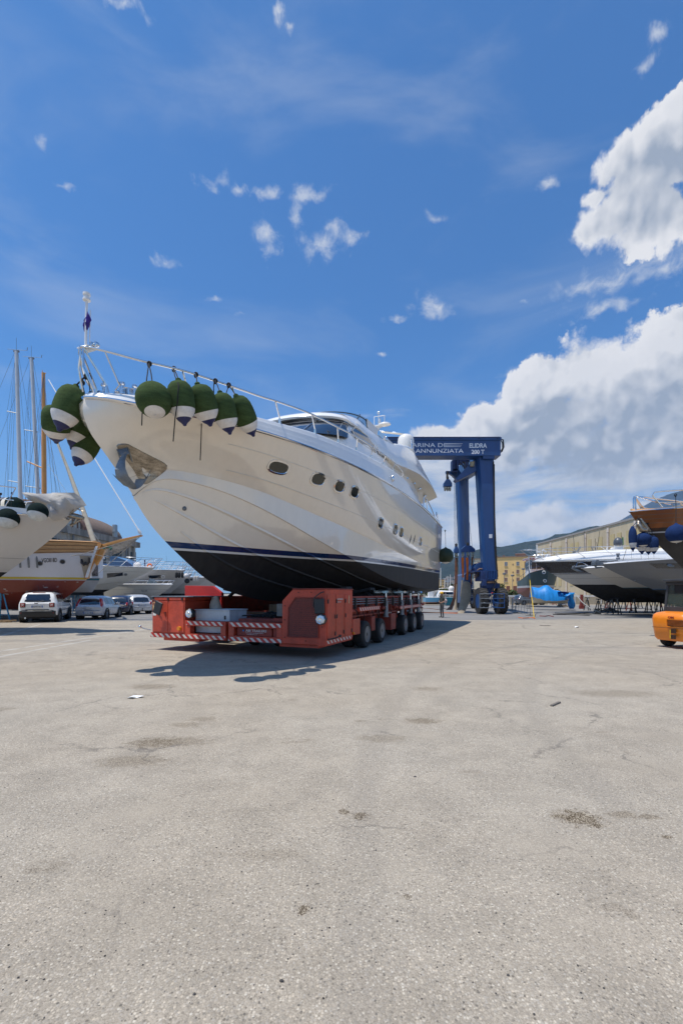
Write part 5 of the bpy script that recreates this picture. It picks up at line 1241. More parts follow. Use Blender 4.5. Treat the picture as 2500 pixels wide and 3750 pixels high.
# ---- near right: dark hull with varnished topside
wood = pm('varnished wood', (.38, .13, .035), .25, var=.16, scale=4, coat=.6, streak=(.15, 1, 9))
woodl = pm('honey planking', (.52, .28, .11), .45, var=.2, scale=3, coat=.2, streak=(.12, 1, 8))
m4 = bandmat('dark hull with wood band', [(3.93, (.016, .017, .019)), (3.98, (.45, .45, .45)), (4.12, (.016, .017, .019)), (99, (.22, .07, .020))], .3, seams=(4.3, 4.45, 4.6), coat=.5)
ZR = lambda z: 4.78 + (z - 4.78) * (.42 if z > 4.95 else 1)
dk4, sh4, bv4 = boat('dark_yacht', 'black hulled boat with a varnished wood band, cut off by the right edge', 'boat', (11.1, 17.4), R(4), 17, 4.6, 4.76, 4.9, 1.2, 3.9, m4, woodl, flare=1.7, gun=chrome, chs=.35)
M4 = MW[dk4.name]
for sd in (1, -1):
    m = MB()
    m.tube([M4 @ Vector((v[0], v[1], ZR(v[2]))) for v in ((.22, .06 * sd, 4.78), (.22, .05 * sd, 6.0), (.24, .05 * sd, 6.15), (.4, .12 * sd, 6.0), (.75, .35 * sd, 5.55), (1.2, .6 * sd, 5.2))], .028, 7)
    m.tube([M4 @ Vector((v[0], v[1], ZR(v[2]))) for v in ((.95, .5 * sd, 4.85), (.62, .42 * sd, 6.05), (.68, .44 * sd, 6.32), (1.0, .52 * sd, 6.40), (2.2, .95 * sd, 6.42), (4, 1.5 * sd, 6.43), (7, 2.0 * sd, 6.45))], .028, 7)
    m.tube([M4 @ Vector((v[0], v[1], ZR(v[2]))) for v in ((3.9, 1.4 * sd, 4.9), (3.05, 1.2 * sd, 6.42))], .026, 7); m.tube([M4 @ Vector((v[0], v[1], ZR(v[2]))) for v in ((6.6, 1.95 * sd, 4.9), (6.0, 1.85 * sd, 6.43))], .026, 7)
    m.build('guard_rail', chrome, dk4)
    m = MB(); m.tube([M4 @ Vector((.75 + k * .25, (.4 + k * .1) * sd, ZR(5.5 - .28 * math.sin(k / 12 * PI / 2) - .1))) for k in range(13)], .02, 6)
    for k in range(7): m.tube([M4 @ Vector((.9 + k * .33, (.45 + k * .12) * sd, ZR(5.34 - .03 * k))), M4 @ Vector((1.0 + k * .33, (.46 + k * .12) * sd, 4.85))], .01, 5)
    m.build('rope_netting', pm('pale rope', (.42, .38, .32), .9), dk4)
m = MB(); q0 = P(2335, 1905, 17.1); q1 = P(2348, 1940, 16.9)
m.tube([q0, P(2338, 1922, 16.9), q1, P(2368, 1942, 16.8), P(2376, 1934, 16.9)], [.05, .09, .10, .06, .02], 8); m.tube([P(2344, 1900, 17.2), P(2360, 1925, 17.1), P(2380, 1945, 17.1)], [.05, .08, .03], 8); m.tube([P(2346, 1938, 16.9), P(2360, 1948, 16.9), P(2374, 1946, 17.0)], [.03, .05, .01], 7)
m.build('anchor', steel, dk4, smooth=50)
navy = pm('navy fender sock', (.014, .032, .10), .95, var=.15, bump=.4, bscale=100, spec=.1); nav = (navy, pm('dull white vinyl', (.5, .5, .5), .5), navy)
GN = 'navy fenders hung from the dark boat'
def nf(px, py0, py1, wpx, Y, kn, label, ball_=False):
    s = Y / F; fender(P(px, py0, Y), P(px + 2, py1, Y), wpx * s, label, [P(*kn, Y + .15)], group=GN, ballf=ball_, mats=nav)
nf(2315, 1927, 2021, 27, 16.7, (2338, 1900), 'slim navy fender hanging furthest left at the dark bow')
nf(2353, 1945, 2002, 52, 16.95, (2342, 1905), 'round navy fender under the anchor of the dark boat', True)
nf(2348, 1955, 2030, 36, 17.35, (2350, 1905), 'long navy fender behind the round one at the dark bow')
nf(2372, 1955, 2032, 34, 17.3, (2356, 1908), 'longest dark navy fender in the shade of the dark hull')
nf(2392, 1962, 2030, 32, 17.15, (2370, 1915), 'navy fender nearest the dark hull, last of the cluster')
nf(2474, 1915, 1988, 68, 16.1, (2473, 1812), 'big round blue fender hanging alone by the right edge', True)
# ---- grey boat
m3 = bandmat('grey boat paint', [(1.86, (.014, .014, .016)), (1.90, (.03, .10, .22)), (99, (.12, .132, .15))], .3, coat=.4, seams=(2.6, 3.15), roughlow=.8)
greyd = pm('light grey deck', (.48, .51, .56), .35, var=.04, coat=.3)
b3, sh3, bv3 = boat('grey_motorboat', 'slate grey open motorboat with a black window strip, propped up behind the dark bow', 'boat', (17.2, 30), R(-2), 14, 4.2, 3.56, 4.1, .75, 6.2, m3, greyd, flare=1.2, gun=greyd, chs=.30, zch=.22)
M3 = MW[b3.name]
m = MB(); m.poly([P(2376, 2062, 28.3), P(2510, 2058, 28.2), P(2510, 2080, 28.2), P(2404, 2081, 28.3)], (0, .1, 0)); 
def surf_panel(bv, pix, name, mat_, root, off=.012, n=6):
    """panel that follows a hull, outline given as top and bottom edges"""
    (a, b), (c, d) = pix; rows = []
    for j in range(4):
        r_ = []
        for i in range(n + 1):
            f = i / n; x = (a[0] + (b[0] - a[0]) * f) * (1 - j / 3) + (c[0] + (d[0] - c[0]) * f) * j / 3; y = (a[1] + (b[1] - a[1]) * f) * (1 - j / 3) + (c[1] + (d[1] - c[1]) * f) * j / 3
            h_, n_ = hit(x, y, bv); r_.append(h_ + n_ * off)
        rows.append(r_)
    m = MB(); m.grid(rows); return m.build(name, mat_, root, smooth=60)
surf_panel(bv3, (((2376, 2064), (2520, 2062)), ((2404, 2081), (2520, 2081))), 'window', glassd, b3)
m = MB(); h_, n_ = hit(2457, 2070, bv3); m.rings([[h_ + n_ * o_ + Vector((math.cos(a) * .26 * k, 0, math.sin(a) * .10 * k)) for a in [2 * PI * i / 16 for i in range(16)]] for o_, k in ((.0, 1), (.04, 1), (.05, .8))]); m.build('porthole', galv, b3)
m = MB(); h_, n_ = hit(2323, 2125, bv3); m.ball(h_, .07, 10); m.build('drain_outlet', galv, b3)
m = MB(); c = P(2194, 2066, 29.9); m.box(c + Vector((-.15, 0, .02)), (.6, .35, .22)); m.tube([c + Vector((-.45, 0, .1)), c + Vector((-.2, 0, -.25)), c + Vector((.15, -.1, -.2))], [.05, .08, .04], 8); m.cyl(c + Vector((-.25, -.2, .15)), c + Vector((-.25, .2, .15)), .14, .14, 12)
m.build('bow_roller', galv, b3, bevel=.01)
m = MB(); m.lathe([(0, .12), (.1, .12), (.14, .08), (.3, .08), (.34, .12), (.4, .12)], P(2262, 2049, 29.9), P(2262, 2020, 29.9), 12); m.build('windlass', galv, b3)
m = MB()
for k in range(14): c = P(2204 + k * 4.2, 2062 - k * .7, 29.85); m.torus(c, (0, 1, .5 * (k % 2)), .035, .012, 8, 5)
m.build('anchor_chain', grease, b3)
m = MB(); m.tube([P(2280, 2052, 29), P(2290, 2020, 29), P(2292, 2012, 29)], .015, 5)
for px in (2310, 2345, 2372, 2392): m.tube([P(px, 2010 + (px - 2310) * .1, 29.5), P(px + 2, 2048, 29.5)], .008, 4)
m.build('antenna', grease, b3)
# ---- beige boat behind it
m2 = bandmat('beige boat paint', [(2.0, (.014, .014, .016)), (2.04, (.05, .16, .2)), (99, (.50, .47, .42))], .3, coat=.4, seams=(2.75,), roughlow=.8)
b2, sh2, bv2 = boat('beige_motorboat', 'beige motorboat between the black banded boat and the grey one, anchor at its bow', 'boat', (17.55, 33), R(-2), 13, 4.2, 3.46, 3.7, .8, 6.0, m2, gelw, flare=1.2, gun=gelw, chs=.30, zch=.22)
m = MB(); c = P(2121, 2080, 32.9); m.tube([c + Vector((.9, 0, .12)), c + Vector((.1, 0, .10)), c + Vector((-.35, 0, .05))], [.05, .09, .07], 8); m.tube([c + Vector((-.42, -.15, .18)), c + Vector((-.5, 0, -.02)), c + Vector((-.1, .0, -.22)), c + Vector((.3, .05, -.28))], [.04, .08, .08, .02], 8); m.tube([c + Vector((-.4, .15, .15)), c + Vector((-.45, .1, -.05)), c + Vector((-.1, .2, -.25))], [.04, .07, .02], 8)
m.build('anchor', galv, b2, smooth=50)
m = MB(); m.tube([c + Vector((-.2, .1, .1)), c + Vector((-.1, .15, .38)), c + Vector((.3, .2, .42)), c + Vector((.7, .2, .2))], .02, 6); m.build('guard_rail', chrome, b2)
# ---- white boat with black band
m1 = bandmat('white boat with black band', [(2.40, (.014, .014, .016)), (3.24, (.58, .55, .50)), (3.30, (.014, .014, .017)), (3.34, (.6, .6, .6)), (4.24, (.012, .013, .022)), (99, (.80, .80, .79))], .25, coat=.5, slope=-.012, seams=(2.9,), roughlow=.8)
b1, sh1, bv1 = boat('banded_motorboat', 'white topped motorboat with black band and beige sides, longest of the boats on the right', 'boat', (16.2, 38), R(-1), 20, 5.0, 4.30, 4.45, .85, 6.2, m1, gelw, flare=1.2, gun=gelw, chs=.30, zch=.22)
M1 = MW[b1.name]; m = MB()
for sd in (1, -1): m.grid([[M1 @ Vector((sh1(q)[0] + .1 * f, (sh1(q)[1] - .05 - .30 * f * f) * sd if sh1(q)[1] > .4 else sh1(q)[1] * sd * .6, sh1(q)[2] + .03 + f * min(.72, .08 + q * 1.5))) for q in [i / 30 for i in range(31)]] for f in (0, .35, .7, .9, 1)])
m.build('bulwark', gelw, b1, smooth=50)
M1 = MW[b1.name]
def cab1(prof, hw, name, mat_, root, taper=.8):
    M_ = MW[root.name]; m = MB(); rows = []
    for x, z, k in prof:
        rows.append([M_ @ Vector((x, -hw * k, z - .6)), M_ @ Vector((x, -hw * k, z - .12)), M_ @ Vector((x, -hw * k * taper, z)), M_ @ Vector((x, 0, z + .06)), M_ @ Vector((x, hw * k * taper, z)), M_ @ Vector((x, hw * k, z - .12)), M_ @ Vector((x, hw * k, z - .6))])
    m.grid(rows); m.poly(rows[0]); m.poly(rows[-1]); return m.build(name, mat_, root, smooth=40)
cab1([(1.5, 4.35, .1), (3, 4.62, .5), (5.5, 4.85, .8), (8, 4.95, .95), (12, 5.0, 1), (18, 5.0, 1)], 2.0, 'coachroof', gelw, b1)
cab1([(8.5, 5.0, .5), (9.2, 5.28, .8), (11, 5.40, .9), (13.5, 5.38, .9), (15, 5.2, .8)], 1.7, 'hardtop', cream, b1)
cab1([(13.2, 5.2, .8), (14.5, 5.85, .9), (16.5, 6.0, .95), (19, 5.9, .95)], 1.9, 'cabin_roof', gelw, b1)
m = MB()
for sd in (1, -1): m.poly([M1 @ Vector(v) for v in ((13.2, 1.84 * sd, 5.1), (14.6, 1.86 * sd, 5.68), (19, 1.9 * sd, 5.7), (19, 1.95 * sd, 5.1))], (0, -.03 * sd, 0))
m.build('side_window', pm('brown tinted glass', (.06, .045, .03), .1, coat=.5), b1, smooth=0)
boatrail(b1, sh1, 0.0, .78, .98, 8, lean=1.1, r=.022)
m = MB(); m.tube([P(1918, 2010, 37.6), P(1925, 2008, 37.7), P(1950, 2008, 38)], .022, 6)
m = MB(); m.poly([P(1965, 2045, 38), P(1975, 2032, 38), P(1990, 2045, 38)], (0, .5, 0)); m.poly([P(1998, 2048, 37.8), P(2005, 2028, 37.8), P(2020, 2040, 37.8), P(2026, 2047, 37.8)], (0, .4, 0)); m.tube([P(1965, 1996, 38), P(1966, 2040, 38)], .05, 8); m.box(P(1971, 2022, 38), (.3, .2, .12)); m.box(P(1993, 2018, 38), (.35, .2, .12), 0, 0, .5); m.build('windlass', gelw, b1, bevel=.01)
m = MB(); m.lathe([(0, .26), (.06, .33), (.25, .34), (.42, .31), (.58, .20), (.66, .02)], P(2262, 1995, 37) - Vector((0, 0, .05)), P(2262, 1900, 37), 22); m.build('satellite_dome', pm('dark silver dome', (.09, .10, .115), .4, .2, var=.1), b1, smooth=60)
m = MB()
for px in (2250, 2256, 2268, 2275): m.tube([P(px, 1996, 37), P(px - 3 if px < 2262 else px + 3, 2017, 37)], .03, 6)
m.box(P(2262, 2008, 37), (.7, .3, .2)); m.ball(P(2240, 2011, 37.2), .13, 10); m.tube([P(2220, 2020, 37.2), P(2223, 2004, 37.2)], .05, 6); m.build('mast_bracket', white, b1)
m = MB(); m.tube([P(2280, 2015, 37), P(2276, 1962, 37)], .012, 5)
for a, b_, c, d_ in ((2098, 1960, 2104, 2020), (2138, 1945, 2140, 2018), (2179, 1972, 2181, 2022), (2195, 1945, 2186, 2012), (2184, 1985, 2186, 2000)): m.tube([P(a, b_, 37.5), P(c, d_, 37.5)], .017, 5)
m.build('antenna', grease, b1)
m = MB(); m.poly([P(2278, 1968, 37), P(2282, 1966, 37), P(2283, 1995, 37), P(2277, 1998, 37)], (0, .02, 0)); fl_ = m.build('flag', pm('green white red flag', (.10, .22, .08), .8, var=.4, scale=1.5), smooth=0); tag(fl_, 'small green flag hanging beside the dark satellite dome', 'flag')
m = MB(); m.tube([P(2108, 2022, 37.5), P(2124, 2002, 37.5)], .035, 6); m.tube([P(2112, 2024, 37.3), P(2126, 2004, 37.3)], .035, 6); m.box(P(2101, 2026, 37.5), (.18, .15, .3)); m.tube([P(2164, 2006, 37.3), P(2178, 2006, 37.3), P(2182, 2022, 37.3)], .03, 6); m.tube([P(2166, 2007, 37.3), P(2175, 2026, 37.3)], .03, 6); m.build('deck_gear', galv, b1)
m = MB(); m.tube([P(2262 - 230, 2060, 37.9), P(1935, 2056, 37.8)], .03, 5)
# rope from this boat's bow down to the ground and yellow measuring line
ropeline([P(1939, 2120, 36.5), P(1943, 2165, 35.5), P(1950, 2215, 34), gg(1955, 2262)], .026, pm('yellow rope', (.62, .42, .03), .8, var=.3, scale=8, streak=(1, 1, 6)), 'yellow rope hanging straight down in front of the boats on the right')
m = MB(); m.tube([P(1935, 2035, 38), P(1937, 2075, 37.5), P(1939, 2120, 36.5)], .04, 6); m.torus(P(1940, 2058, 38), (0, 1, 0), .12, .04, 14, 6); m.tube([P(1930, 2078, 38), P(1943, 2066, 38), P(1946, 2050, 38)], [.05, .10, .06], 8); m.build('anchor', galv, b1)
ropeline([P(2104, 2174, 37), P(2130, 2205, 35), P(2160, 2228, 34), P(2195, 2242, 33.5), gg(2225, 2247)], .04, pm('grey rope', (.30, .30, .29), .8), 'pale mooring rope sagging from under the banded boat to the ground')
# ---- green and red tug
mt_ = bandmat('tug paint', [(2.30, (.20, .055, .045)), (2.55, (.50, .48, .46)), (99, (.035, .075, .080))], .5, coat=.1, wob=.05)
TGH = R(82)
tg, sht, bvt = boat('fishing_boat', 'old dark green and red fishing boat with a white wheelhouse', 'boat', (23.2, 50.5), TGH, 8.0, 3.3, 4.40, 3.15, .9, 1.5, mt_, woodl, flare=1.0, full=.30)
MT = MW[tg.name]
m = MB(); m.box(MT @ Vector((4.4, 0, 4.6)), (2.6, 2.2, 2.3), TGH, top=.94); m.build('wheelhouse', white, tg, bevel=.03)
m = MB(); m.box(MT @ Vector((4.3, 0, 5.85)), (3.1, 2.7, .14), TGH); m.build('roof', pm('red trimmed roof', (.45, .40, .38), .6), tg, bevel=.02)
m = MB(); m.box(MT @ Vector((4.3, 0, 5.72)), (3.14, 2.74, .08), TGH); m.build('roof_edge', redl, tg)
m = MB()
for dx in (-.75, 0, .75): m.box(MT @ Vector((4.4 + dx, 1.07, 4.95)), (.6, .12, .8), TGH); m.box(MT @ Vector((4.4 + dx, -1.07, 4.95)), (.6, .12, .8), TGH)
for dy in (-.6, .15, .75): m.box(MT @ Vector((3.12, dy, 4.95)), (.12, .5, .8), TGH)
m.build('window', pm('brown cabin glass', (.07, .04, .02), .15), tg, smooth=0)
boatrail(tg, sht, .05, .9, .5, 9, mat=dkblue, lean=0, mid=False)
m = MB()
for a, b_ in ((1991, 2096), (1995, 2127)): h_, n_ = hit(a, b_, bvt); m.torus(h_ + n_ * .02, n_, .16, .05, 14, 6)
m.build('hawse_hole', white, tg)
m = MB(); m.tube([P(1985, 2015, 52), P(1986, 2060, 52)], .07, 8); m.build('mast', white, tg)
# small white and blue boat behind, tarp covered boat in front
msm = bandmat('small boat paint', [(1.9, (.02, .05, .12)), (2.25, (.5, .5, .5)), (99, (.55, .55, .54))], .4)
sb, shs, bvs = boat('cabin_boat', 'small white boat with blue bottom in the shadow beneath the banded bow', 'boat', (25.5, 46.5), R(20), 7, 2.6, 2.9, 2.9, 1.3, 1.4, msm, gelw)
cab1([(1.2, 2.9, .5), (1.6, 3.6, .8), (3.6, 3.7, .8), (3.8, 3.0, .8)], .9, 'cabin', gelw, sb)
m = MB(); MS = MW[sb.name]; m.bx(0, 0, 0, 0, 0, 0); m = MB(); m.box(MS @ Vector((2.4, -.78, 3.35)), (1.2, .06, .35), R(20)); m.build('window', glassd, sb)
tm = pm('bright blue tarpaulin', (.015, .23, .62), .4, var=.2, scale=2, bump=.9, bscale=7, streak=(2.2, 1, .6))
tcx = P(2005, 2180, 44)
e = empty('covered_boat', (tcx.x, 44, 0), R(-8), 'small boat wrapped in a bright blue tarpaulin under the banded bow', 'covered boat'); ME = MW[e.name]
m = MB(); rows = []
random.seed(5)
for i in range(15):
    f = i / 14; x = -1.5 + 3.6 * f; hw = 1.0 * math.sin(PI * min(.97, .16 + f * .75)) ** .6; top_ = 2.25 - .55 * f + .40 * math.exp(-((f - .38) / .13) ** 2) + .03 * random.uniform(-1, 1); lo_ = 1.25 - .40 * math.sin(PI * f)
    rows.append([ME @ Vector((x + .05 * random.uniform(-1, 1), hw * k, (lo_ + random.uniform(-.05, .05)) if abs(k) > .99 else top_ - (top_ - lo_) * abs(k) ** 2.2 * .8 + random.uniform(-.02, .02))) for k in (-1, -.92, -.7, -.4, 0, .4, .7, .92, 1)])
m.grid(rows); m.poly(rows[0]); m.poly(rows[-1]); cv = m.build('tarpaulin', tm, e, smooth=50)
m = MB(); rows = []
for i in range(9):
    f = i / 8; rows.append([ME @ Vector((1.6 + .5 * a + .1 * math.sin(f * 7 + a * 9), -.95, 1.7 - 1.55 * f)) for a in (0, .25, .5, .75, 1)])
m.grid(rows); m.build('tarpaulin_skirt', tm, e, smooth=50, solid=.02)
m = MB(); rows = []
for i in range(9):
    f = i / 8; x = -1.4 + 3.3 * f; hw = .8 * math.sin(PI * min(.97, .16 + f * .75)); rows.append([ME @ Vector((x, -hw, 1.4)), ME @ Vector((x, -hw * .6, .85)), ME @ Vector((x, 0, .65)), ME @ Vector((x, hw * .6, .85)), ME @ Vector((x, hw, 1.4))])
m.grid(rows); m.poly(rows[0]); m.poly(rows[-1]); m.build('hull', cream, e)
m = MB(); rows = []
for i in range(12):
    f = i / 11; rows.append([P(2060 + 35 * f, 2172 + 6 * math.sin(f * 5), 42 + .3 * k) + Vector((0, .5 * k, -.35 * (k - .5) ** 2 - .2 * f)) for k in (0, .5, 1)])
m.grid(rows); m.grid([[P(2040 + 50 * f, 2168 - 3 * math.sin(3 * f), 43 + k) for f in (0, .25, .5, .75, 1)] for k in (0, .6, 1.6)])
m.grid([[P(2070 + 9 * k + 3 * math.sin(f * 6), 2176 + 22 * f, 42.5 + .3 * k) for k in (0, .5, 1)] for f in (0, .2, .4, .6, .8, 1)])
o = m.build('tarpaulin', tm, smooth=50, solid=.02); tag(o, 'loose blue tarpaulin sheet draped right of the wrapped boat', 'tarpaulin')
# props and stands
def stand(loc, h, mat, label, group, lean=0.25, pad=True, name='boat_stand', cat='boat stand'):
    e = empty(name, loc, random.uniform(0, 1.5), label, cat, group); M_ = MW[e.name]
    m = MB()
    for k in range(3):
        a = 2 * PI * k / 3; m.tube([M_ @ Vector((math.cos(a) * lean, math.sin(a) * lean, 0)), M_ @ Vector((math.cos(a) * .06, math.sin(a) * .06, h * .86))], [.045, .035], 6)
        m.tube([M_ @ Vector((math.cos(a) * lean * .8, math.sin(a) * lean * .8, h * .2)), M_ @ Vector((math.cos(a + 2.09) * lean * .8, math.sin(a + 2.09) * lean * .8, h * .2))], .02, 5)
    m.build('tripod', mat, e)
    m = MB(); m.tube([M_ @ Vector((0, 0, h * .7)), M_ @ Vector((0, 0, h))], .035, 8); m.build('screw', galv, e)
    m = MB(); m.box(M_ @ Vector((0, 0, h)), (.28, .28, .06), .3, .15); m.build('pad', black, e, bevel=.01)
    return e
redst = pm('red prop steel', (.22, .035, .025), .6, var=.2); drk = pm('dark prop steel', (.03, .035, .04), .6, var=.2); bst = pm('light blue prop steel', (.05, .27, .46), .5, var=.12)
random.seed(21)
G1 = 'dark prop stands under the boats on the right'; G2 = 'red prop stands under the boats on the right'
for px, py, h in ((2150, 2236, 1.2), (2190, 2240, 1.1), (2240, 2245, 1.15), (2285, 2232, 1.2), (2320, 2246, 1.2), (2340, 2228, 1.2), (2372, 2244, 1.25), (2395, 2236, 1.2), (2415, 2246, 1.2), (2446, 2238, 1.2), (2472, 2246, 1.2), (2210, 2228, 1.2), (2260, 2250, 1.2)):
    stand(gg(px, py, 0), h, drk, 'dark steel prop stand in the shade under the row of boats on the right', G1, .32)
for px, py, h in ((2130, 2226, 1.3), (2225, 2234, 1.2), (2305, 2238, 1.2), (2430, 2232, 1.3), (2457, 2228, 1.3), (1975, 2213, 1.1), (1960, 2212, 1.1), (2028, 2216, 1.0)):
    stand(gg(px, py, 0), h, redst, 'rusty red prop stand under the row of boats on the right', G2, .30)
mb = MB(); c = gg(2129, 2230, 0); mb.box(c + Vector((0, 0, .75)), (.22, .22, 1.5)); mb.box(c + Vector((0, 0, .18)), (.45, .3, .36)); o = mb.build('post', redst, smooth=0, bevel=.01); tag(o, 'solid red steel post standing right of the blue tarpaulins', 'post')
# pallet with net pile and paper
woodr = pm('raw pallet wood', (.36, .25, .14), .85, var=.25)
def pallet(px, py, lab):
    c = gg(px, py, 0); e = empty('pallet', c, .1, lab, 'pallet'); M_ = MW[e.name]; m = MB()
    for k in range(6): m.box(M_ @ Vector((-.5 + k * .2, 0, .13)), (.12, .9, .025), .1)
    for k in range(3): m.box(M_ @ Vector((0, -.4 + k * .4, .065)), (1.15, .1, .09), .1)
    m.build('boards', woodr, e, smooth=0); return c
def pile(c, r, h, mat, lab, cat, name):
    m = MB()
    for k in range(46):
        a = random.uniform(0, 2 * PI); d_ = random.random() ** .6 * r; zz = .17 + h * (1 - (d_ / r) ** 1.5) * random.uniform(.3, 1)
        m.tube([c + Vector((math.cos(a + j * .5) * d_, math.sin(a + j * .5) * d_ * .7, max(.18, zz + random.uniform(-.04, .04)))) for j in range(5)], .025, 5)
    m.ball(c + Vector((0, 0, .2)), r * .75, 12, (1, .7, h * .9 / r)); o = m.build(name, mat, smooth=60); tag(o, lab, cat)
c = pallet(2062, 2222, 'wooden pallet on the ground beside the blue tarpaulins'); pile(c, .45, .75, pm('grey netting', (.34, .34, .35), .9, var=.3, scale=8), 'heap of pale grey net on the pallet by the blue tarpaulins', 'net', 'fishing_net')
c = pallet(2230, 2240, 'wooden pallet in the shade beneath the grey boat'); pile(c, .5, .25, pm('dark chain', (.10, .10, .10), .6, .5, var=.3), 'flat coil of dark chain on the shaded pallet', 'chain', 'chain_coil')
mb = MB(); mb.poly([gg(2043, 2220, 0), gg(2052, 2220, 0), gg(2046, 2222, 0) + Vector((0, 0, .95)), gg(2043, 2222, 0) + Vector((0, 0, .95))], (.0, .1, 0)); o = mb.build('board', pm('grey board', (.30, .31, .33), .7), smooth=0); tag(o, 'narrow grey board leaning upright beside the heap of net', 'board')
m = MB(); a, b_ = gg(2205, 2244, 0), P(2222, 2200, 34.0); s_ = Vector((.28, 0, 0))
for q in (0, 1): m.tube([a + s_ * q, b_ + s_ * q], .03, 6)
for k in range(1, 6): m.tube([a.lerp(b_, k / 6), a.lerp(b_, k / 6) + s_], .02, 6)
o = m.build('ladder', galv); tag(o, 'aluminium ladder leaning under the beige boat', 'ladder')
c = gg(2188, 2250, 0); m = MB(); m.poly([c + Vector((-.3, 0, 0)), c + Vector((.3, 0, 0)), c + Vector((.12, 0, .3)), c + Vector((-.12, 0, .3))], (0, .3, 0)); m.box(c + Vector((0, .15, .36)), (.5, .15, .12)); o = m.build('trestle', drk, bevel=.01); tag(o, 'small dark trestle where the sagging rope ends', 'trestle')
m = MB()
for k in range(5):
    m.tube([gg(2030 + 45 * j + random.uniform(-15, 15), 2245 + k * 2.0 + 2 * math.sin(j * 1.3 + k), .03) for j in range(4)], .02, 5)
o = m.build('cable', black, smooth=60); tag(o, 'tangle of dark cables lying on the ground before the boats on the right', 'cable')
ropeline([gg(1975, 2256), gg(1995, 2257), gg(2010, 2255), gg(2025, 2258)], .035, redst, 'short red hose lying on the ground beside the yellow rope foot', 'hose', 'hose')
ropeline([gg(1898, 2262), gg(1915, 2264), gg(1935, 2263), gg(1950, 2262), gg(1958, 2265)], .03, ors, 'orange cord curled at the foot of the yellow rope', 'cord', 'cord')
# crowd barriers
def barrier(a, b_, lab, h=1.15):
    a, b_ = Vector(a), Vector(b_); e = empty('barrier', a, 0, lab, 'barrier', 'steel barriers'); up = Vector((0, 0, 1)); m = MB(); m.tube([a + up * .12, a + up * h, b_ + up * h, b_ + up * .12, a + up * .12], .024, 6); m.build('frame', galv, e)
    m = MB(); n = 5
    for k in range(1, n): p_ = a.lerp(b_, k / n); m.tube([p_ + up * .12, p_ + up * h], .014, 5)
    m.build('bars', galv, e)
    d_ = (b_ - a).normalized(); s_ = Vector((-d_.y, d_.x, 0))
    for q in (a.lerp(b_, .08), a.lerp(b_, .92)): m = MB(); m.box(q + Vector((0, 0, .06)), (.5, .28, .12), math.atan2(s_.y, s_.x)); m.build('foot', conc, e, bevel=.02)
barrier(gg(1888, 2246, 0), gg(1942, 2256, 0), 'steel crowd barrier nearest the yellow rope'); barrier(gg(1873, 2238, 0), gg(1878, 2222, 0), 'steel crowd barrier set end on, left of the other one'); barrier(gg(1878, 2224, 0), gg(1938, 2230, 0), 'steel crowd barrier standing behind the front one')
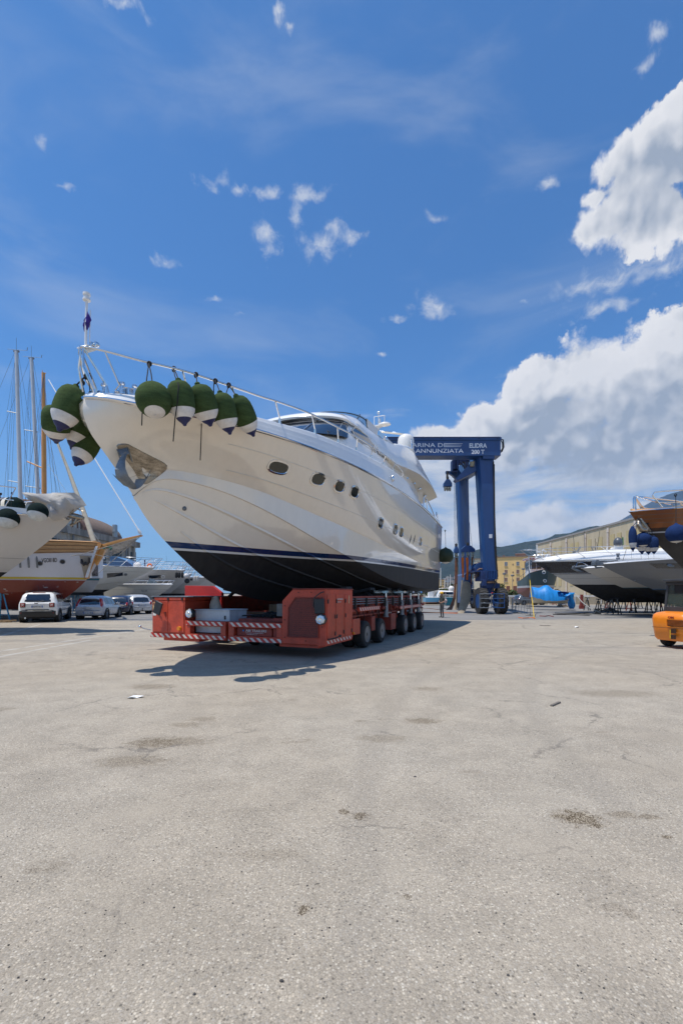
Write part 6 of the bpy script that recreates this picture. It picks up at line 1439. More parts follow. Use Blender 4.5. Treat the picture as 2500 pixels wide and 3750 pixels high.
# ================================================================= cars
def car(name, label, pos, hd, dims, paint, lamps, kind):
    """local: x forward from the rear bumper, y left. dims: length, width, height"""
    Ln, Wd, H = dims; e = empty(name, pos, hd, label, 'car'); M_ = MW[e.name]; hw = Wd / 2
    sx = Ln / 4.1; sh = H / 1.55
    suv = kind in ('suv',)
    # stations: x, z low, z belt, z top, half width, roof half width
    if suv: S_ = [(0, .45, .95, .97, .86, .80), (.06, .36, 1.0, 1.04, .96, .82), (.12, .32, 1.02, 1.20, .985, .80), (.26, .30, 1.03, 1.46, 1, .78), (.45, .28, 1.03, 1.53, 1, .76), (1.2, .26, 1.02, 1.56, 1, .76), (2.2, .26, 1.0, 1.54, 1, .75), (2.75, .26, .98, 1.46, 1, .72), (3.25, .28, .98, 1.06, .99, .76), (3.8, .30, .93, .98, .96, .80), (4.02, .36, .82, .85, .90, .78), (4.1, .42, .66, .68, .8, .7)]
    else: S_ = [(0, .42, .80, .82, .86, .80), (.07, .34, .92, .95, .95, .80), (.14, .30, .95, 1.10, .98, .78), (.34, .28, .97, 1.40, 1, .72), (.55, .26, .97, 1.49, 1, .70), (1.2, .25, .96, 1.55, 1, .70), (2.1, .25, .94, 1.52, 1, .69), (2.6, .25, .92, 1.42, 1, .66), (3.2, .26, .90, .98, .99, .74), (3.75, .30, .84, .88, .95, .78), (4.0, .36, .72, .75, .88, .76), (4.1, .42, .58, .6, .8, .7)]
    def secp(s):
        x, zl, zb, zt, w_, wr = s; x *= sx; zl, zb, zt = zl * sh, zb * sh, zt * sh; w_ *= hw; wr *= hw
        return [(x, 0, zl), (x, w_ * .9, zl), (x, w_ * .985, zl + .12), (x, w_, (zl + zb) / 2 + .03), (x, w_ * .99, zb - .10), (x, w_ * .955, zb), (x, wr + (w_ * .955 - wr) * .18, zb + (zt - zb) * .85), (x, wr * .93, zt - .012), (x, wr * .55, zt + .012), (x, 0, zt + .02)]
    rows = [secp(s) for s in S_]
    m = MB()
    for sd in (1, -1): m.grid([[M_ @ Vector((p[0], p[1] * sd, p[2])) for p in r_] for r_ in rows])
    for r_ in (rows[0], rows[-1]): m.poly([M_ @ Vector(p) for p in r_] + [M_ @ Vector((p[0], -p[1], p[2])) for p in r_[-2:0:-1]])
    body = m.build('body', paint, e, smooth=42)
    def surf(x, k0, k1, f):   # point on the side between section points k0,k1
        i = max(j for j in range(len(S_) - 1) if S_[j][0] * sx <= x + 1e-6); a = (x - S_[i][0] * sx) / ((S_[i + 1][0] - S_[i][0]) * sx)
        p = [u + (v - u) * a for u, v in zip(rows[i][k0], rows[i + 1][k0])]; q = [u + (v - u) * a for u, v in zip(rows[i][k1], rows[i + 1][k1])]
        return Vector([u + (v - u) * f for u, v in zip(p, q)])
    # side windows
    wins = ((.50, 1.02), (1.07, 1.85), (1.92, 2.75)) if suv else ((.62, 1.05), (1.10, 1.85), (1.92, 2.85))
    for sd in (1, -1):
        for x0, x1 in wins:
            x0 *= sx; x1 *= sx; m = MB(); N_ = 5
            g_ = []
            for f in (.06, .5, .94):
                g_.append([])
                for i in range(N_ + 1):
                    x = x0 + (x1 - x0) * i / N_; p = surf(x, 5, 6, f); g_[-1].append(M_ @ Vector((p.x, (p.y + .012) * sd, p.z)))
            m.grid(g_); m.build('side_window', glassd, e, smooth=60)
        if True:
            m = MB(); m.tube([M_ @ Vector((x * sx, (surf(x * sx, 3, 4, .5).y + .006) * sd, .62 * sh)) for x in (.5, 1.5, 2.5, 3.2)], .012, 5); m.build('side_moulding', blackp if suv else paint, e)
            m = MB()
            for x in (1.05, 1.9): m.tube([M_ @ Vector((x * sx, (surf(x * sx, 2, 3, .5).y + .004) * sd, .35 * sh)), M_ @ Vector((x * sx, (surf(x * sx, 4, 5, .5).y + .004) * sd, .95 * sh))], .004, 4)
            m.build('door_gap', black, e)
            m = MB(); p = surf(2.75 * sx, 5, 6, .1); m.box(M_ @ Vector((p.x, (p.y + .10) * sd, p.z + .04)), (.12, .2, .15), hd); m.build('mirror', paint if not suv else blackp, e, bevel=.03)
    # rear window and tailgate details
    i0, i1 = (2, 3) if suv else (2, 3)
    a, b = rows[1] , rows[i1]
    m = MB(); g_ = []
    xa, za = (S_[2][0] + .0) * sx, S_[2][3] * sh - (.12 if suv else .04); xb, zb_ = S_[3][0] * sx, S_[3][3] * sh
    x0_, z0_ = S_[1][0] * sx, S_[1][3] * sh; x2_, z2_ = S_[2][0] * sx, S_[2][3] * sh; x3_, z3_ = S_[3][0] * sx, S_[3][3] * sh; x4_, z4_ = S_[4][0] * sx, S_[4][3] * sh
    def rear(z):
        for (xA, zA), (xB, zB) in (((x0_, z0_), (x2_, z2_)), ((x2_, z2_), (x3_, z3_)), ((x3_, z3_), (x4_, z4_))):
            if zA <= z <= zB: return xA + (xB - xA) * (z - zA) / (zB - zA)
        return x0_ if z < z0_ else x4_
    zlo, zhi = z0_ + .03, z3_ + (.0 if suv else .02)
    for f in (0, .25, .5, .75, 1):
        z = zlo + (zhi - zlo) * f; w_ = hw * (.80 - .10 * f) if suv else hw * (.80 - .13 * f)
        g_.append([M_ @ Vector((rear(z) - .022 + (.03 if abs(k) > .9 else 0), w_ * k, z)) for k in (-1, -.94, -.5, 0, .5, .94, 1)])
    m.grid(g_); m.build('rear_window', glassd, e, smooth=60)
    m = MB(); m.tube([M_ @ Vector((rear(zlo) - .03, 0, zlo - .01)), M_ @ Vector((rear(zlo + .06) - .04, -.30 * hw, zlo + .05))], .012, 5); m.build('rear_wiper', blackp, e)
    # lamps
    for sd in (1, -1):
        m = MB()
        if lamps == 'square':
            m.box(M_ @ Vector((.02, .74 * hw * sd, .90 * sh)), (.10, .26, .26), hd); o = m.build('tail_light', blackp, e, bevel=.03)
            m = MB(); m.box(M_ @ Vector((-.035, .74 * hw * sd, .90 * sh)), (.02, .19, .19), hd); m.build('lens', redl, o, bevel=.02)
            m = MB(); m.tube([M_ @ Vector((-.05, (.74 * hw - .06) * sd, .90 * sh - .06)), M_ @ Vector((-.05, (.74 * hw + .06) * sd, .90 * sh + .06))], .012, 4); m.tube([M_ @ Vector((-.05, (.74 * hw + .06) * sd, .90 * sh - .06)), M_ @ Vector((-.05, (.74 * hw - .06) * sd, .90 * sh + .06))], .012, 4); m.build('reflector', fwhite, o)
            m = MB(); m.box(M_ @ Vector((-.02, .72 * hw * sd, .50 * sh)), (.04, .2, .09), hd); m.build('fog_light', redl, e, bevel=.01)
        elif lamps == 'tall':
            m.rings([[M_ @ Vector((rear(z) + dx, y * sd, z)) for dx, y in ((-.035, hw * (w0 - .12)), (-.03, hw * w0), (.10, hw * (w0 + .045)), (.10, hw * (w0 - .12)))] for z, w0 in ((.78 * sh, .92), (.95 * sh, .90), (1.15 * sh, .84), (1.38 * sh, .74))]); m.build('tail_light', redl, e, smooth=50)
        else:
            m.ball(M_ @ Vector((.07, .82 * hw * sd, .86 * sh)), .15, 14, (.5, .95, .95)); o = m.build('tail_light', redl, e, smooth=60)
            m = MB(); m.ball(M_ @ Vector((.03, .72 * hw * sd, .83 * sh)), .06, 10, (.8, 1, 1)); m.build('lens', lampw, o)
    # bumper
    bm_ = blackp if suv else paint
    m = MB(); rr = []
    for z, x, w_ in ((.26 * sh, .10, .92), (.30 * sh, -.02, .96), (.45 * sh, -.06, .98), (.60 * sh, -.055, .98), (.64 * sh, .0, .97)):
        rr.append([M_ @ Vector((x + (.45 if abs(k) >= 1 else .10 if abs(k) > .9 else 0), hw * w_ * min(1, abs(k)) * (1.012 if abs(k) >= 1 else 1) * (1 if k > 0 else -1), z)) for k in (-1, -.95, -.8, -.4, .0001, .4, .8, .95, 1)])
    m.grid(rr); m.build('bumper', bm_, e, smooth=40)
    m = MB(); m.tube([M_ @ Vector((-.062, -hw * .75, .58 * sh)), M_ @ Vector((-.062, hw * .75, .58 * sh))], .012, 5); m.build('bumper_strip', blackp if not suv else galv, e)
    pz = .82 * sh if suv else (.45 * sh if lamps == 'tall' else .72 * sh if kind == 'cross' else .42 * sh)
    px_ = -.03 if suv else (-.07 if lamps == 'tall' or kind != 'cross' else .0)
    platem = MATS.get('plate white') or pm('plate white', (.62, .63, .64), .4); plb = MATS.get('plate blue') or pm('plate blue', (.02, .10, .42), .4)
    m = MB(); m.box(M_ @ Vector((px_ - .01, 0, pz)), (.015, .52, .115), hd); o = m.build('number_plate', platem, e, smooth=0)
    m = MB(); m.box(M_ @ Vector((px_ - .02, .238, pz)), (.006, .045, .113), hd); m.box(M_ @ Vector((px_ - .02, -.238, pz)), (.006, .045, .113), hd); m.build('band', plb, o, smooth=0)
    plates = {'suv': 'GJ 977 EG', 'hatch': 'CF 461 MB', 'dark': 'CJ 408 XA', 'cross': 'CL 416 YB', 'far': 'FA 210 KD'}
    text(o, plates[kind], .085, facing(M_ @ Vector((px_ - .024, .195, pz - .032)), M_.to_3x3() @ Vector((0, -1, 0)), (0, 0, 1)), blackp, .001, ext=.001)
    # wheels
    for x in (.72 * sx, 3.3 * sx):
        for sd in (1, -1):
            r = .345 if suv else .305; wd_ = .21; y1 = (hw + .012) * sd; a = M_ @ Vector((x, y1 - wd_ * sd, r)); b = M_ @ Vector((x, y1, r))
            m = MB(); m.lathe([(0, r * .6), (.01, r * .85), (.04, r * .98), (wd_ / 2, r), (wd_ - .04, r * .98), (wd_ - .01, r * .86), (wd_, r * .66), (wd_ - .03, r * .62)], a, b, 28, cap=False); wh = m.build('wheel', tyrem, e, smooth=50)
            d = (b - a).normalized(); fu_, fv_ = frame(d); m = MB(); m.lathe([(wd_ - .05, r * .64), (wd_ - .03, r * .6), (wd_ - .06, r * .55), (wd_ - .08, .01)], a, b, 24)
            m.build('rim', blackp if suv else galv, wh)
            m = MB(); c_ = a + d * (wd_ - .025)
            for k in range(5 if suv else 9):
                an = 2 * PI * k / (5 if suv else 9); q = fu_ * math.cos(an) + fv_ * math.sin(an); m.tube([c_ + q * .03, c_ + q * r * .6], [.03, .022], 5)
            m.cyl(c_ - d * .02, c_ + d * .012, .05, .045, 12); m.build('spoke', galv, wh)
            m = MB(); m.torus(M_ @ Vector((x, (hw - .005) * sd, r + .01)), M_.to_3x3() @ Vector((0, 1, 0)), r + .045, .045, 24, 8, 0, 2 * PI); m.cyl(M_ @ Vector((x, (hw - .25) * sd, r + .02)), M_ @ Vector((x, (hw - .002) * sd, r + .02)), r + .03, r + .03, 28); m.build('wheel_arch', blackp if suv else black, e)
    m = MB(); m.bx(0, 0, 0, 0, 0, 0); m = MB(); m.box(M_ @ Vector((Ln / 2, 0, .27)), (Ln * .86, Wd * .8, .12), hd); m.build('underbody', black, e)
    if suv:
        for sd in (1, -1):
            m = MB(); m.tube([M_ @ Vector((x * sx, .70 * hw * sd, z * sh)) for x, z in ((.4, 1.545), (.55, 1.60), (1.4, 1.63), (2.2, 1.60), (2.4, 1.55))], .022, 6); m.build('roof_rail', blackp, e)
        m = MB(); m.tube([M_ @ Vector((.5, .05, 1.56 * sh)), M_ @ Vector((.35, .05, 1.9 * sh))], .008, 5); m.build('antenna', blackp, e)
        m = MB(); m.box(M_ @ Vector((-.0, 0, .66 * sh)), (.03, 1.1, .05), hd); m.build('tailgate_handle', blackp, e); text(e, 'Jeep', .10, facing(M_ @ Vector((-.004, .14, 1.0 * sh - .03)), M_.to_3x3() @ Vector((0, -1, 0)), (0, 0, 1)), blackp, .003)
        m = MB(); m.box(M_ @ Vector((.36, 0, 1.53 * sh)), (.04, .6, .03), hd); m.build('brake_light', redl, e)
        m = MB(); m.tube([M_ @ Vector((-.08, .55, .27)), M_ @ Vector((.1, .55, .27))], .05, 10); m.build('exhaust_pipe', chrome, e)
    if kind == 'cross':
        for x in (1.0, 2.2):
            m = MB(); m.tube([M_ @ Vector((x, -.6, 1.6 * sh)), M_ @ Vector((x, .6, 1.6 * sh))], .016, 5); m.build('roof_bar', blackp, e)
        m = MB(); m.tube([M_ @ Vector((-.02, 0, .30)), M_ @ Vector((-.14, 0, .32)), M_ @ Vector((-.15, 0, .42))], .022, 7); m.ball(M_ @ Vector((-.15, 0, .45)), .035, 10); m.build('tow_hook', grease, e)
    if kind == 'hatch':
        m = MB(); m.ball(M_ @ Vector((.03, 0, .84 * sh)), .05, 12, (.4, 1, 1)); m.build('badge', chrome, e)
        m = MB(); m.poly([M_ @ Vector(v) for v in ((-.01, .40, .78 * sh), (-.028, .10, .70 * sh), (-.012, -.2, .74 * sh), (-.02, -.05, .64 * sh), (-.03, .2, .62 * sh))]); m.build('dent', pm('creased silver', (.30, .30, .31), .35, .3, var=.2), e, smooth=0)
        m = MB(); m.ball(M_ @ Vector((.45, .1, 1.15)), .12, 12); m.build('parcel', pm('blue toy', (.02, .3, .5), .5), e)
    if kind == 'dark': m = MB(); m.ball(M_ @ Vector((.03, 0, .86 * sh)), .05, 12, (.4, 1, 1)); m.build('badge', chrome, e)
    if kind == 'cross': m = MB(); m.ball(M_ @ Vector((.03, 0, .84 * sh)), .04, 12, (.4, 1.4, .7)); m.build('badge', chrome, e)
    return e
wp = pm('white car paint', (.80, .80, .78), .25, var=.02, coat=.7); sp_ = pm('silver car paint', (.50, .51, .53), .3, .3, var=.03, coat=.6); dbp = pm('dark blue car paint', (.010, .014, .045), .2, var=.05, coat=.8); sp2 = pm('pale silver car paint', (.55, .56, .57), .3, .3, var=.03, coat=.6); gp_ = pm('grey car paint', (.12, .13, .145), .3, .4, var=.03, coat=.6)
def carat(px, py, ang):     # rear centre
    g_ = gg(px, py, 0); return (g_.x, g_.y, 0), R(90 + ang)
p_, h_ = carat(137, 2281, 21); car('parked_car', 'white compact off-roader with dark lower bumper, leftmost of the parked cars', p_, h_, (4.2, 1.84, 1.67), wp, 'square', 'suv')
p_, h_ = carat(325, 2270, 9); car('parked_car', 'silver hatchback with a dented tailgate, beside the white off-roader', p_, h_, (3.8, 1.66, 1.46), sp_, 'tall', 'hatch')
p_, h_ = carat(428, 2254, 12); car('parked_car', 'dark blue hatchback half hidden between the two silver cars', p_, h_, (3.9, 1.65, 1.46), dbp, 'round', 'dark')
p_, h_ = carat(520, 2250, 44); car('parked_car', 'silver car with roof bars and tow hook, rightmost of the parked cars on the left', p_, h_, (4.0, 1.68, 1.52), sp2, 'round', 'cross')
car('parked_car', 'small grey car seen far off between the hoist and the fishing boat', (24.4, 63.2, 0), R(8), (4.3, 1.8, 1.5), gp_, 'round', 'far')

# ================================================================= left boats
mL = bandmat('near left hull paint', [(2.47, (.013, .013, .015)), (99, (.56, .52, .47))], .3, seams=(3.02,), coat=.5, roughlow=.8)
bl, shl, bvl = boat('moored_yacht', 'cream motor yacht cut off by the left edge with a canvas cover over its bow', 'boat', (-11.15, 18.6), R(184), 12, 4.4, 4.66, 4.80, 1.1, 4.4, mL, gelw, flare=1.2, gun=chrome, chs=.42)
ML = MW[bl.name]
m = MB()
for sd in (1, -1):
    rows = [[ML @ Vector((shl(q)[0] + .05, shl(q)[1] * sd * .99, shl(q)[2] + dz)) for q in [i / 30 for i in range(31)]] for dz in (.03, .14, .24)]
    m.grid(rows)
m.build('bulwark', gelw, bl)
boatrail(bl, shl, .30, .95, 1.0, 6, r=.022, lean=.1)
m = MB(); c = P(262, 1893, 18.4); m.tube([c + Vector((-.2, 0, .1)), c + Vector((.25, 0, 0)), c + Vector((.5, 0, -.05))], [.1, .12, .06], 8); m.tube([c + Vector((.3, 0, .05)), c + Vector((.1, 0, -.25)), c + Vector((-.05, 0, -.35)), c + Vector((.4, 0, -.1))], [.05, .09, .06, .03], 8); m.tube([c + Vector((.0, -.1, .1)), c + Vector((.2, -.1, .35)), c + Vector((.55, -.1, .2))], .025, 6); m.build('anchor', steel, bl, smooth=50)
# canvas draped over the pulpit
out_ = [(80, 1804), (98, 1803), (118, 1805), (135, 1808), (160, 1808), (186, 1807), (192, 1804), (230, 1804), (272, 1804), (300, 1825), (317, 1851), (296, 1858), (270, 1878), (250, 1890), (225, 1903), (198, 1908), (182, 1896), (176, 1880), (160, 1850), (128, 1840), (108, 1834), (92, 1818)]
def drape(outline, Y0, Y1, name, mat_, par, amp=.10):
    bmx = bmesh.new(); n = len(outline); cx_ = sum(a for a, b in outline) / n; cy_ = sum(b for a, b in outline) / n
    m = MB(); rows = []
    for f in (0, .12, .25, .4, .55, .7, .85, 1):
        r_ = []
        for a, b in outline + outline[:1]:
            x, y = cx_ + (a - cx_) * f, cy_ + (b - cy_) * f; fold = amp * math.sin(x * .055 + y * .03) * (.4 + f * .6) + amp * .6 * math.sin(x * .12 - y * .11)
            xx_ = (x - 1250) / F * 17.6; hb_ = 2.2 * spw((-11.15 - xx_) / 5.0, 2.1); r_.append(P(x, y, (18.25 - hb_ - .22 * (1 - f * f) if Y0 < 18 else 18.9 + .2 * (1 - f)) + fold))
        rows.append(r_)
    m.grid(rows)
    return m
m = drape(out_, 17.35, 17.85, 'canvas', tarp, bl)
# back side of the drape, so it is a full cover
m2_ = drape(out_, 18.9, 18.0, 'canvas', tarp, bl); 
m.add([v for v in m2_.v], m2_.f); n_ = len(out_) + 1; base = 7 * n_; o2 = len(m2_.v)
m.add([m.v[base + i] for i in range(n_)] + [m2_.v[base + i] for i in range(n_)], [(i, i + 1, n_ + i + 1, n_ + i) for i in range(n_ - 1)])
cvv = m.build('canvas_cover', tarp, smooth=60); tag(cvv, 'light grey canvas sheet thrown over the bow rail of the cream yacht on the left', 'cover')
gn = (pm('black green sock', (.010, .020, .019), .95, var=.2, bump=.3, bscale=90, spec=.1), pm('dirty white vinyl', (.55, .56, .54), .5, var=.12, scale=6), fnavy)
GL = 'black and white ball fenders of the cream yacht'
def bfl(px, py, dpx, Y, kx, ky, lab): s = Y / F; r = dpx * s; fender(P(px, py - dpx / 2 - 3, Y), P(px, py + dpx / 2 + 3, Y) + Vector((0, -.30, .04)), r, lab, [P(kx, ky, Y)], group=GL, ballf=True, mats=gn, cut=11)
bfl(40, 1902, 74, 17.5, 43, 1806, 'black and white ball fender with grey rope, left of the canvas cover')
bfl(149, 1879, 68, 17.1, 146, 1846, 'black and white ball fender overlapping the canvas cover')
bfl(-2, 1922, 70, 17.8, 2, 1808, 'black ball fender cut off by the left edge')
m = MB(); c = P(52, 1852, 18.4); e = empty('fender', c, 0, 'cream and dark green fender lying on the deck of the cream yacht', 'fender'); 
m.lathe([(0, .1), (.08, .26), (.2, .33), (.32, .34)], P(10, 1853, 18.5), P(90, 1850, 18.5), 20, cap=True); m.build('bladder', cream, e, smooth=60)
m = MB(); m.lathe([(.32, .345), (.6, .34), (.76, .25), (.86, .08)], P(10, 1853, 18.5), P(90, 1850, 18.5), 20); m.build('sock', gn[0], e, smooth=60)
for px, py, h in ((8, 2274, 2.0),): pass
random.seed(4)
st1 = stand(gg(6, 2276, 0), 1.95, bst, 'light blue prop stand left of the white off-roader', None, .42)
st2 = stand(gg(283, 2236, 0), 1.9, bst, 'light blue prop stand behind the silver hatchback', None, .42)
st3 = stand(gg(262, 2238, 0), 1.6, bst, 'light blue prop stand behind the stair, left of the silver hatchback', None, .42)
mb = MB(); c = gg(12, 2279, 0)
for k in range(4): mb.box(c + Vector((-.1 + .2 * k, -.2 + .1 * (k % 2), .04 + .05 * (k % 2))), (.5, .2, .07), .2 * k)
o = mb.build('timber_blocks', woodr, smooth=0); tag(o, 'small pile of wood blocks at the foot of the blue stand', 'timber')
# mobile stair
e = empty('steps', gg(250, 2252, 0), 0, 'white metal steps on wheels between the off-roader and the silver hatchback', 'steps'); c = gg(250, 2252, 0); s_ = c.y / F
m = MB()
for dy in (0, .7):
    A = P(226, 2245, c.y - .3 + dy); B = P(262, 2190, c.y - .3 + dy); m.tube([A, B], .03, 6); m.tube([P(262, 2190, c.y - .3 + dy), P(266, 2250, c.y - .3 + dy)], .03, 6); m.tube([A + Vector((.1, 0, 1.0)), B + Vector((.1, 0, .9))], .025, 6)
    m.tube([P(240, 2190, c.y - .3 + dy), P(262, 2215, c.y - .3 + dy), P(266, 2250, c.y - .3 + dy)], .025, 6)
m.build('frame', white, e)
m = MB()
for k in range(5): q = P(229 + k * 7, 2240 - k * 11, c.y - .3); m.bx(q.x - .1, q.x + .12, q.y, q.y + .7, q.z - .015, q.z + .015)
m.build('treads', galv, e, smooth=0)
# ---- wooden gulet
mG = bandmat('gulet paint', [(2.38, (.21, .035, .020)), (2.44, (.40, .38, .44)), (2.56, (.50, .39, .02)), (99, (.58, .59, .63))], .4, coat=.25, scr=(2.35, (.40, .36, .34)), wob=.03)
gu, shg, bvg = boat('sailing_boat', 'wooden sailing boat, white above and scraped red below, with honey coloured bulwark', 'boat', (-14.5, 27), R(176), 17, 5.4, 4.06, 3.3, .62, 3.3, mG, woodl, flare=1.15, gun=None, chs=.35, ex=1.9)
MG = MW[gu.name]
m = MB(); K = 40
for sd in (1, -1):
    rows = []
    for dz, do in ((0, 0), (.28, .03), (.56, .05), (.62, .09), (.66, .02)):
        rows.append([MG @ Vector((shg(q)[0] - .12 * dz * (1 - q) ** 3, (shg(q)[1] + do * min(1, q * 8)) * sd, shg(q)[2] + dz * (.93 + .32 * min(1, q * 2.4)))) for q in [i / K for i in range(K + 1)]])
    m.grid(rows)
m.build('bulwark', woodl, gu, smooth=30)
m = MB()
for dz in (.02, .19, .38, .57):
    m.tube([MG @ Vector((shg(q)[0] - .1 * dz * (1 - q) ** 3, (shg(q)[1] + .035 + dz * .07 if True else 0), shg(q)[2] + dz * (.93 + .32 * min(1, q * 2.4)))) for q in [i / K for i in range(2, K + 1)]], .014, 5)
m.build('plank_seam', pm('dark plank seam', (.17, .08, .03), .7), gu)
def gz(px, py, Y=27.0): return P(px, py, Y)
m = MB(); sidev = Vector((0, .16, 0))
stp = [gz(362, 1992), gz(378, 1992), gz(350, 2055), gz(326, 2108), gz(321, 2120), gz(311, 2120), gz(318, 2104), gz(345, 2044)]
m.poly([p - sidev for p in stp], sidev * 2); m.build('stem_post', pm('orange varnished wood', (.52, .24, .06), .4, var=.15, coat=.3), gu, smooth=0, bevel=.01)
m = MB(); m.poly([gz(349, 2000, 26.80), gz(358, 2000, 26.80), gz(319, 2115, 26.80), gz(311, 2115, 26.80)], (0, .1, 0)); m.build('stem_edge', white, gu, smooth=0)
surf_panel(bvg, (((291, 2034), (343, 2036)), ((308, 2112), (316, 2112))), 'hawse_plate', pm('tan plate', (.34, .30, .24), .6, var=.12), gu, off=.03)
m = MB(); c = gz(316, 2058, 26.0)
try:
    h_, n_ = hit(314, 2056, bvg)
    if abs(h_.y - 27) < 4: c = h_ + n_ * .12
except Exception: pass
dx = lambda a, b: c + Vector((a, -.05, b))
m.tube([dx(-.22, .15), dx(-.20, -.05), dx(-.08, -.18), dx(.02, -.02)], [.05, .09, .08, .05], 7); m.tube([dx(.22, .25), dx(.22, .0), dx(.10, -.16), dx(0, -.02)], [.05, .09, .08, .05], 7); m.tube([dx(-.12, -.22), dx(.3, -.02)], .04, 6); m.build('anchor', grease, gu, smooth=50)
text_o = None
bt0, n0_ = hit(152, 2058, bvg); bt1, n1_ = hit(209, 2056, bvg)
vg = text(gu, 'VGO818D', 1.0, facing((0, 0, 0), (1, 0, 0), (0, 0, 1)), blackp, .012, ext=.003)
inv = MW[gu.name].inverted(); W_ = [MW[gu.name] @ v.co for v in vg.data.vertices]; a_, b_ = min(v.x for v in W_), max(v.x for v in W_); c_, d_ = min(v.z for v in W_), max(v.z for v in W_)
for v, q in zip(vg.data.vertices, W_):
    fx, fz = (q.x - a_) / (b_ - a_), (q.z - c_) / (d_ - c_); h_, n_ = hit(152 + 57 * fx, 2060 - 1.5 * fx - 15.5 * fz, bvg); v.co = inv @ (h_ + n_ * (.012 + q.y))
for px, py in ((146, 2063), (229, 2057)):
    h_, n_ = hit(px, py, bvg); m = MB(); m.cyl(h_ - n_ * .02, h_ + n_ * .02, .13, .13, 18); o = m.build('porthole', blackp, gu); m = MB(); m.torus(h_ + n_ * .02, n_, .13, .02, 18, 6); m.build('frame', galv, o)
for px in (73, 104, 135):
    m = MB(); pts = []
    for k in range(5): h_, n_ = hit(px + k * .5, 2048 + k * 7.5, bvg); pts.append(h_ + n_ * .03)
    m.tube([pts[0] + Vector((0, 0, .55))] + pts, [.03] + [.05] * 5, 6); m.build('chainplate', galv, gu)
sprm = pm('orange varnished spar', (.56, .25, .05), .35, var=.12, coat=.4)
m = MB(); m.poly([gz(374, 1994, 26.9), gz(386, 1990, 26.9), gz(450, 1972, 26.9), gz(516, 1958, 26.9), gz(518, 1962, 26.9), gz(452, 1983, 26.9), gz(390, 1998, 26.9), gz(372, 2010, 26.9)], (0, .25, 0)); m.build('bowsprit', sprm, gu, smooth=0, bevel=.02)
m = MB(); m.poly([gz(366, 2002, 26.9), gz(395, 1998, 26.9), gz(376, 2030, 26.9), gz(352, 2070, 26.9), gz(346, 2062, 26.9)], (0, .22, 0)); m.build('knee', sprm, gu, smooth=0, bevel=.02)
netm = pm('grey rope net', (.33, .30, .26), .95, var=.3, scale=8)
m = MB(); random.seed(8)
tipn = gz(513, 1963, 26.9)
for k in range(13):
    f = k / 12; a = gz(383 + 4 * f, 2004 + 32 * f, 26.6 + .6 * (k % 2)); b = gz(506 - 22 * f, 1968 + 20 * f * .8, 26.6 + .5 * (k % 2)); mid = (a + b) / 2 + Vector((0, 0, -.10 - .12 * f)); m.tube([a, mid, b], .010, 4)
for k in range(26):
    f = (k + .5) / 26; m.tube([gz(385 + 115 * f, 2003 - 34 * f, 26.7), gz(385 + 105 * f + 6, 2036 - 38 * f, 26.9)], .009, 4)
    m.tube([gz(385 + 115 * f, 2003 - 34 * f, 27.1), gz(385 + 105 * f - 9, 2036 - 38 * f, 26.6)], .009, 4)
m.tube([gz(260, 2036, 25.2), gz(300, 2030, 25.5), gz(340, 2017, 26.2), gz(400, 2000, 26.6), gz(512, 1966, 26.8)], .025, 6)
m.tube([gz(345, 2030, 26.4), gz(395, 2042, 26.6), gz(430, 2020, 26.7), gz(470, 1995, 26.8), gz(500, 1975, 26.8)], .02, 6); m.tube([gz(360, 2100, 26.6), gz(440, 2030, 26.7), gz(512, 1966, 26.8)], .018, 5)
m.build('bowsprit_net', netm, gu)
m = MB(); m.tube([gz(380, 2010, 26.7), gz(395, 2002, 26.6), gz(410, 2008, 26.6), gz(402, 2014, 26.6)], .05, 6); m.build('coiled_rope', pm('green rope', (.03, .14, .10), .9), gu)
m = MB(); m.tube([gz(163, 1990, 29), gz(160.5, 1620, 29), gz(159, 1365, 29)], [.15, .14, .10], 12); m.build('mast', sprm, gu, smooth=60)
wire = pm('rigging wire', (.16, .18, .20), .5, .5); furl = pm('furled tan sail', (.50, .44, .34), .9, var=.1, scale=2, bump=.4, bscale=6)
m = MB(); m.tube([gz(178, 1390, 28.8), gz(340, 1668, 27.6), gz(504, 1936, 26.8)], [.03, .035, .035], 6); m.tube([gz(504, 1936, 26.8), gz(512, 1950, 26.8), gz(518, 1958, 26.8)], [.05, .1, .03], 8); m.build('outer_stay', white, gu)
m = MB(); m.tube([gz(160, 1490, 28.8), gz(210, 1621, 28.3), gz(262, 1752, 27.8), gz(305, 1870, 27.4), gz(344, 1984, 27)], [.02, .07, .10, .13, .15], 8); m.build('furled_sail', furl, gu)
m = MB()
for a, b_, c_, d_ in ((160, 1370, 95, 2045), (160, 1370, 62, 2040), (160, 1372, 224, 1985), (160, 1372, 120, 2040), (161, 1500, 258, 1990), (160, 1380, 205, 2010), (176, 1500, 300, 1900), (176, 1700, 366, 1986), (215, 1900, 206, 2058)): m.tube([gz(a, b_, 28.6), gz(c_, d_, 27.2)], .012, 4)
m.build('rigging', wire, gu)
m = MB(); m.tube([gz(100, 1690, 29), gz(160, 1716, 29)], .05, 6); m.tube([gz(152, 1368, 29), gz(168, 1366, 29)], .03, 5); m.tube([gz(155, 1355, 29), gz(155, 1372, 29)], .02, 5); m.build('spreader', sprm, gu)
m = MB(); m.box(MG @ Vector((9, 0, 4.6)), (4, 2.6, 1.6), R(176)); m.build('deckhouse', woodl, gu, bevel=.03)
ladd = MB(); 
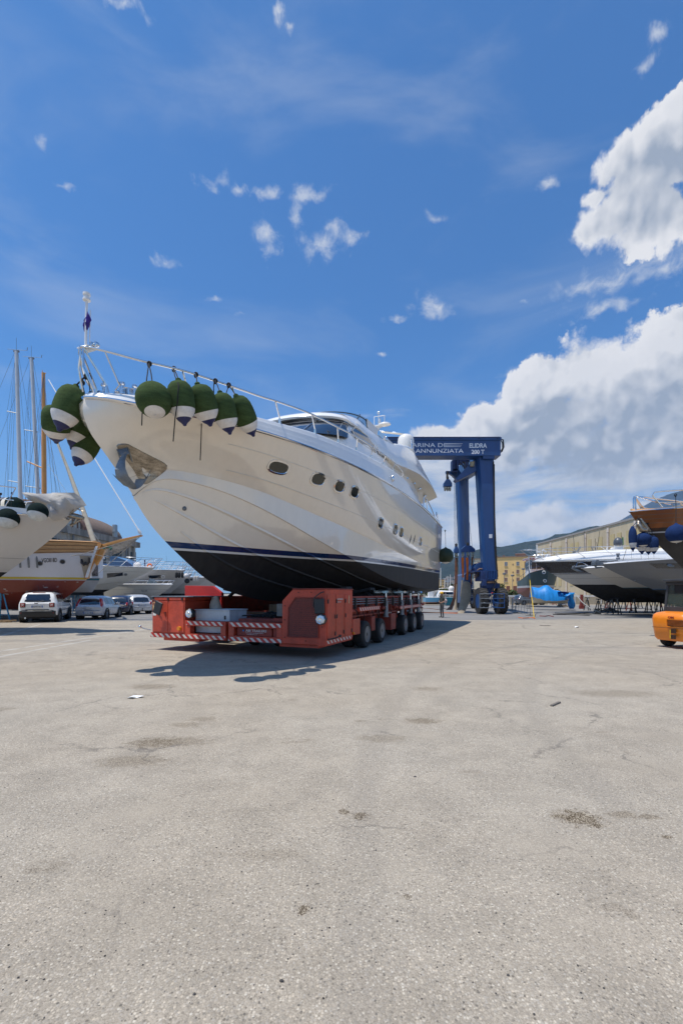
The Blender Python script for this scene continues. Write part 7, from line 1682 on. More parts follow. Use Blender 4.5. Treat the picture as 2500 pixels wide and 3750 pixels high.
# ---- two sailing yachts, hulls hidden behind, masts in view
mS = bandmat('white sailboat paint', [(1.9, (.02, .05, .12)), (99, (.6, .6, .6))], .3)
def sloop(px0, py0, px1, py1, Y, spr, lab, r=.13, hdg=R(178)):
    x = P(px1, py1, Y).x
    e, s_, b_ = boat('sailing_boat', lab, 'boat', (x + 2.2, Y), hdg, 9.5, 3.0, 3.4, 3.2, 1.5, 1.2, mS, gelw)
    m = MB(); base = Vector((x, Y, 3.3)); top = P(px0, py0, Y); m.tube([base, base.lerp(top, .5), top], [r, r * .95, r * .8], 12); m.build('mast', pm('aluminium mast', (.55, .56, .56), .4, .2, var=.06), e, smooth=60) if 'aluminium mast' not in MATS else m.build('mast', MATS['aluminium mast'], e, smooth=60)
    m = MB()
    for a, b2_, c2_ in spr: m.tube([P(a, b2_, Y), P(c2_, b2_ + 8, Y)], .03, 5)
    m.tube([top, top + Vector((0, 0, .9))], .012, 4); m.tube([top + Vector((-.6, 0, .15)), top + Vector((.7, 0, .05))], .012, 4); m.tube([top + Vector((.7, 0, .05)), top + Vector((.75, 0, .25))], .02, 5); m.box(top, (.35, .12, .1)); m.build('spreader', galv, e)
    m = MB()
    for dx0, dx1 in ((.1, 2.1), (-.05, -1.6), (0, -.9), (.05, .9), (-.1, -6.5)): m.tube([top + Vector((dx0, 0, -.05)), Vector((x + dx1, Y, 3.5))], .010, 4)
    for a, b2_, c2_ in spr: q = P(a, b2_, Y); m.tube([top, q, Vector((q.x + .1, Y, 3.5))], .008, 4)
    m.build('rigging', wire, e); return e
sloop(60, 1286, 82, 1905, 30, ((26, 1506, 70), (30, 1760, 74)), 'white sailing yacht with the tallest white mast, hull hidden behind the cream yacht')
sloop(115, 1312, 152, 1905, 32, ((90, 1574, 140), (93, 1780, 148)), 'white sailing yacht with the second white mast, just left of the wooden one')
# ---- white boats behind the cars
mb1 = bandmat('white hull paint', [(1.95, (.014, .014, .016)), (99, (.62, .62, .58))], .3, coat=.5, seams=(3.55,))
w1, sw1, bw1 = boat('motorboat', 'white motorboat with a black wedge window behind the silver hatchback', 'boat', (-16.97, 41), R(178), 12, 4.2, 3.94, 4.05, 1.45, 5.4, mb1, gelw, flare=1.2, gun=galv, chs=.5)
surf_panel(bw1, (((391, 2100), (450, 2096)), ((393, 2116), (450, 2108))), 'window', glassd, w1)
h_, n_ = hit(460, 2104, bw1); m = MB(); m.cyl(h_, h_ + n_ * .03, .15, .14, 16); m.build('porthole', galv, w1)
cab1([(4, 4.0, .5), (6, 4.4, .8), (9, 4.6, .9), (11.5, 4.6, .9)], 1.7, 'coachroof', cream, w1)
m = MB(); m.poly([P(402, 2076, 41), P(402, 2040, 41), P(420, 2038, 41), P(455, 2050, 41), P(492, 2074, 41)], (0, 2.0, 0)); m.build('windscreen', pm('blue tinted screen', (.03, .06, .13), .1, coat=.6), w1, smooth=0)
boatrail(w1, sw1, .0, .62, .85, 8, r=.02, lean=.7)
m = MB(); c = P(503, 2070, 41); m.ball(c, .28, 12, (1.3, 1, 1)); m.build('life_raft', fwhite, w1)
m = MB(); m.tube([P(530, 2050, 41), P(531, 2076, 41)], .05, 6); m.build('flagstaff', fnavy, w1)
m = MB(); m.torus(P(548, 2074, 41), (0, 1, 0), .2, .07, 16, 8); o = m.build('lifebuoy', ors, smooth=60); tag(o, 'orange lifebuoy on the rail of the white boat behind the cars', 'lifebuoy')
w0, sw0, bw0 = boat('cabin_boat', 'white boat with teal stripe and patterned window between the wooden bow and the white motorboat', 'boat', (-18.7, 35.2), R(174), 6, 2.6, 3.2, 3.2, 1.7, .8, bandmat('teal striped paint', [(2.62, (.6, .6, .6)), (2.95, (.01, .16, .24)), (99, (.6, .6, .6))], .3), gelw)
m = MB(); a = P(322, 2047, 34.5); b = P(373, 2118, 34.5); m.bx(a.x, b.x, 34.2, 34.7, b.z, a.z); m.bx(a.x - .1, b.x + .08, 34.1, 34.8, a.z, a.z + .16); m.build('wheelhouse', white, w0, bevel=.03)
m = MB(); a = P(336, 2066, 34.18); b = P(358, 2110, 34.18); m.bx(a.x, b.x, 34.17, 34.22, b.z, a.z); m.build('window', pm('mottled window', (.10, .09, .09), .2, var=.9, scale=9), w0, smooth=0)
w2, sw2, bw2 = boat('motorboat', 'grey shaded motorboat with dark window, behind the white one and above the small runabout', 'boat', (-16.8, 48.5), R(176), 11, 3.8, 4.08, 4.1, 1.3, 4.6, bandmat('shaded grey hull', [(1.7, (.014, .014, .016)), (99, (.42, .40, .37))], .35, coat=.3), gelw, gun=galv)
surf_panel(bw2, (((541, 2108), (589, 2106)), ((548, 2118), (588, 2117))), 'window', glassd, w2)
h_, n_ = hit(597, 2113, bw2); m = MB(); m.torus(h_, n_, .17, .035, 16, 6); m.build('porthole', gelw, w2)
boatrail(w2, sw2, .0, .7, .9, 9, r=.022, lean=.4)
cab1([(4, 3.8, .5), (6, 4.4, .8), (9, 4.9, .9), (10.5, 4.6, .9)], 1.6, 'coachroof', dbp, w2)
w3, sw3, bw3 = boat('runabout', 'small white open boat just above the roof of the rightmost silver car', 'boat', (-16.7, 44.6), R(174), 6.5, 2.5, 2.49, 2.5, .95, 2.1, bandmat('runabout paint', [(.8, (.02, .02, .02)), (99, (.60, .59, .55))], .3, coat=.4, seams=(2.0,)), gelw, gun=gelw)
boatrail(w3, sw3, .0, .8, .42, 7, r=.016, lean=.2, mid=False)
text_fit(w3, 'Marino 580', P(515, 2165, 43.3).x, P(536, 2165, 43.3).x, P(505, 2167, 43.3).z, P(505, 2161, 43.3).z, 43.45, grease)
m = MB(); m.poly([P(535, 2140, 44.5), P(548, 2119, 44.5), P(566, 2136, 44.5), P(568, 2142, 44.5)], (0, .9, 0)); m.build('windscreen', glassb, w3, smooth=0)
random.seed(9)
labs = [('pale grey motorboat with a cluster of fenders at its bow, beyond the grey shaded one', -16.6, 50, 3.7, .50), ('blue grey motorboat second furthest right in the row on the left', -16.0, 54, 3.5, .42), ('furthest right of the distant boats, its bow touching the black yacht bottom', -15.6, 59, 3.4, .52)]
for lab, x, Y, zb, tone in labs:
    q, s_, b_ = boat('motorboat', lab, 'boat', (x, Y), R(178), 10, 3.4, zb, zb, 1.1, 3.2, bandmat('row hull %.2f' % tone, [(1.6, (.015, .015, .02)), (99, (tone, tone * .98, tone * .95))], .35), gelw, gun=galv)
    boatrail(q, s_, 0, .7, .9, 8, r=.024, lean=.3)
    cab1([(3, zb, .4), (5, zb + .7, .8), (8, zb + .9, .9), (9, zb + .3, .9)], 1.4, 'coachroof', dbp if tone < .5 else gelw, q)
    m = MB()
    for k in range(4): xx = x - 1 - k * 1.7; m.tube([Vector((xx, Y, zb + .5)), Vector((xx + random.uniform(-.2, .2), Y, zb + random.uniform(1.2, 2.2)))], .03, 5)
    m.tube([Vector((x - 2, Y - 1, zb + 1.3)), Vector((x - 5, Y - 1, zb + 1.6)), Vector((x - 6, Y - 1, zb + .9))], .03, 5); m.build('antenna', chrome, q)
GR = 'fenders hung in the row of boats on the left'
for k, (px, py, r, lab, mt) in enumerate(((646, 2107, 5, 'first of three short black fenders in the row behind the red shield', black), (656, 2107, 5, 'middle of three short black fenders in the row behind the red shield', black), (668, 2107, 5, 'last of three short black fenders, next to the white ball', black), (714, 2121, 5, 'first of two pale grey fenders hanging in the row', tarp), (723, 2121, 5, 'second of two pale grey fenders hanging in the row', tarp))):
    m = MB(); Y = 46; s_ = Y / F; m.lathe([(0, .03), (.05, r * s_ * .8), (.12, r * s_), (.5, r * s_), (.57, r * s_ * .8), (.62, .02)], P(px, py - 12, Y), P(px, py + 12, Y), 14); m.tube([P(px, py - 26, Y), P(px, py - 12, Y)], .012, 4); o = m.build('fender', mt, smooth=60); tag(o, lab, 'fender', GR)
m = MB(); m.ball(P(682, 2109, 46.0), 9 * 46.0 / F, 16); m.tube([P(682, 2088, 46.0), P(682, 2101, 46.0)], .012, 4); o = m.build('fender', fwhite, smooth=60); tag(o, 'white ball fender in the row of boats behind the red shield', 'fender', GR)
m = MB(); m.ball(P(685, 2128, 46.2), 9.5 * 46.0 / F, 16); m.ball(P(700, 2122, 46.2), 5 * 46.0 / F, 16); o = m.build('fender', black, smooth=60); tag(o, 'black fender below the white ball in the row behind the red shield', 'fender', GR)
G3 = 'dark prop stands under the row of boats on the left'
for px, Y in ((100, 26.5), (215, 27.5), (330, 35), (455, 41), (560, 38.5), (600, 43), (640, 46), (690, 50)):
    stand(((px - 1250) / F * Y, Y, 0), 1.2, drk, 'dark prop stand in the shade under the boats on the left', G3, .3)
# black chine shadows: keel timbers stacked beneath
mb = MB()
for px, Y in ((40, 27.5), (180, 28), (420, 36.5), (520, 37), (620, 42.5)):
    x = (px - 1250) / F * Y; mb.box((x, Y, .35), (1.6, .5, .7), .02)
# ================================================================= forklift at the right edge
fk = empty('forklift', (9.48, 13.15, 0), R(14), 'orange forklift with black cab, cut off by the right edge', 'forklift'); MF = MW[fk.name]
fl = lambda x, y, z: MF @ Vector((x, y, z))
m = MB()
def ring(z, x0, w_, r):
    pts = []
    for k in range(9): a = PI / 2 + (PI / 2) * k / 8; pts.append(fl(x0 + r + r * math.cos(a), w_ - r + r * math.sin(a), z))
    for k in range(9): a = PI + (PI / 2) * k / 8; pts.append(fl(x0 + r + r * math.cos(a), -w_ + r + r * math.sin(a), z))
    return pts + [fl(1.15, -w_, z), fl(1.15, w_, z)]
rg = [ring(z, x0, w_, r) for z, x0, w_, r in ((.22, .14, .50, .16), (.30, .08, .54, .18), (.62, .02, .56, .2), (.85, .0, .57, .2), (.97, .03, .56, .2), (1.03, .12, .53, .2), (1.07, .35, .45, .2))]
m.rings(rg); body = m.build('counterweight', orange, fk, smooth=45)
m = MB(); m.rings([[fl(x, -.572, z) for x, z in ()] or [fl(.62 + .42 * math.cos(a), -.565, .30 + .42 * math.sin(a)) for a in [PI * k / 16 for k in range(17)]], [fl(.62 + .42 * math.cos(a), -.30, .30 + .42 * math.sin(a)) for a in [PI * k / 16 for k in range(17)]]], cap=False, closed=False)
m.poly([fl(.62 + .40 * math.cos(a), -.5735, max(.222, .30 + .40 * math.sin(a))) for a in [PI * k / 20 for k in range(21)]] + [fl(.22, -.5735, .222), fl(1.02, -.5735, .222)]); m.build('wheel_arch', black, fk, smooth=0)
m = MB(); m.tube([fl(.62 + .43 * math.cos(a), -.572, .30 + .43 * math.sin(a)) for a in [PI * k / 20 for k in range(2, 21)]], .02, 6); m.build('arch_lip', orange, fk)
m = MB()   # rear grille: flat dark patch paints the shade of an opening, slats over it
def rearp(y, z, off=.0):
    # follows the rounded rear corner
    w_, r, x0 = .57, .2, .0
    if abs(y) <= w_ - r: x = x0 
    else: d = abs(y) - (w_ - r); x = x0 + r - math.sqrt(max(0, r * r - d * d))
    return fl(x - off, y, z)
for ya, yb, za, zb in ((-.50, -.04, .66, .84),):
    m.grid([[rearp(ya + (yb - ya) * i / 10, z, .006) for i in range(11)] for z in (za, zb)])
m.grid([[rearp(-.30 + .16 * i / 6, z, .006 - .0) for i in range(7)] for z in (.46, .58)]); m.grid([[rearp(-.30 + .16 * i / 6, z, .012) for i in range(7)] for z in (.29, .41)])
gr_ = m.build('vent_shade', pm('painted recess shade', (.035, .014, .006), .7), fk, smooth=0)
m = MB()
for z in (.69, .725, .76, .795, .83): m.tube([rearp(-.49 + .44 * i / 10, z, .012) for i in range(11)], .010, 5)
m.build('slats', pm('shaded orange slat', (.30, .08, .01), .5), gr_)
m = MB(); m.tube([rearp(y, z, .008) for y, z in ((-.52, .64), (-.02, .64), (-.02, .86), (-.46, .86), (-.53, .80), (-.52, .64))], .014, 5); m.build('frame', orange, gr_)
m = MB(); m.tube([rearp(-.55 + 1.1 * i / 20, .60, .004) for i in range(21)] + [fl(1.1, -.565, .60)][:0], .005, 4); m.tube([fl(.2, -.572, .87), fl(1.15, -.572, .87)], .006, 4); m.build('panel_gap', black, fk)
yst = pm('yellow stripe tape', (.62, .40, .02), .5, var=.3, scale=12)
m = MB(); m.grid([[rearp(-.13 + .025 * i, z, .007) for i in range(2)] for z in (.30, .55)]); m.grid([[rearp(-.54 + .3 * i, z, .007) for i in range(2)] for z in (.885, .90)][:0] or [[rearp(-.10 + .10 * i, z, .006) for i in range(2)] for z in (.885, .90)]); m.build('worn_tape', yst, fk, smooth=0)
text(fk, 'OM', .075, facing(rearp(-.05, .885, .012), MF.to_3x3() @ Vector((0, -1, 0)), (0, 0, 1)), pm('dark red lettering', (.25, .02, .01), .5), .004, sx=1.5)
m = MB()
for x, z, l in ((.5, .75, .18), (.7, .92, .22), (.35, .5, .08), (.85, .66, .1)): m.box(fl(x, -.574, z), (l, .004, .012), R(14))
m.build('scratch', yst, fk, smooth=0)
m = MB()
for x in (.50, 1.10):
    m.rings([[fl(x + .03, y, 1.05), fl(x - .03, y, 1.05), fl(x - .03 + dx, y * .93, 1.98), fl(x + .04 + dx, y * .93, 1.98)] for y, dx in ((-.50, .09), (-.43, .09))]); m.rings([[fl(x + .03, y, 1.05), fl(x - .03, y, 1.05), fl(x - .03 + dx, y * .93, 1.98), fl(x + .04 + dx, y * .93, 1.98)] for y, dx in ((.50, .09), (.43, .09))])
m.box(fl(.85, -.48, 1.10), (1.0, .05, .16), R(14)); m.box(fl(.52, 0, 1.12), (.06, .95, .18), R(14)); m.box(fl(1.0, 0, 1.99), (1.15, .95, .07), R(14)); m.box(fl(.55, 0, 1.93), (.06, .95, .14), R(14))
cabf = m.build('cab_frame', pm('charcoal cab paint', (.045, .048, .055), .4, var=.15), fk, smooth=0, bevel=.012)
m = MB(); m.poly([fl(.54, -.476, 1.18), fl(1.1, -.476, 1.18), fl(1.16, -.445, 1.90), fl(.62, -.445, 1.90)], (0, .01, 0)); m.build('side_glass', pm('greenish cab glass', (.05, .07, .06), .08, coat=.4, alpha=.55), fk, smooth=0)
m = MB(); m.poly([fl(.51, -.42, 1.22), fl(.51, .42, 1.22), fl(.59, .40, 1.86), fl(.59, -.40, 1.86)], (.01, 0, 0)); m.build('rear_glass', MATS['greenish cab glass'], fk, smooth=0)
m = MB(); m.box(fl(.55, -.46, 2.05), (.20, .12, .08), R(14)); m.build('beacon', amber, fk, bevel=.02); m = MB(); m.box(fl(.80, -.46, 2.06), (.28, .10, .07), R(14)); m.build('beacon_base', blackp, fk, bevel=.01)
m = MB(); m.cyl(fl(.36, -.50, 1.66), fl(.44, -.50, 1.66), .055, .055, 12); m.build('lamp_housing', blackp, fk); m = MB(); m.ball(fl(.35, -.50, 1.66), .045, 12); m.build('rear_lamp', redl, fk)
m = MB(); m.tube([fl(.40, -.5, 1.75), fl(.37, -.5, 1.68)], .012, 5); m.tube([fl(.41, -.52, 2.0), fl(.40, -.52, 1.80)], .01, 5); m.build('bracket', blackp, fk)
m = MB(); m.box(fl(.85, .0, 1.28), (.45, .5, .14), R(14)); m.box(fl(.62, 0, 1.6), (.12, .48, .6), R(14)); m.build('seat', black, fk, bevel=.03)
m = MB(); m.torus(fl(1.25, 0, 1.62), MF.to_3x3() @ Vector((-.6, 0, .8)), .17, .015, 20, 6); m.build('steering_wheel', blackp, fk)
for x, y, r in ((.62, -.46, .27), (.62, .46, .27), (1.95, -.5, .34), (1.95, .5, .34)):
    sd = -1 if y < 0 else 1; a, b = fl(x, y - .10 * sd, r), fl(x, y + .10 * sd, r); m = MB(); m.lathe([(0, r * .5), (.01, r * .85), (.03, r * .98), (.10, r), (.17, r * .98), (.19, r * .85), (.2, r * .6), (.17, r * .52)], a, b, 30, cap=False); wh = m.build('wheel', tyrem, fk, smooth=40)
    m = MB(); m.lathe([(.17, r * .54), (.13, r * .5), (.10, r * .2), (.14, .01)], a, b, 20); m.build('rim', grease, wh)
m = MB(); m.box(fl(1.7, 0, .55), (1.3, .98, .62), R(14)); m.box(fl(1.5, 0, .9), (.9, .9, .2), R(14)); m.build('chassis', orange, fk, bevel=.03)
m = MB()
for sd in (-1, 1): m.box(fl(2.45, .32 * sd, 1.1), (.14, .10, 1.9), R(14)); m.box(fl(3.05, .25 * sd, .10), (1.1, .12, .05), R(14))
for z in (.3, 1.1, 1.95): m.box(fl(2.45, 0, z), (.10, .7, .10), R(14))
m.build('mast', grease, fk, bevel=.01)

# ================================================================= buildings
ylw = pm('yellow ochre render', (.74, .50, .21), .9, var=.08, scale=.4, streak=(1, 1, .4)); crm = pm('pale cream render', (.56, .50, .38), .9, var=.08, scale=.5)
roofg = pm('brown roof edge', (.22, .16, .12), .8); wing = pm('window shutter grey', (.16, .18, .20), .6, var=.3); winb = pm('brown shutter', (.20, .12, .09), .6, var=.3); frame_m = pm('pale window frame', (.45, .40, .33), .7)
def sgn(a): return 1 if a >= 0 else -1
YB_ = 165
def wx(px): return (px - 1250) / F * YB_
def wz(py): return EYE + (YH - py) / F * YB_
yb = empty('apartment_block', (wx(1900), YB_, 0), 0, 'yellow ochre block of flats behind the hoist, with rows of small windows', 'building')
m = MB(); m.bx(wx(1806), wx(1968), YB_, YB_ + 14, 0, wz(2040)); m.build('wall', ylw, yb, smooth=0)
m = MB(); m.bx(wx(1738), wx(1806), YB_ + 3, YB_ + 13, 0, wz(2042)); m.build('wall', crm, yb, smooth=0)
m = MB(); m.bx(wx(1804), wx(1970), YB_ - .3, YB_ + 14.3, wz(2040), wz(2036.5)); m.bx(wx(1736), wx(1806), YB_ + 2.7, YB_ + 13.3, wz(2042), wz(2039)); rf = m.build('roof', roofg, yb, smooth=0)
m = MB(); m.bx(wx(1888), wx(1922), YB_ + 2, YB_ + 8, wz(2038), wz(2028)); m.poly([(wx(1889), YB_ + 2, wz(2038)), (wx(1900), YB_ + 2, wz(2038)), (wx(1904), YB_ + 2, wz(2026)), (wx(1896), YB_ + 2, wz(2026))], (0, 4, 0)); m.bx(wx(1886), wx(1924), YB_ + 1.7, YB_ + 8.2, wz(2028), wz(2026)); m.build('stair_head', pm('pink render', (.42, .24, .18), .8), yb, smooth=0)
for px in (1816, 1842): m = MB(); m.bx(wx(px), wx(px + 7), YB_ + 3, YB_ + 5, wz(2038), wz(2029)); m.build('chimney', winb, rf, smooth=0)
random.seed(2)
for py in (2064, 2093, 2122):
    for px in (1855, 1895.5, 1934, 1953):
        m = MB(); m.bx(wx(px - 5.5), wx(px + 5.5), YB_ - .05, YB_ + .15, wz(py + 7.5), wz(py - 7.5)); m.bx(wx(px - 6), wx(px + 6), YB_ - .25, YB_, wz(py + 8.5), wz(py + 7.5)); f_ = m.build('window', frame_m, yb, smooth=0)
        m = MB(); half = random.choice((0, 0, .4)); m.bx(wx(px - 4.6), wx(px + 4.6), YB_ - .09, YB_ - .05, wz(py + 6.8), wz(py - 6.8)); m.build('pane', random.choice((wing, wing, winb)), f_, smooth=0)
    m = MB(); m.bx(wx(1877), wx(1881), YB_ - .08, YB_ + .1, wz(py + 5), wz(py)); m.build('window', winb, yb, smooth=0)
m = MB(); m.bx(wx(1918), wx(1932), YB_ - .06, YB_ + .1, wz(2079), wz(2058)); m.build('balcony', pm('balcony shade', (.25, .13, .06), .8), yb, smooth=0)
for px in (1751, 1764): m = MB(); m.bx(wx(px), wx(px + 9), YB_ + 2.9, YB_ + 3.1, wz(2066), wz(2053)); m.build('window', winb, yb, smooth=0)
for px in (1856, 1880, 1905, 1925): m = MB(); m.bx(wx(px), wx(px + 12), YB_ - .1, YB_ + .1, 0, wz(2146)); m.build('ground_door', pm('red brown door %d' % px, (.16, .06, .04), .7), yb, smooth=0)
yb.rotation_euler = (0, 0, R(-22))
# smaller yellow house far left of hoist
def house(px0, px1, py, Y, mat, lab, name='house', win=True):
    e = empty(name, ((px0 + px1 - 2500) / 2 / F * Y, Y, 0), 0, lab, 'house'); X = lambda p: (p - 1250) / F * Y; Z = lambda p: EYE + (YH - p) / F * Y
    m = MB(); m.bx(X(px0), X(px1), Y, Y + 8, 0, Z(py)); m.build('wall', mat, e, smooth=0)
    m = MB(); m.bx(X(px0) - .3, X(px1) + .3, Y - .4, Y + 8.3, Z(py), Z(py) + .4); m.build('roof', roofg, e, smooth=0)
    if win:
        for k in range(3):
            for j in range(max(1, int((px1 - px0) / 8))):
                m = MB(); xx = px0 + 4 + j * 8; zz = py + 5 + k * 9; m.bx(X(xx), X(xx + 3.5), Y - .05, Y + .1, Z(zz + 5), Z(zz)); m.build('window', winb, e, smooth=0)
    return e
house(1600, 1630, 2124, 230, ylw, 'yellow house low at the stern of the yacht, left of the hoist')
house(1618, 1652, 2135, 250, crm, 'pale house right of the small yellow house by the yacht stern')
house(1652, 1690, 2141, 240, pm('tan render', (.36, .30, .24), .9), 'low tan building behind the narrow hook block straps')
# big shed, right
sh_m, t_, b__ = newmat('corrugated shed wall')
co = t_.n('ShaderNodeTexCoord').outputs['Object']; s = t_.n('ShaderNodeSeparateXYZ', i_0=co)
wv = t_.m('SINE', t_.m('MULTIPLY', s.outputs[1], 18.0)); n = t_.noise(t_.scale(co, (1, .4, .12)), 1.4, 5, .6).outputs['Fac']
t_.put(b__.inputs['Base Color'], t_.mix(t_.rng(n, .3, .7), (.50, .41, .27), (.60, .50, .34))); b__.inputs['Roughness'].default_value = .8
t_.put(b__.inputs['Normal'], t_.n('ShaderNodeBump', i_Strength=.5, i_Distance=.05, i_Height=wv))
shd = empty('boat_shed', (41, 70, 0), 0, 'long beige corrugated shed with white downpipes behind the boats on the right', 'shed'); 
m = MB(); m.rings([[Vector((x0, Y, 0)), Vector((x0, Y, 12)), Vector((x0 + 16, Y, 14.5)), Vector((x0 + 32, Y, 12)), Vector((x0 + 32, Y, 0))] for x0, Y in ((40.6, 44), (41.6, 96))]); m.build('wall', sh_m, shd, smooth=0)
m = MB(); m.rings([[Vector((x - .12, Y, z)) for x, z in ((x0, 12.0), (x0, 12.3), (x0 + 16.1, 14.85), (x0 + 16.1, 14.55))] for x0, Y in ((40.6, 43.8), (41.6, 96.2))]); m.build('roof', pm('grey sheet roof', (.30, .28, .26), .7), shd, smooth=0)
psk = pm('translucent yellow panel', (.52, .41, .20), .5, var=.08); dpm = pm('white downpipe', (.60, .52, .46), .6, var=.1)
def shx(Y): return 40.6 + (Y - 44) / 52
def shY(px): 
    k = (px - 1250) / F; return (40.6 - 44 / 52) / (k - 1 / 52)
for px in (2018, 2076, 2145, 2228, 2328, 2450):
    Y = shY(px); m = MB(); m.tube([(shx(Y) - .14, Y, 0), (shx(Y) - .14, Y, 11.0)], .16, 8); m.tube([(shx(Y) - .14, Y, 11.0), (shx(Y) - .1, Y, 11.7)], .20, 8); m.build('downpipe', dpm, shd)
for px in (1990, 2004, 2036, 2055, 2098, 2118, 2165, 2205, 2250, 2275, 2310, 2345, 2385, 2420, 2470):
    Y = shY(px); m = MB(); m.poly([(shx(Y) - .03, Y, 3), (shx(Y) - .03, Y, 10.6), (shx(Y + 1.1) - .03, Y + 1.1, 10.6), (shx(Y + 1.1) - .03, Y + 1.1, 3)], (-.03, 0, 0)); m.build('roof_light', psk, shd, smooth=0)
# old concrete hall, left
ch = empty('concrete_hall', (-31, 55, 0), 0, 'old grey concrete hall with arched end and dark windows behind the boats', 'hall')
def hx(Y): return -30.6 + (Y - 45) * .045
m = MB(); m.rings([[Vector((hx(Y), Y, 0)), Vector((hx(Y), Y, 8.3)), Vector((hx(Y) - 14, Y, 8.3)), Vector((hx(Y) - 14, Y, 0))] for Y in (42, 65)]); m.build('wall', conc, ch, smooth=0)
m = MB(); m.rings([[Vector((hx(Y) + .45, Y, 8.25)), Vector((hx(Y) + .45, Y, 9.0)), Vector((hx(Y) - 14.4, Y, 9.0)), Vector((hx(Y) - 14.4, Y, 8.25))] for Y in (41.6, 65.5)]); m.build('parapet', pm('stained parapet', (.22, .21, .19), .9, var=.35, scale=1.5, streak=(1, 1, .2)), ch, smooth=0)
for k in range(6):
    Y = 43 + k * 3.8; m = MB(); m.bx(hx(Y) - .1, hx(Y) + .12, Y + .4, Y + 3.2, 5.2 if k < 5 else 3, 7.6); f_ = m.build('window', conc, ch, smooth=0)
    m = MB(); m.bx(hx(Y) + .10, hx(Y) + .16, Y + .55, Y + 3.05, 5.3 if k < 5 else 3.1, 7.5); m.build('pane', pm('hall glass %d' % k, (.035, .06, .07), .2, var=.3), f_, smooth=0)
    m = MB()
    for j in range(1, 4): m.bx(hx(Y) + .15, hx(Y) + .20, Y + .55 + j * .62, Y + .60 + j * .62, 5.3 if k < 5 else 3.1, 7.5)
    m.build('mullion', galv, f_, smooth=0)
    m = MB(); m.tube([(hx(Y) + .25, Y, 0), (hx(Y) + .25, Y, 8.2)], .10, 8); m.build('downpipe', galv, ch)
for Y in (62.8, 64.2): m = MB(); m.bx(hx(Y), hx(Y) + .3, Y - .2, Y + .2, 0, 8.2); m.build('pilaster', conc, ch, smooth=0)
# arched roof
m = MB(); rows = []
for Y in (54, 57, 60, 63):
    rows.append([Vector((-41 + 10.4 * math.cos(a), Y, 9.0 + 3.9 * math.sin(a))) for a in [PI * k / 24 for k in range(25)]])
m.grid(rows); m.poly(rows[0]); m.build('arched_roof', pm('brown vault roof', (.17, .12, .09), .85, var=.2), ch, smooth=40)
m = MB()
for k in range(16): x = -41 + 10.2 * math.cos(PI * k / 24); z1 = 9.0 + 3.8 * math.sin(PI * k / 24); m.bx(x - .06, x + .06, 53.85, 53.95, 8.95, z1 + .02)
m.tube([v + Vector((0, -.1, 0)) for v in rows[0]], .22, 6); m.build('gable_ribs', pm('rusty rib', (.12, .06, .045), .7), ch, smooth=0)
m = MB(); m.poly([v + Vector((0, -.03, 0)) for v in rows[0] if v.z > 8.9]); m.build('gable_panel', pm('pale gable panel', (.38, .38, .35), .8), ch, smooth=0)
m = MB(); m.lathe([(0, .31), (1.6, .31), (1.62, .34), (1.9, .34), (1.92, .31), (2.5, .31), (2.65, .29), (2.65, .25)], P(421, 1995, 60), P(421, 1900, 60), 22); o = m.build('flue', pm('grey metal flue', (.30, .34, .36), .4, .4, var=.1), smooth=30); tag(o, 'round grey metal flue rising behind the parapet of the concrete hall', 'flue')
# far harbour wall, hedge, rail
conw = pm('sun bleached concrete wall', (.42, .37, .29), .9, var=.12, scale=.8)
m = MB(); m.bx(-6, 39, 66, 66.5, 0, 1.15); o = m.build('harbour_wall', conw, smooth=0); tag(o, 'long low pale concrete wall at the far side of the yard', 'wall')
leafm, t_, b__ = newmat('hedge leaves'); oi = t_.noise(t_.n('ShaderNodeNewGeometry').outputs['Position'], .8, 4).outputs['Fac']; t_.put(b__.inputs['Base Color'], t_.mix(t_.rng(oi, .3, .7), (.018, .040, .010), (.075, .11, .028))); b__.inputs['Roughness'].default_value = .7
def leaves(m, c, r, n, s_=.22, sc=(1, 1, 1)):
    for _ in range(n):
        d = Vector((random.gauss(0, 1), random.gauss(0, 1), random.gauss(0, 1))).normalized() * (random.random() ** .4) * r; d = Vector((d.x * sc[0], d.y * sc[1], d.z * sc[2]))
        p = Vector(c) + d; a = Vector((random.gauss(0, 1), random.gauss(0, 1), random.gauss(0, 1))).normalized() * s_ * random.uniform(.6, 1.3); b = a.cross(Vector((random.gauss(0, 1), random.gauss(0, 1), random.gauss(0, 1)))).normalized() * s_ * .6
        m.add([p - a, p + b, p + a, p - b], [(0, 1, 2, 3)])
random.seed(14)
def hedge(x0, x1, Y, z0, h, lab):
    m = MB(); x = x0
    while x < x1:
        r = random.uniform(.5, .8) * h; leaves(m, (x, Y + random.uniform(-.3, .3), z0 + h * .55 + random.uniform(-.15, .15)), r, 60, .2); x += .55
    o = m.build('hedge', leafm, smooth=0, fix=False); tag(o, lab, 'hedge')
hedge(12.0, 17.5, 69, .9, 1.5, 'green hedge above the far wall, between the yacht stern and the hoist'); hedge(24.5, 33, 69, .9, 1.2, 'green hedge above the far wall, right of the hoist and left of the fishing boat'); hedge(33.5, 39, 70, .3, .9, 'low greenery glimpsed beneath the boats on the right')
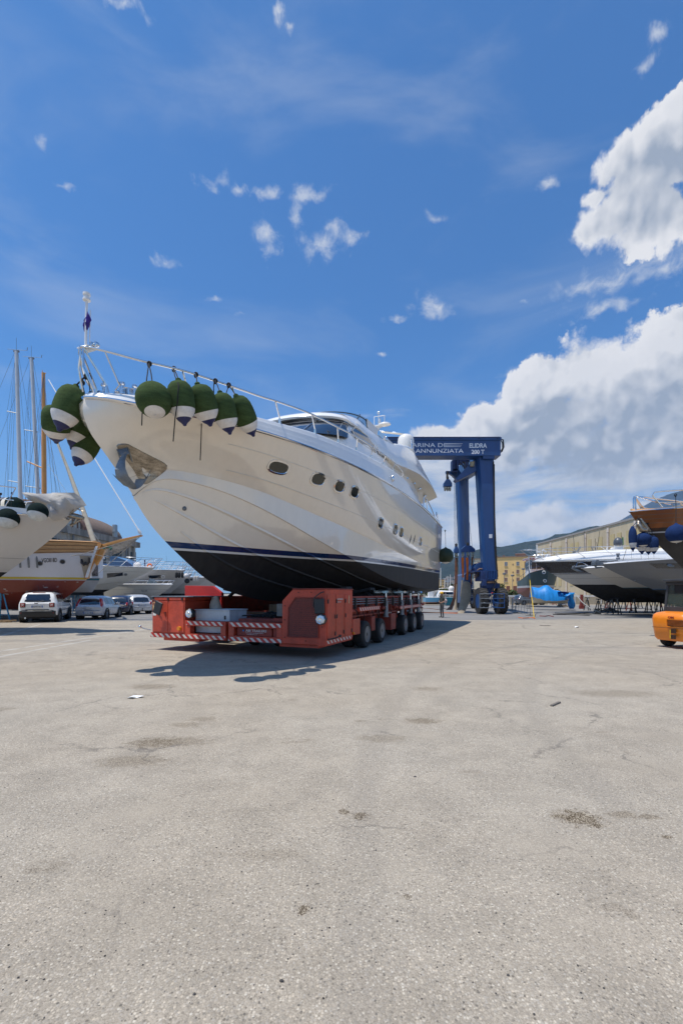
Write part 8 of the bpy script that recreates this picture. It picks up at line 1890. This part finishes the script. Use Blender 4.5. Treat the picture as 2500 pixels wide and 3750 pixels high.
def tree(px, py0, py1, Y, wpx, lab, name='tree', leafs=420, mt=None, grp=None):
    s_ = Y / F; c = P(px, py0, Y); c.z = 0; e = empty(name, c, 0, lab, 'tree', grp); top = P(px, py1, Y).z; m = MB()
    m.tube([c, c + Vector((.1, 0, top * .35)), c + Vector((.0, 0, top * .7))], [.16, .12, .06], 7)
    for k in range(5): a = k * 1.3; m.tube([c + Vector((.05, 0, top * .35)), c + Vector((math.cos(a) * wpx * s_ * .3, math.sin(a) * wpx * s_ * .3, top * .7))], [.06, .02], 5)
    m.build('trunk', winb, e)
    m = MB()
    for k in range(7): a = k * .9; leaves(m, (c.x + math.cos(a) * wpx * s_ * .25, c.y + math.sin(a) * wpx * s_ * .25, top * (.55 + .3 * random.random())), wpx * s_ * .3, leafs // 7, .16 * max(1, Y / 80))
    m.build('crown', mt or leafm, e, smooth=0, fix=False)
olive = pm('olive foliage', (.13, .13, .045), .8, var=.4, scale=.6)
tree(1830, 2160, 2133, 90, 34, 'small olive coloured tree in front of the yellow block, right of the big tyres', mt=olive)
tree(1650, 2160, 2128, 120, 14, 'small dark tree left of the brown straps'); tree(1622, 2160, 2150, 130, 16, 'low bushy tree beside the yellow house by the yacht stern', mt=olive)
tree(1960, 2165, 2145, 100, 26, 'low tree between the yellow block and the fishing boat')
# guard rail
m = MB(); m.bx(24, 40, 65.2, 65.3, 1.15, 1.35)
for k in range(9): m.bx(24.3 + k * 1.9, 24.4 + k * 1.9, 65.3, 65.4, 0, 1.3)
o = m.build('guard_rail', white, smooth=0); tag(o, 'white roadside guard rail in front of the far wall, right of the hoist', 'guard rail')
# lamp posts and yacht masts beyond the wall
def lpost(px, py, Y, lab, r=.08, head=True, mt=galv, name='street_lamp', cat='street lamp', grp=None, base=0):
    c = P(px, py, Y); e = empty(name, (c.x, Y, 0), 0, lab, cat, grp); m = MB(); m.tube([(c.x, Y, 0), c], [r, r * .7], 8); m.build('pole' if head else 'mast', mt, e)
    if head: m = MB(); m.lathe([(0, .1), (.1, .35), (.4, .4), (.5, .1)], c, c + Vector((0, 0, 1)), 12); m.build('lamp_head', pm('lamp head', (.2, .2, .2), .5) if 'lamp head' not in MATS else MATS['lamp head'], e)
lpost(1846, 2106, 95, 'thin lamp post in front of the yellow block, nearest the hoist'); lpost(1876, 2112, 100, 'thin lamp post in front of the middle of the yellow block'); lpost(1915, 2088, 110, 'curved pale lamp post at the right part of the yellow block')
tw = pm('white mast paint', (.60, .60, .58), .5)
GM = 'thin white masts of yachts beyond the wall'
for px, py, lab in ((1613, 2080, 'thickest thin mast, rising right beside the black stern of the yacht'), (1639, 2110, 'thin white mast left of the brown straps, between two others'), (1648, 2105, 'thin white mast nearest the brown straps on their left'), (1628, 2118, 'short thin white mast above the yellow helmet')): lpost(px, py, 75, lab, .10, False, tw, 'yacht_mast', 'mast', GM)
# small blue and white work boat ashore and bin
wb, swb, bwb = boat('work_boat', 'small light blue and white work boat behind the person in the yellow helmet', 'boat', (17.0 + .0, 62), R(180), 5.6, 2.2, 1.15, 1.05, .12, .9, bandmat('work boat paint', [(.45, (.30, .14, .08)), (99, (.13, .35, .50))], .5, coat=.1), gelw)
cab1([(1.2, 1.3, .5), (1.8, 1.9, .8), (3.6, 2.0, .85), (4.0, 1.3, .8)], .85, 'cabin', gelw, wb)
m = MB(); m.box((14.4, 61.1, 1.65), (1.5, .08, .35)); m.build('window', glassd, wb)
m = MB(); m.ball((12.75, 62, 2.15), .42, 14); m.ball((15.1, 62, 2.25), .42, 14); m.cyl((12.75, 62, 1.0), (12.75, 62, 1.8), .1, .1, 8); m.tube([(12.6, 62, 1.3), (13.5, 62, 2.3), (15.0, 62, 2.4), (15.4, 62, 1.2)], .05, 6); m.build('radar_dome', fwhite, wb)
m = MB(); m.bx(11.9, 12.5, 61.4, 62.2, .5, 1.9); m.build('locker', white, wb)
c = P(1641, 2214, 60); m = MB(); m.box((c.x + .2, 60, .50), (1.25, .9, .95), 0, top=1.08); m.box((c.x + .2, 60, 1.0), (1.4, 1.0, .08)); o = m.build('bin', pm('teal plastic', (.01, .15, .20), .5), bevel=.03); tag(o, 'teal plastic bin on the ground between the person in the helmet and the brown strap', 'bin')
c = P(1631, 2206, 59); m = MB(); m.lathe([(0, .04), (.1, .2), (.35, .22), (.5, .1), (.55, .05), (1.4, .05), (1.45, .08)], (c.x, 59, .35), (c.x, 59, 3), 14); m.lathe([(0, .05), (.5, .05)], (c.x, 59, 0), (c.x, 59, 3), 8); o = m.build('marker_float', pm('white and red float', (.55, .42, .40), .6, var=.3, scale=2)); tag(o, 'white marker float on a stick in front of the teal bin', 'float')

# ================================================================= people
skin = pm('tanned skin', (.36, .19, .12), .6, var=.08)
def person(loc, rz, H, joints, radii, mats, label, hel=None, hair=None, arms=None, held=None):
    """skin-modifier figure; joints in metres for a 1.75 m body, facing +x"""
    e = empty('person', loc, rz, label, 'person'); k = H / 1.75
    names = list(joints); me = bpy.data.meshes.new('body'); vs = [Vector(joints[n]) * k for n in names]
    ed = []
    def con(*a):
        for x, y in zip(a, a[1:]): ed.append((names.index(x), names.index(y)))
    con('pelvis', 'belly', 'chest', 'neck', 'head0', 'head1'); 
    for s in 'lr':
        con('chest', 'sh' + s, 'el' + s, 'wr' + s, 'pa' + s); con('pelvis', 'hip' + s, 'kn' + s, 'an' + s, 'he' + s, 'toe' + s)
    hand_r = {}
    for s in 'lr':      # palm, four fingers, thumb
        w_, p_ = Vector(joints['wr' + s]), Vector(joints['pa' + s]); d = (p_ - w_).normalized(); sd = d.cross(Vector((0, 0, 1)));
        sd = sd.normalized() if sd.length > .1 else Vector((0, 1, 0)); up = sd.cross(d).normalized()
        for j, (off, ln) in enumerate(((-.030, .062), (-.010, .072), (.010, .068), (.028, .052))):
            a, b, c_ = 'f%s%da' % (s, j), 'f%s%db' % (s, j), 'f%s%dc' % (s, j)
            for nm, q in ((a, p_ + sd * off + d * .02), (b, p_ + sd * off * 1.1 + d * (.02 + ln * .6)), (c_, p_ + sd * off * 1.1 + d * (.02 + ln * .9) - up * ln * .4)):
                names.append(nm); vs.append(q * k); hand_r[nm] = .009
            ed.append((names.index('pa' + s), names.index(a))); ed.append((names.index(a), names.index(b))); ed.append((names.index(b), names.index(c_)))
        a, b = 't%sa' % s, 't%sb' % s
        for nm, q in ((a, w_ + d * .05 - sd * .040), (b, w_ + d * .085 - sd * .062 - up * .015)): names.append(nm); vs.append(q * k); hand_r[nm] = .010
        ed.append((names.index('pa' + s), names.index(a))); ed.append((names.index(a), names.index(b)))
    me.from_pydata([tuple(v) for v in vs], ed, []); o = bpy.data.objects.new('body', me); COL.objects.link(o)
    md = o.modifiers.new('skin', 'SKIN'); md.use_smooth_shade = True
    sv = me.skin_vertices[0].data
    for i, n in enumerate(names):
        r = radii.get(n, radii.get(n[:2], hand_r.get(n, .03))) if n not in hand_r else hand_r[n]
        r = r if hasattr(r, '__len__') else (r, r); sv[i].radius = (r[0] * k, r[1] * k); sv[i].use_root = n == 'pelvis'
    md2 = o.modifiers.new('sub', 'SUBSURF'); md2.levels = 1; md2.render_levels = 1
    dg = bpy.context.evaluated_depsgraph_get(); bm_ = bpy.data.meshes.new_from_object(o.evaluated_get(dg)); bpy.data.objects.remove(o)
    for mt in mats: bm_.materials.append(mt)        # skin, shirt, trousers, shoes
    J = {n: Vector(joints[n]) * k for n in joints}
    for p in bm_.polygons:
        c = p.center; z = c.z / k
        def near(a, b):
            ab = J[b] - J[a]; t = max(0, min(1, (c - J[a]).dot(ab) / ab.length_squared)); return (c - J[a] - ab * t).length, t
        dl = min((near('sh' + s, 'el' + s) + ('up',) for s in 'lr'), key=lambda q: q[0]); df = min((near('el' + s, 'wr' + s) + ('fo',) for s in 'lr'), key=lambda q: q[0]); dh = min((c - J['pa' + s]).length for s in 'lr')
        dt = min(near('pelvis', 'chest')[0], near('chest', 'neck')[0])
        if z < .085: mi = 3
        elif (dh < .14 * k or (df[0] < .07 * k and arms != 'long')) and dt > .13 * k: mi = 0
        elif z < .98: mi = 2 if not (df[0] < .07 * k and dt > .15 * k) else 1
        elif z < 1.46: mi = 1
        else: mi = 0
        p.material_index = mi; p.use_smooth = True
    bo = bpy.data.objects.new('body', bm_); COL.objects.link(bo); bo.parent = e; MW[bo.name] = MW[e.name]
    M_ = MW[e.name]; hd_ = (J['head0'] + J['head1']) / 2; T = lambda x, y, z: M_ @ (hd_ + Vector((x, y, z)) * k)
    m = MB(); m.ball(T(.088, .034, .012), .012, 8); m.ball(T(.088, -.034, .012), .012, 8); m.build('eyes', black, e); 
    m = MB(); m.tube([T(.09, 0, .02), T(.118, 0, -.018), T(.094, 0, -.028)], [.008, .014, .008], 6); m.tube([T(.088, -.022, -.052), T(.095, 0, -.05), T(.088, .022, -.052)], .006, 5); m.ball(T(.0, .088, -.005), .022, 8, (.6, .4, 1)); m.ball(T(.0, -.088, -.005), .022, 8, (.6, .4, 1)); m.build('face', mats[0], e)
    if hel:
        m = MB(); c = T(0, 0, .035); m.rings([[c + M_.to_3x3() @ Vector(((r * 1.12) * math.cos(a), r * math.sin(a), z)) for a in [2 * PI * i / 20 for i in range(20)]] for z, r in ((-.01, .132), (.0, .135), (.005, .120), (.05, .115), (.09, .092), (.115, .055), (.125, .01))]); m.tube([c + M_.to_3x3() @ Vector(v) for v in ((.13, -.06, 0), (.19, 0, -.005), (.13, .06, 0))], .012, 6); m.build('helmet', hel, e, smooth=60)
    if hair:
        m = MB(); m.ball(T(-.015, 0, .03), .108, 14, (1, .92, 1)); m.build('hair', hair, e, smooth=60)
    return e
base = dict(pelvis=(0, 0, .96), belly=(.0, 0, 1.12), chest=(.0, 0, 1.32), neck=(.01, 0, 1.47), head0=(.03, 0, 1.57), head1=(.035, 0, 1.69), hipl=(0, .10, .90), hipr=(0, -.10, .90), knl=(.03, .11, .50), knr=(.02, -.12, .50), anl=(-.02, .12, .10), anr=(-.03, -.13, .10), hel=(-.04, .12, .05), her=(-.05, -.13, .05), toel=(.15, .14, .035), toer=(.14, -.17, .035),
            shl=(-.01, .19, 1.40), shr=(-.01, -.19, 1.40), ell=(-.02, .27, 1.12), elr=(-.02, -.27, 1.12), wrl=(.20, .16, 1.02), wrr=(.20, -.14, 1.0), pal=(.27, .10, 1.01), par=(.27, -.09, .99))
rad = dict(pelvis=(.13, .15), belly=(.115, .135), chest=(.12, .16), neck=.055, head0=(.085, .07), head1=(.09, .078), hi=.095, kn=.062, an=.042, he=.04, to=.038, sh=.065, el=.046, wr=.030, pa=(.034, .02))
darkg = pm('dark grey work shirt', (.055, .06, .055), .9, var=.2); trg = pm('grey work trousers', (.09, .09, .095), .9, var=.35, scale=9); shoe = pm('black boots', (.02, .02, .02), .7)
g1 = gg(1618, 2262, 0)
p1 = person(g1, R(205), 1.70, base, rad, (skin, darkg, trg, shoe), 'man in dark grey work clothes and yellow helmet holding a control box with both hands', hel=pm('yellow helmet plastic', (.75, .42, .01), .35, coat=.4))
m = MB(); Mq = MW[p1.name]; m.box(Mq @ Vector((.30, 0, 1.0)), (.12, .2, .10), R(205)); m.tube([Mq @ Vector((.27, .1, .97)), Mq @ Vector((.15, 0, .85)), Mq @ Vector((.12, -.1, 1.2))], .01, 5); o = m.build('remote_control', blackp, bevel=.01); tag(o, 'small black control box held by the man in the yellow helmet', 'remote control')
b2_ = dict(base); b2_.update(ell=(-.05, .25, 1.14), wrl=(.08, .26, .93), pal=(.10, .26, .85), wrr=(.20, -.10, 1.10), par=(.26, -.04, 1.12))
g2 = gg(1680, 2234, 0)
person(g2, R(215), 1.72, b2_, rad, (skin, pm('white shirt', (.62, .62, .60), .9), pm('black trousers', (.02, .02, .022), .9), shoe), 'man in a white shirt and black trousers half hidden between the slings', hair=pm('dark hair', (.02, .015, .012), .9), arms='long')

# ================================================================= terrain and distant town
def hillmat(name, a, b, c, sc):
    m, t, bs = newmat(name); pos = t.n('ShaderNodeNewGeometry').outputs['Position']; n = t.noise(pos, sc, 8, .65).outputs['Fac']; n2 = t.noise(pos, sc * 9, 5, .6).outputs['Fac']
    col = t.mix(t.rng(n, .35, .65), a, b); col = t.mix(t.m('MULTIPLY', t.rng(n2, .5, .7), .6), col, c); t.put(bs.inputs['Base Color'], col); bs.inputs['Roughness'].default_value = .95; bs.inputs['Specular IOR Level'].default_value = .1
    t.put(bs.inputs['Normal'], t.n('ShaderNodeBump', i_Strength=1.0, i_Distance=12.0, i_Height=t.noise(pos, sc * 5, 7, .7).outputs['Fac'])); return m
from mathutils import noise as MN
def ridge(name, prof, Y0, depth, mat_, nx=160, ny=26, rough=.06):
    """prof: (px, py) skyline; built as a rising hillside that crests at Y0+depth*.7"""
    pxs = [p[0] for p in prof]; Yc = Y0 + depth * .7; rows = []
    for j in range(ny + 1):
        v = j / ny; Y = Y0 + depth * v; r_ = []
        f = math.sin(min(1, v / .7) * PI / 2) ** 1.3 if v < .7 else max(0, math.cos((v - .7) / .3 * PI / 2))
        for i in range(nx + 1):
            px = pxs[0] + (pxs[-1] - pxs[0]) * i / nx; py = sp(px, pxs, [p[1] for p in prof]); h = (YH - py) / F * Yc; x = (px - 1250) / F * Yc
            nn = MN.fractal(Vector((x / 500, Y / 500, 3.1)), .9, 2.1, 6); h_ = h * f * (1 + rough * nn * (2.6 if v < .62 else .35)) + (1.4 if h > 20 else 0) * random.random()
            r_.append(Vector((x, Y, max(-3, h_ - 1))))
        rows.append(r_)
    m = MB(); m.grid(rows); o = m.build(name, mat_, smooth=60, loc=(0, 0, 0)); tag(o, kind='structure'); return BVHTree.FromPolygons([tuple(v) for v in m.v], m.f)
random.seed(6)
hm = hillmat('wooded hillside with haze tint', (.014, .026, .022), (.026, .038, .030), (.075, .078, .068), .004)  # distance haze put into the colour: greens darkened and shifted to blue
HB = ridge('hills', [(700, 2175), (1100, 2165), (1400, 2120), (1560, 2085), (1620, 2060), (1690, 2042), (1738, 2022), (1818, 2006), (1860, 1999), (1925, 1986), (2007, 1976), (2078, 1965), (2200, 1950), (2400, 1940), (2800, 1950)], 1700, 2300, hm, rough=.07)
vm_ = hillmat('mountain slope', (.006, .012, .014), (.012, .018, .018), (.02, .022, .024), .0012)
ridge('mountain', [(1800, 2174), (2000, 2060), (2150, 1975), (2235, 1923), (2285, 1897), (2347, 1862), (2409, 1825), (2463, 1803), (2490, 1798), (2530, 1799), (2600, 1815), (2900, 1920), (3300, 2100)], 4800, 4000, vm_, rough=.03)
random.seed(31)
tm_ = [pm('town wall %d' % k, c, .9, var=.06, scale=.05) for k, c in enumerate(((.50, .46, .40), (.42, .34, .26), (.55, .54, .52), (.40, .28, .20), (.36, .36, .36)))]
tr_ = [pm('town roof %d' % k, c, .9, var=.1) for k, c in enumerate(((.30, .15, .10), (.34, .30, .27)))]
cnt = 0
for k in range(190):
    px = random.uniform(1600, 1745) if k < 130 else random.uniform(1745, 2060); Y = random.uniform(1712, 2330) if px < 1745 else random.uniform(1712, 1900); x = (px - 1250) / F * Y
    r_ = HB.ray_cast(Vector((x, Y, 3000)), Vector((0, 0, -1)))
    if r_[0] is None: continue
    h = random.uniform(6, 15); z = r_[0].z + h; w_ = random.uniform(9, 24); mt = random.choice(tm_)
    m = MB(); m.box((x, Y, z - h * .5 - 4), (w_, random.uniform(9, 15), h + 8), random.uniform(-.5, .5)); m.mat(1).box((x, Y, z + .4), (w_ + 1, 12, .8), 0)
    o = m.build('house', [mt, random.choice(tr_)], smooth=0); tag(o, 'small pale house in the distant town on the hillside', 'house', 'houses of the distant hillside town'); cnt += 1
# air between here and the mountain
hz_m = bpy.data.materials.new('thin haze'); hz_m.use_nodes = True; nt_ = hz_m.node_tree; nt_.nodes.clear(); ov = nt_.nodes.new('ShaderNodeOutputMaterial'); pv = nt_.nodes.new('ShaderNodeVolumePrincipled')
pv.inputs['Color'].default_value = (.48, .70, 1, 1); pv.inputs['Density'].default_value = 6e-5; pv.inputs['Anisotropy'].default_value = 0; nt_.links.new(pv.outputs[0], ov.inputs['Volume'])
m = MB(); m.bx(-6500, 12500, -40, 9200, -4, 1480); o = m.build('haze', hz_m, smooth=0); tag(o, kind='stuff')

# ================================================================= litter and grit on the ground
random.seed(77)
m = MB()
for k in range(420):
    py = 2174 + 180 + 1390 * random.random() ** 1.6; px = random.uniform(-20, 2520); g_ = G(px, py); r = random.uniform(.0018, .0055) * (1 if random.random() < .93 else 2.0)
    n = 6; a0 = random.random() * 6; pts = [[g_ + Vector((math.cos(a0 + 2 * PI * i / n) * r * k_ * random.uniform(.7, 1.3), math.sin(a0 + 2 * PI * i / n) * r * k_ * random.uniform(.6, 1.1), z)) for i in range(n)] for z, k_ in ((0, 1), (r * .5, .9), (r * .8, .4))]
    m.rings(pts)
o = m.build('loose_gravel', pm('dark grit', (.055, .052, .05), .9, var=.5, scale=30), smooth=0, loc=(0, 0, 0)); tag(o, 'loose dark grit scattered over the asphalt', 'gravel', kind='stuff')
def bit(px, py, pts, mat_, name, lab, cat, h=.01):
    g_ = G(px, py); m = MB(); m.poly([g_ + Vector((a, b, .003 + h * (i % 2))) for i, (a, b) in enumerate(pts)], (0, 0, .003)); o = m.build(name, mat_, smooth=0); tag(o, lab, cat)
bit(495, 2557, [(-.12, -.02), (-.03, -.07), (.03, -.01), (.13, .02), (.04, .10), (-.02, .04), (-.10, .16)], white, 'paper_scrap', 'torn white scrap lying on the asphalt in front of the red transporter', 'litter', .03)
m = MB(); a, b = G(2018, 2588), G(2048, 2575); m.box((a + b) / 2 + Vector((0, 0, .012)), ((b - a).length, .035, .022), math.atan2((b - a).y, (b - a).x)); o = m.build('wood_stick', pm('grey stick', (.16, .14, .12), .9)); tag(o, 'short grey stick lying alone on the asphalt to the right', 'stick')
m = MB(); g_ = G(1160, 3243); m.tube([g_ + Vector((-.012, 0, .003)), g_ + Vector((0, .008, .004)), g_ + Vector((.014, .010, .003))], .0012, 5); o = m.build('twig', grease); tag(o, 'tiny curved dark twig on the asphalt in the lower middle', 'twig')
bit(2110, 2299, [(-.1, -.03), (.06, -.08), (.12, .03), (-.02, .1)], white, 'paper_scrap', 'small white scrap on the asphalt in front of the boats on the right', 'litter', .06)
ropeline([G(1975, 2290, .01), G(1990, 2292, .01), G(2005, 2291, .01), G(2015, 2292, .01)], .012, grease, 'thin dark wire end on the asphalt in front of the steel barrier', 'wire', 'wire')
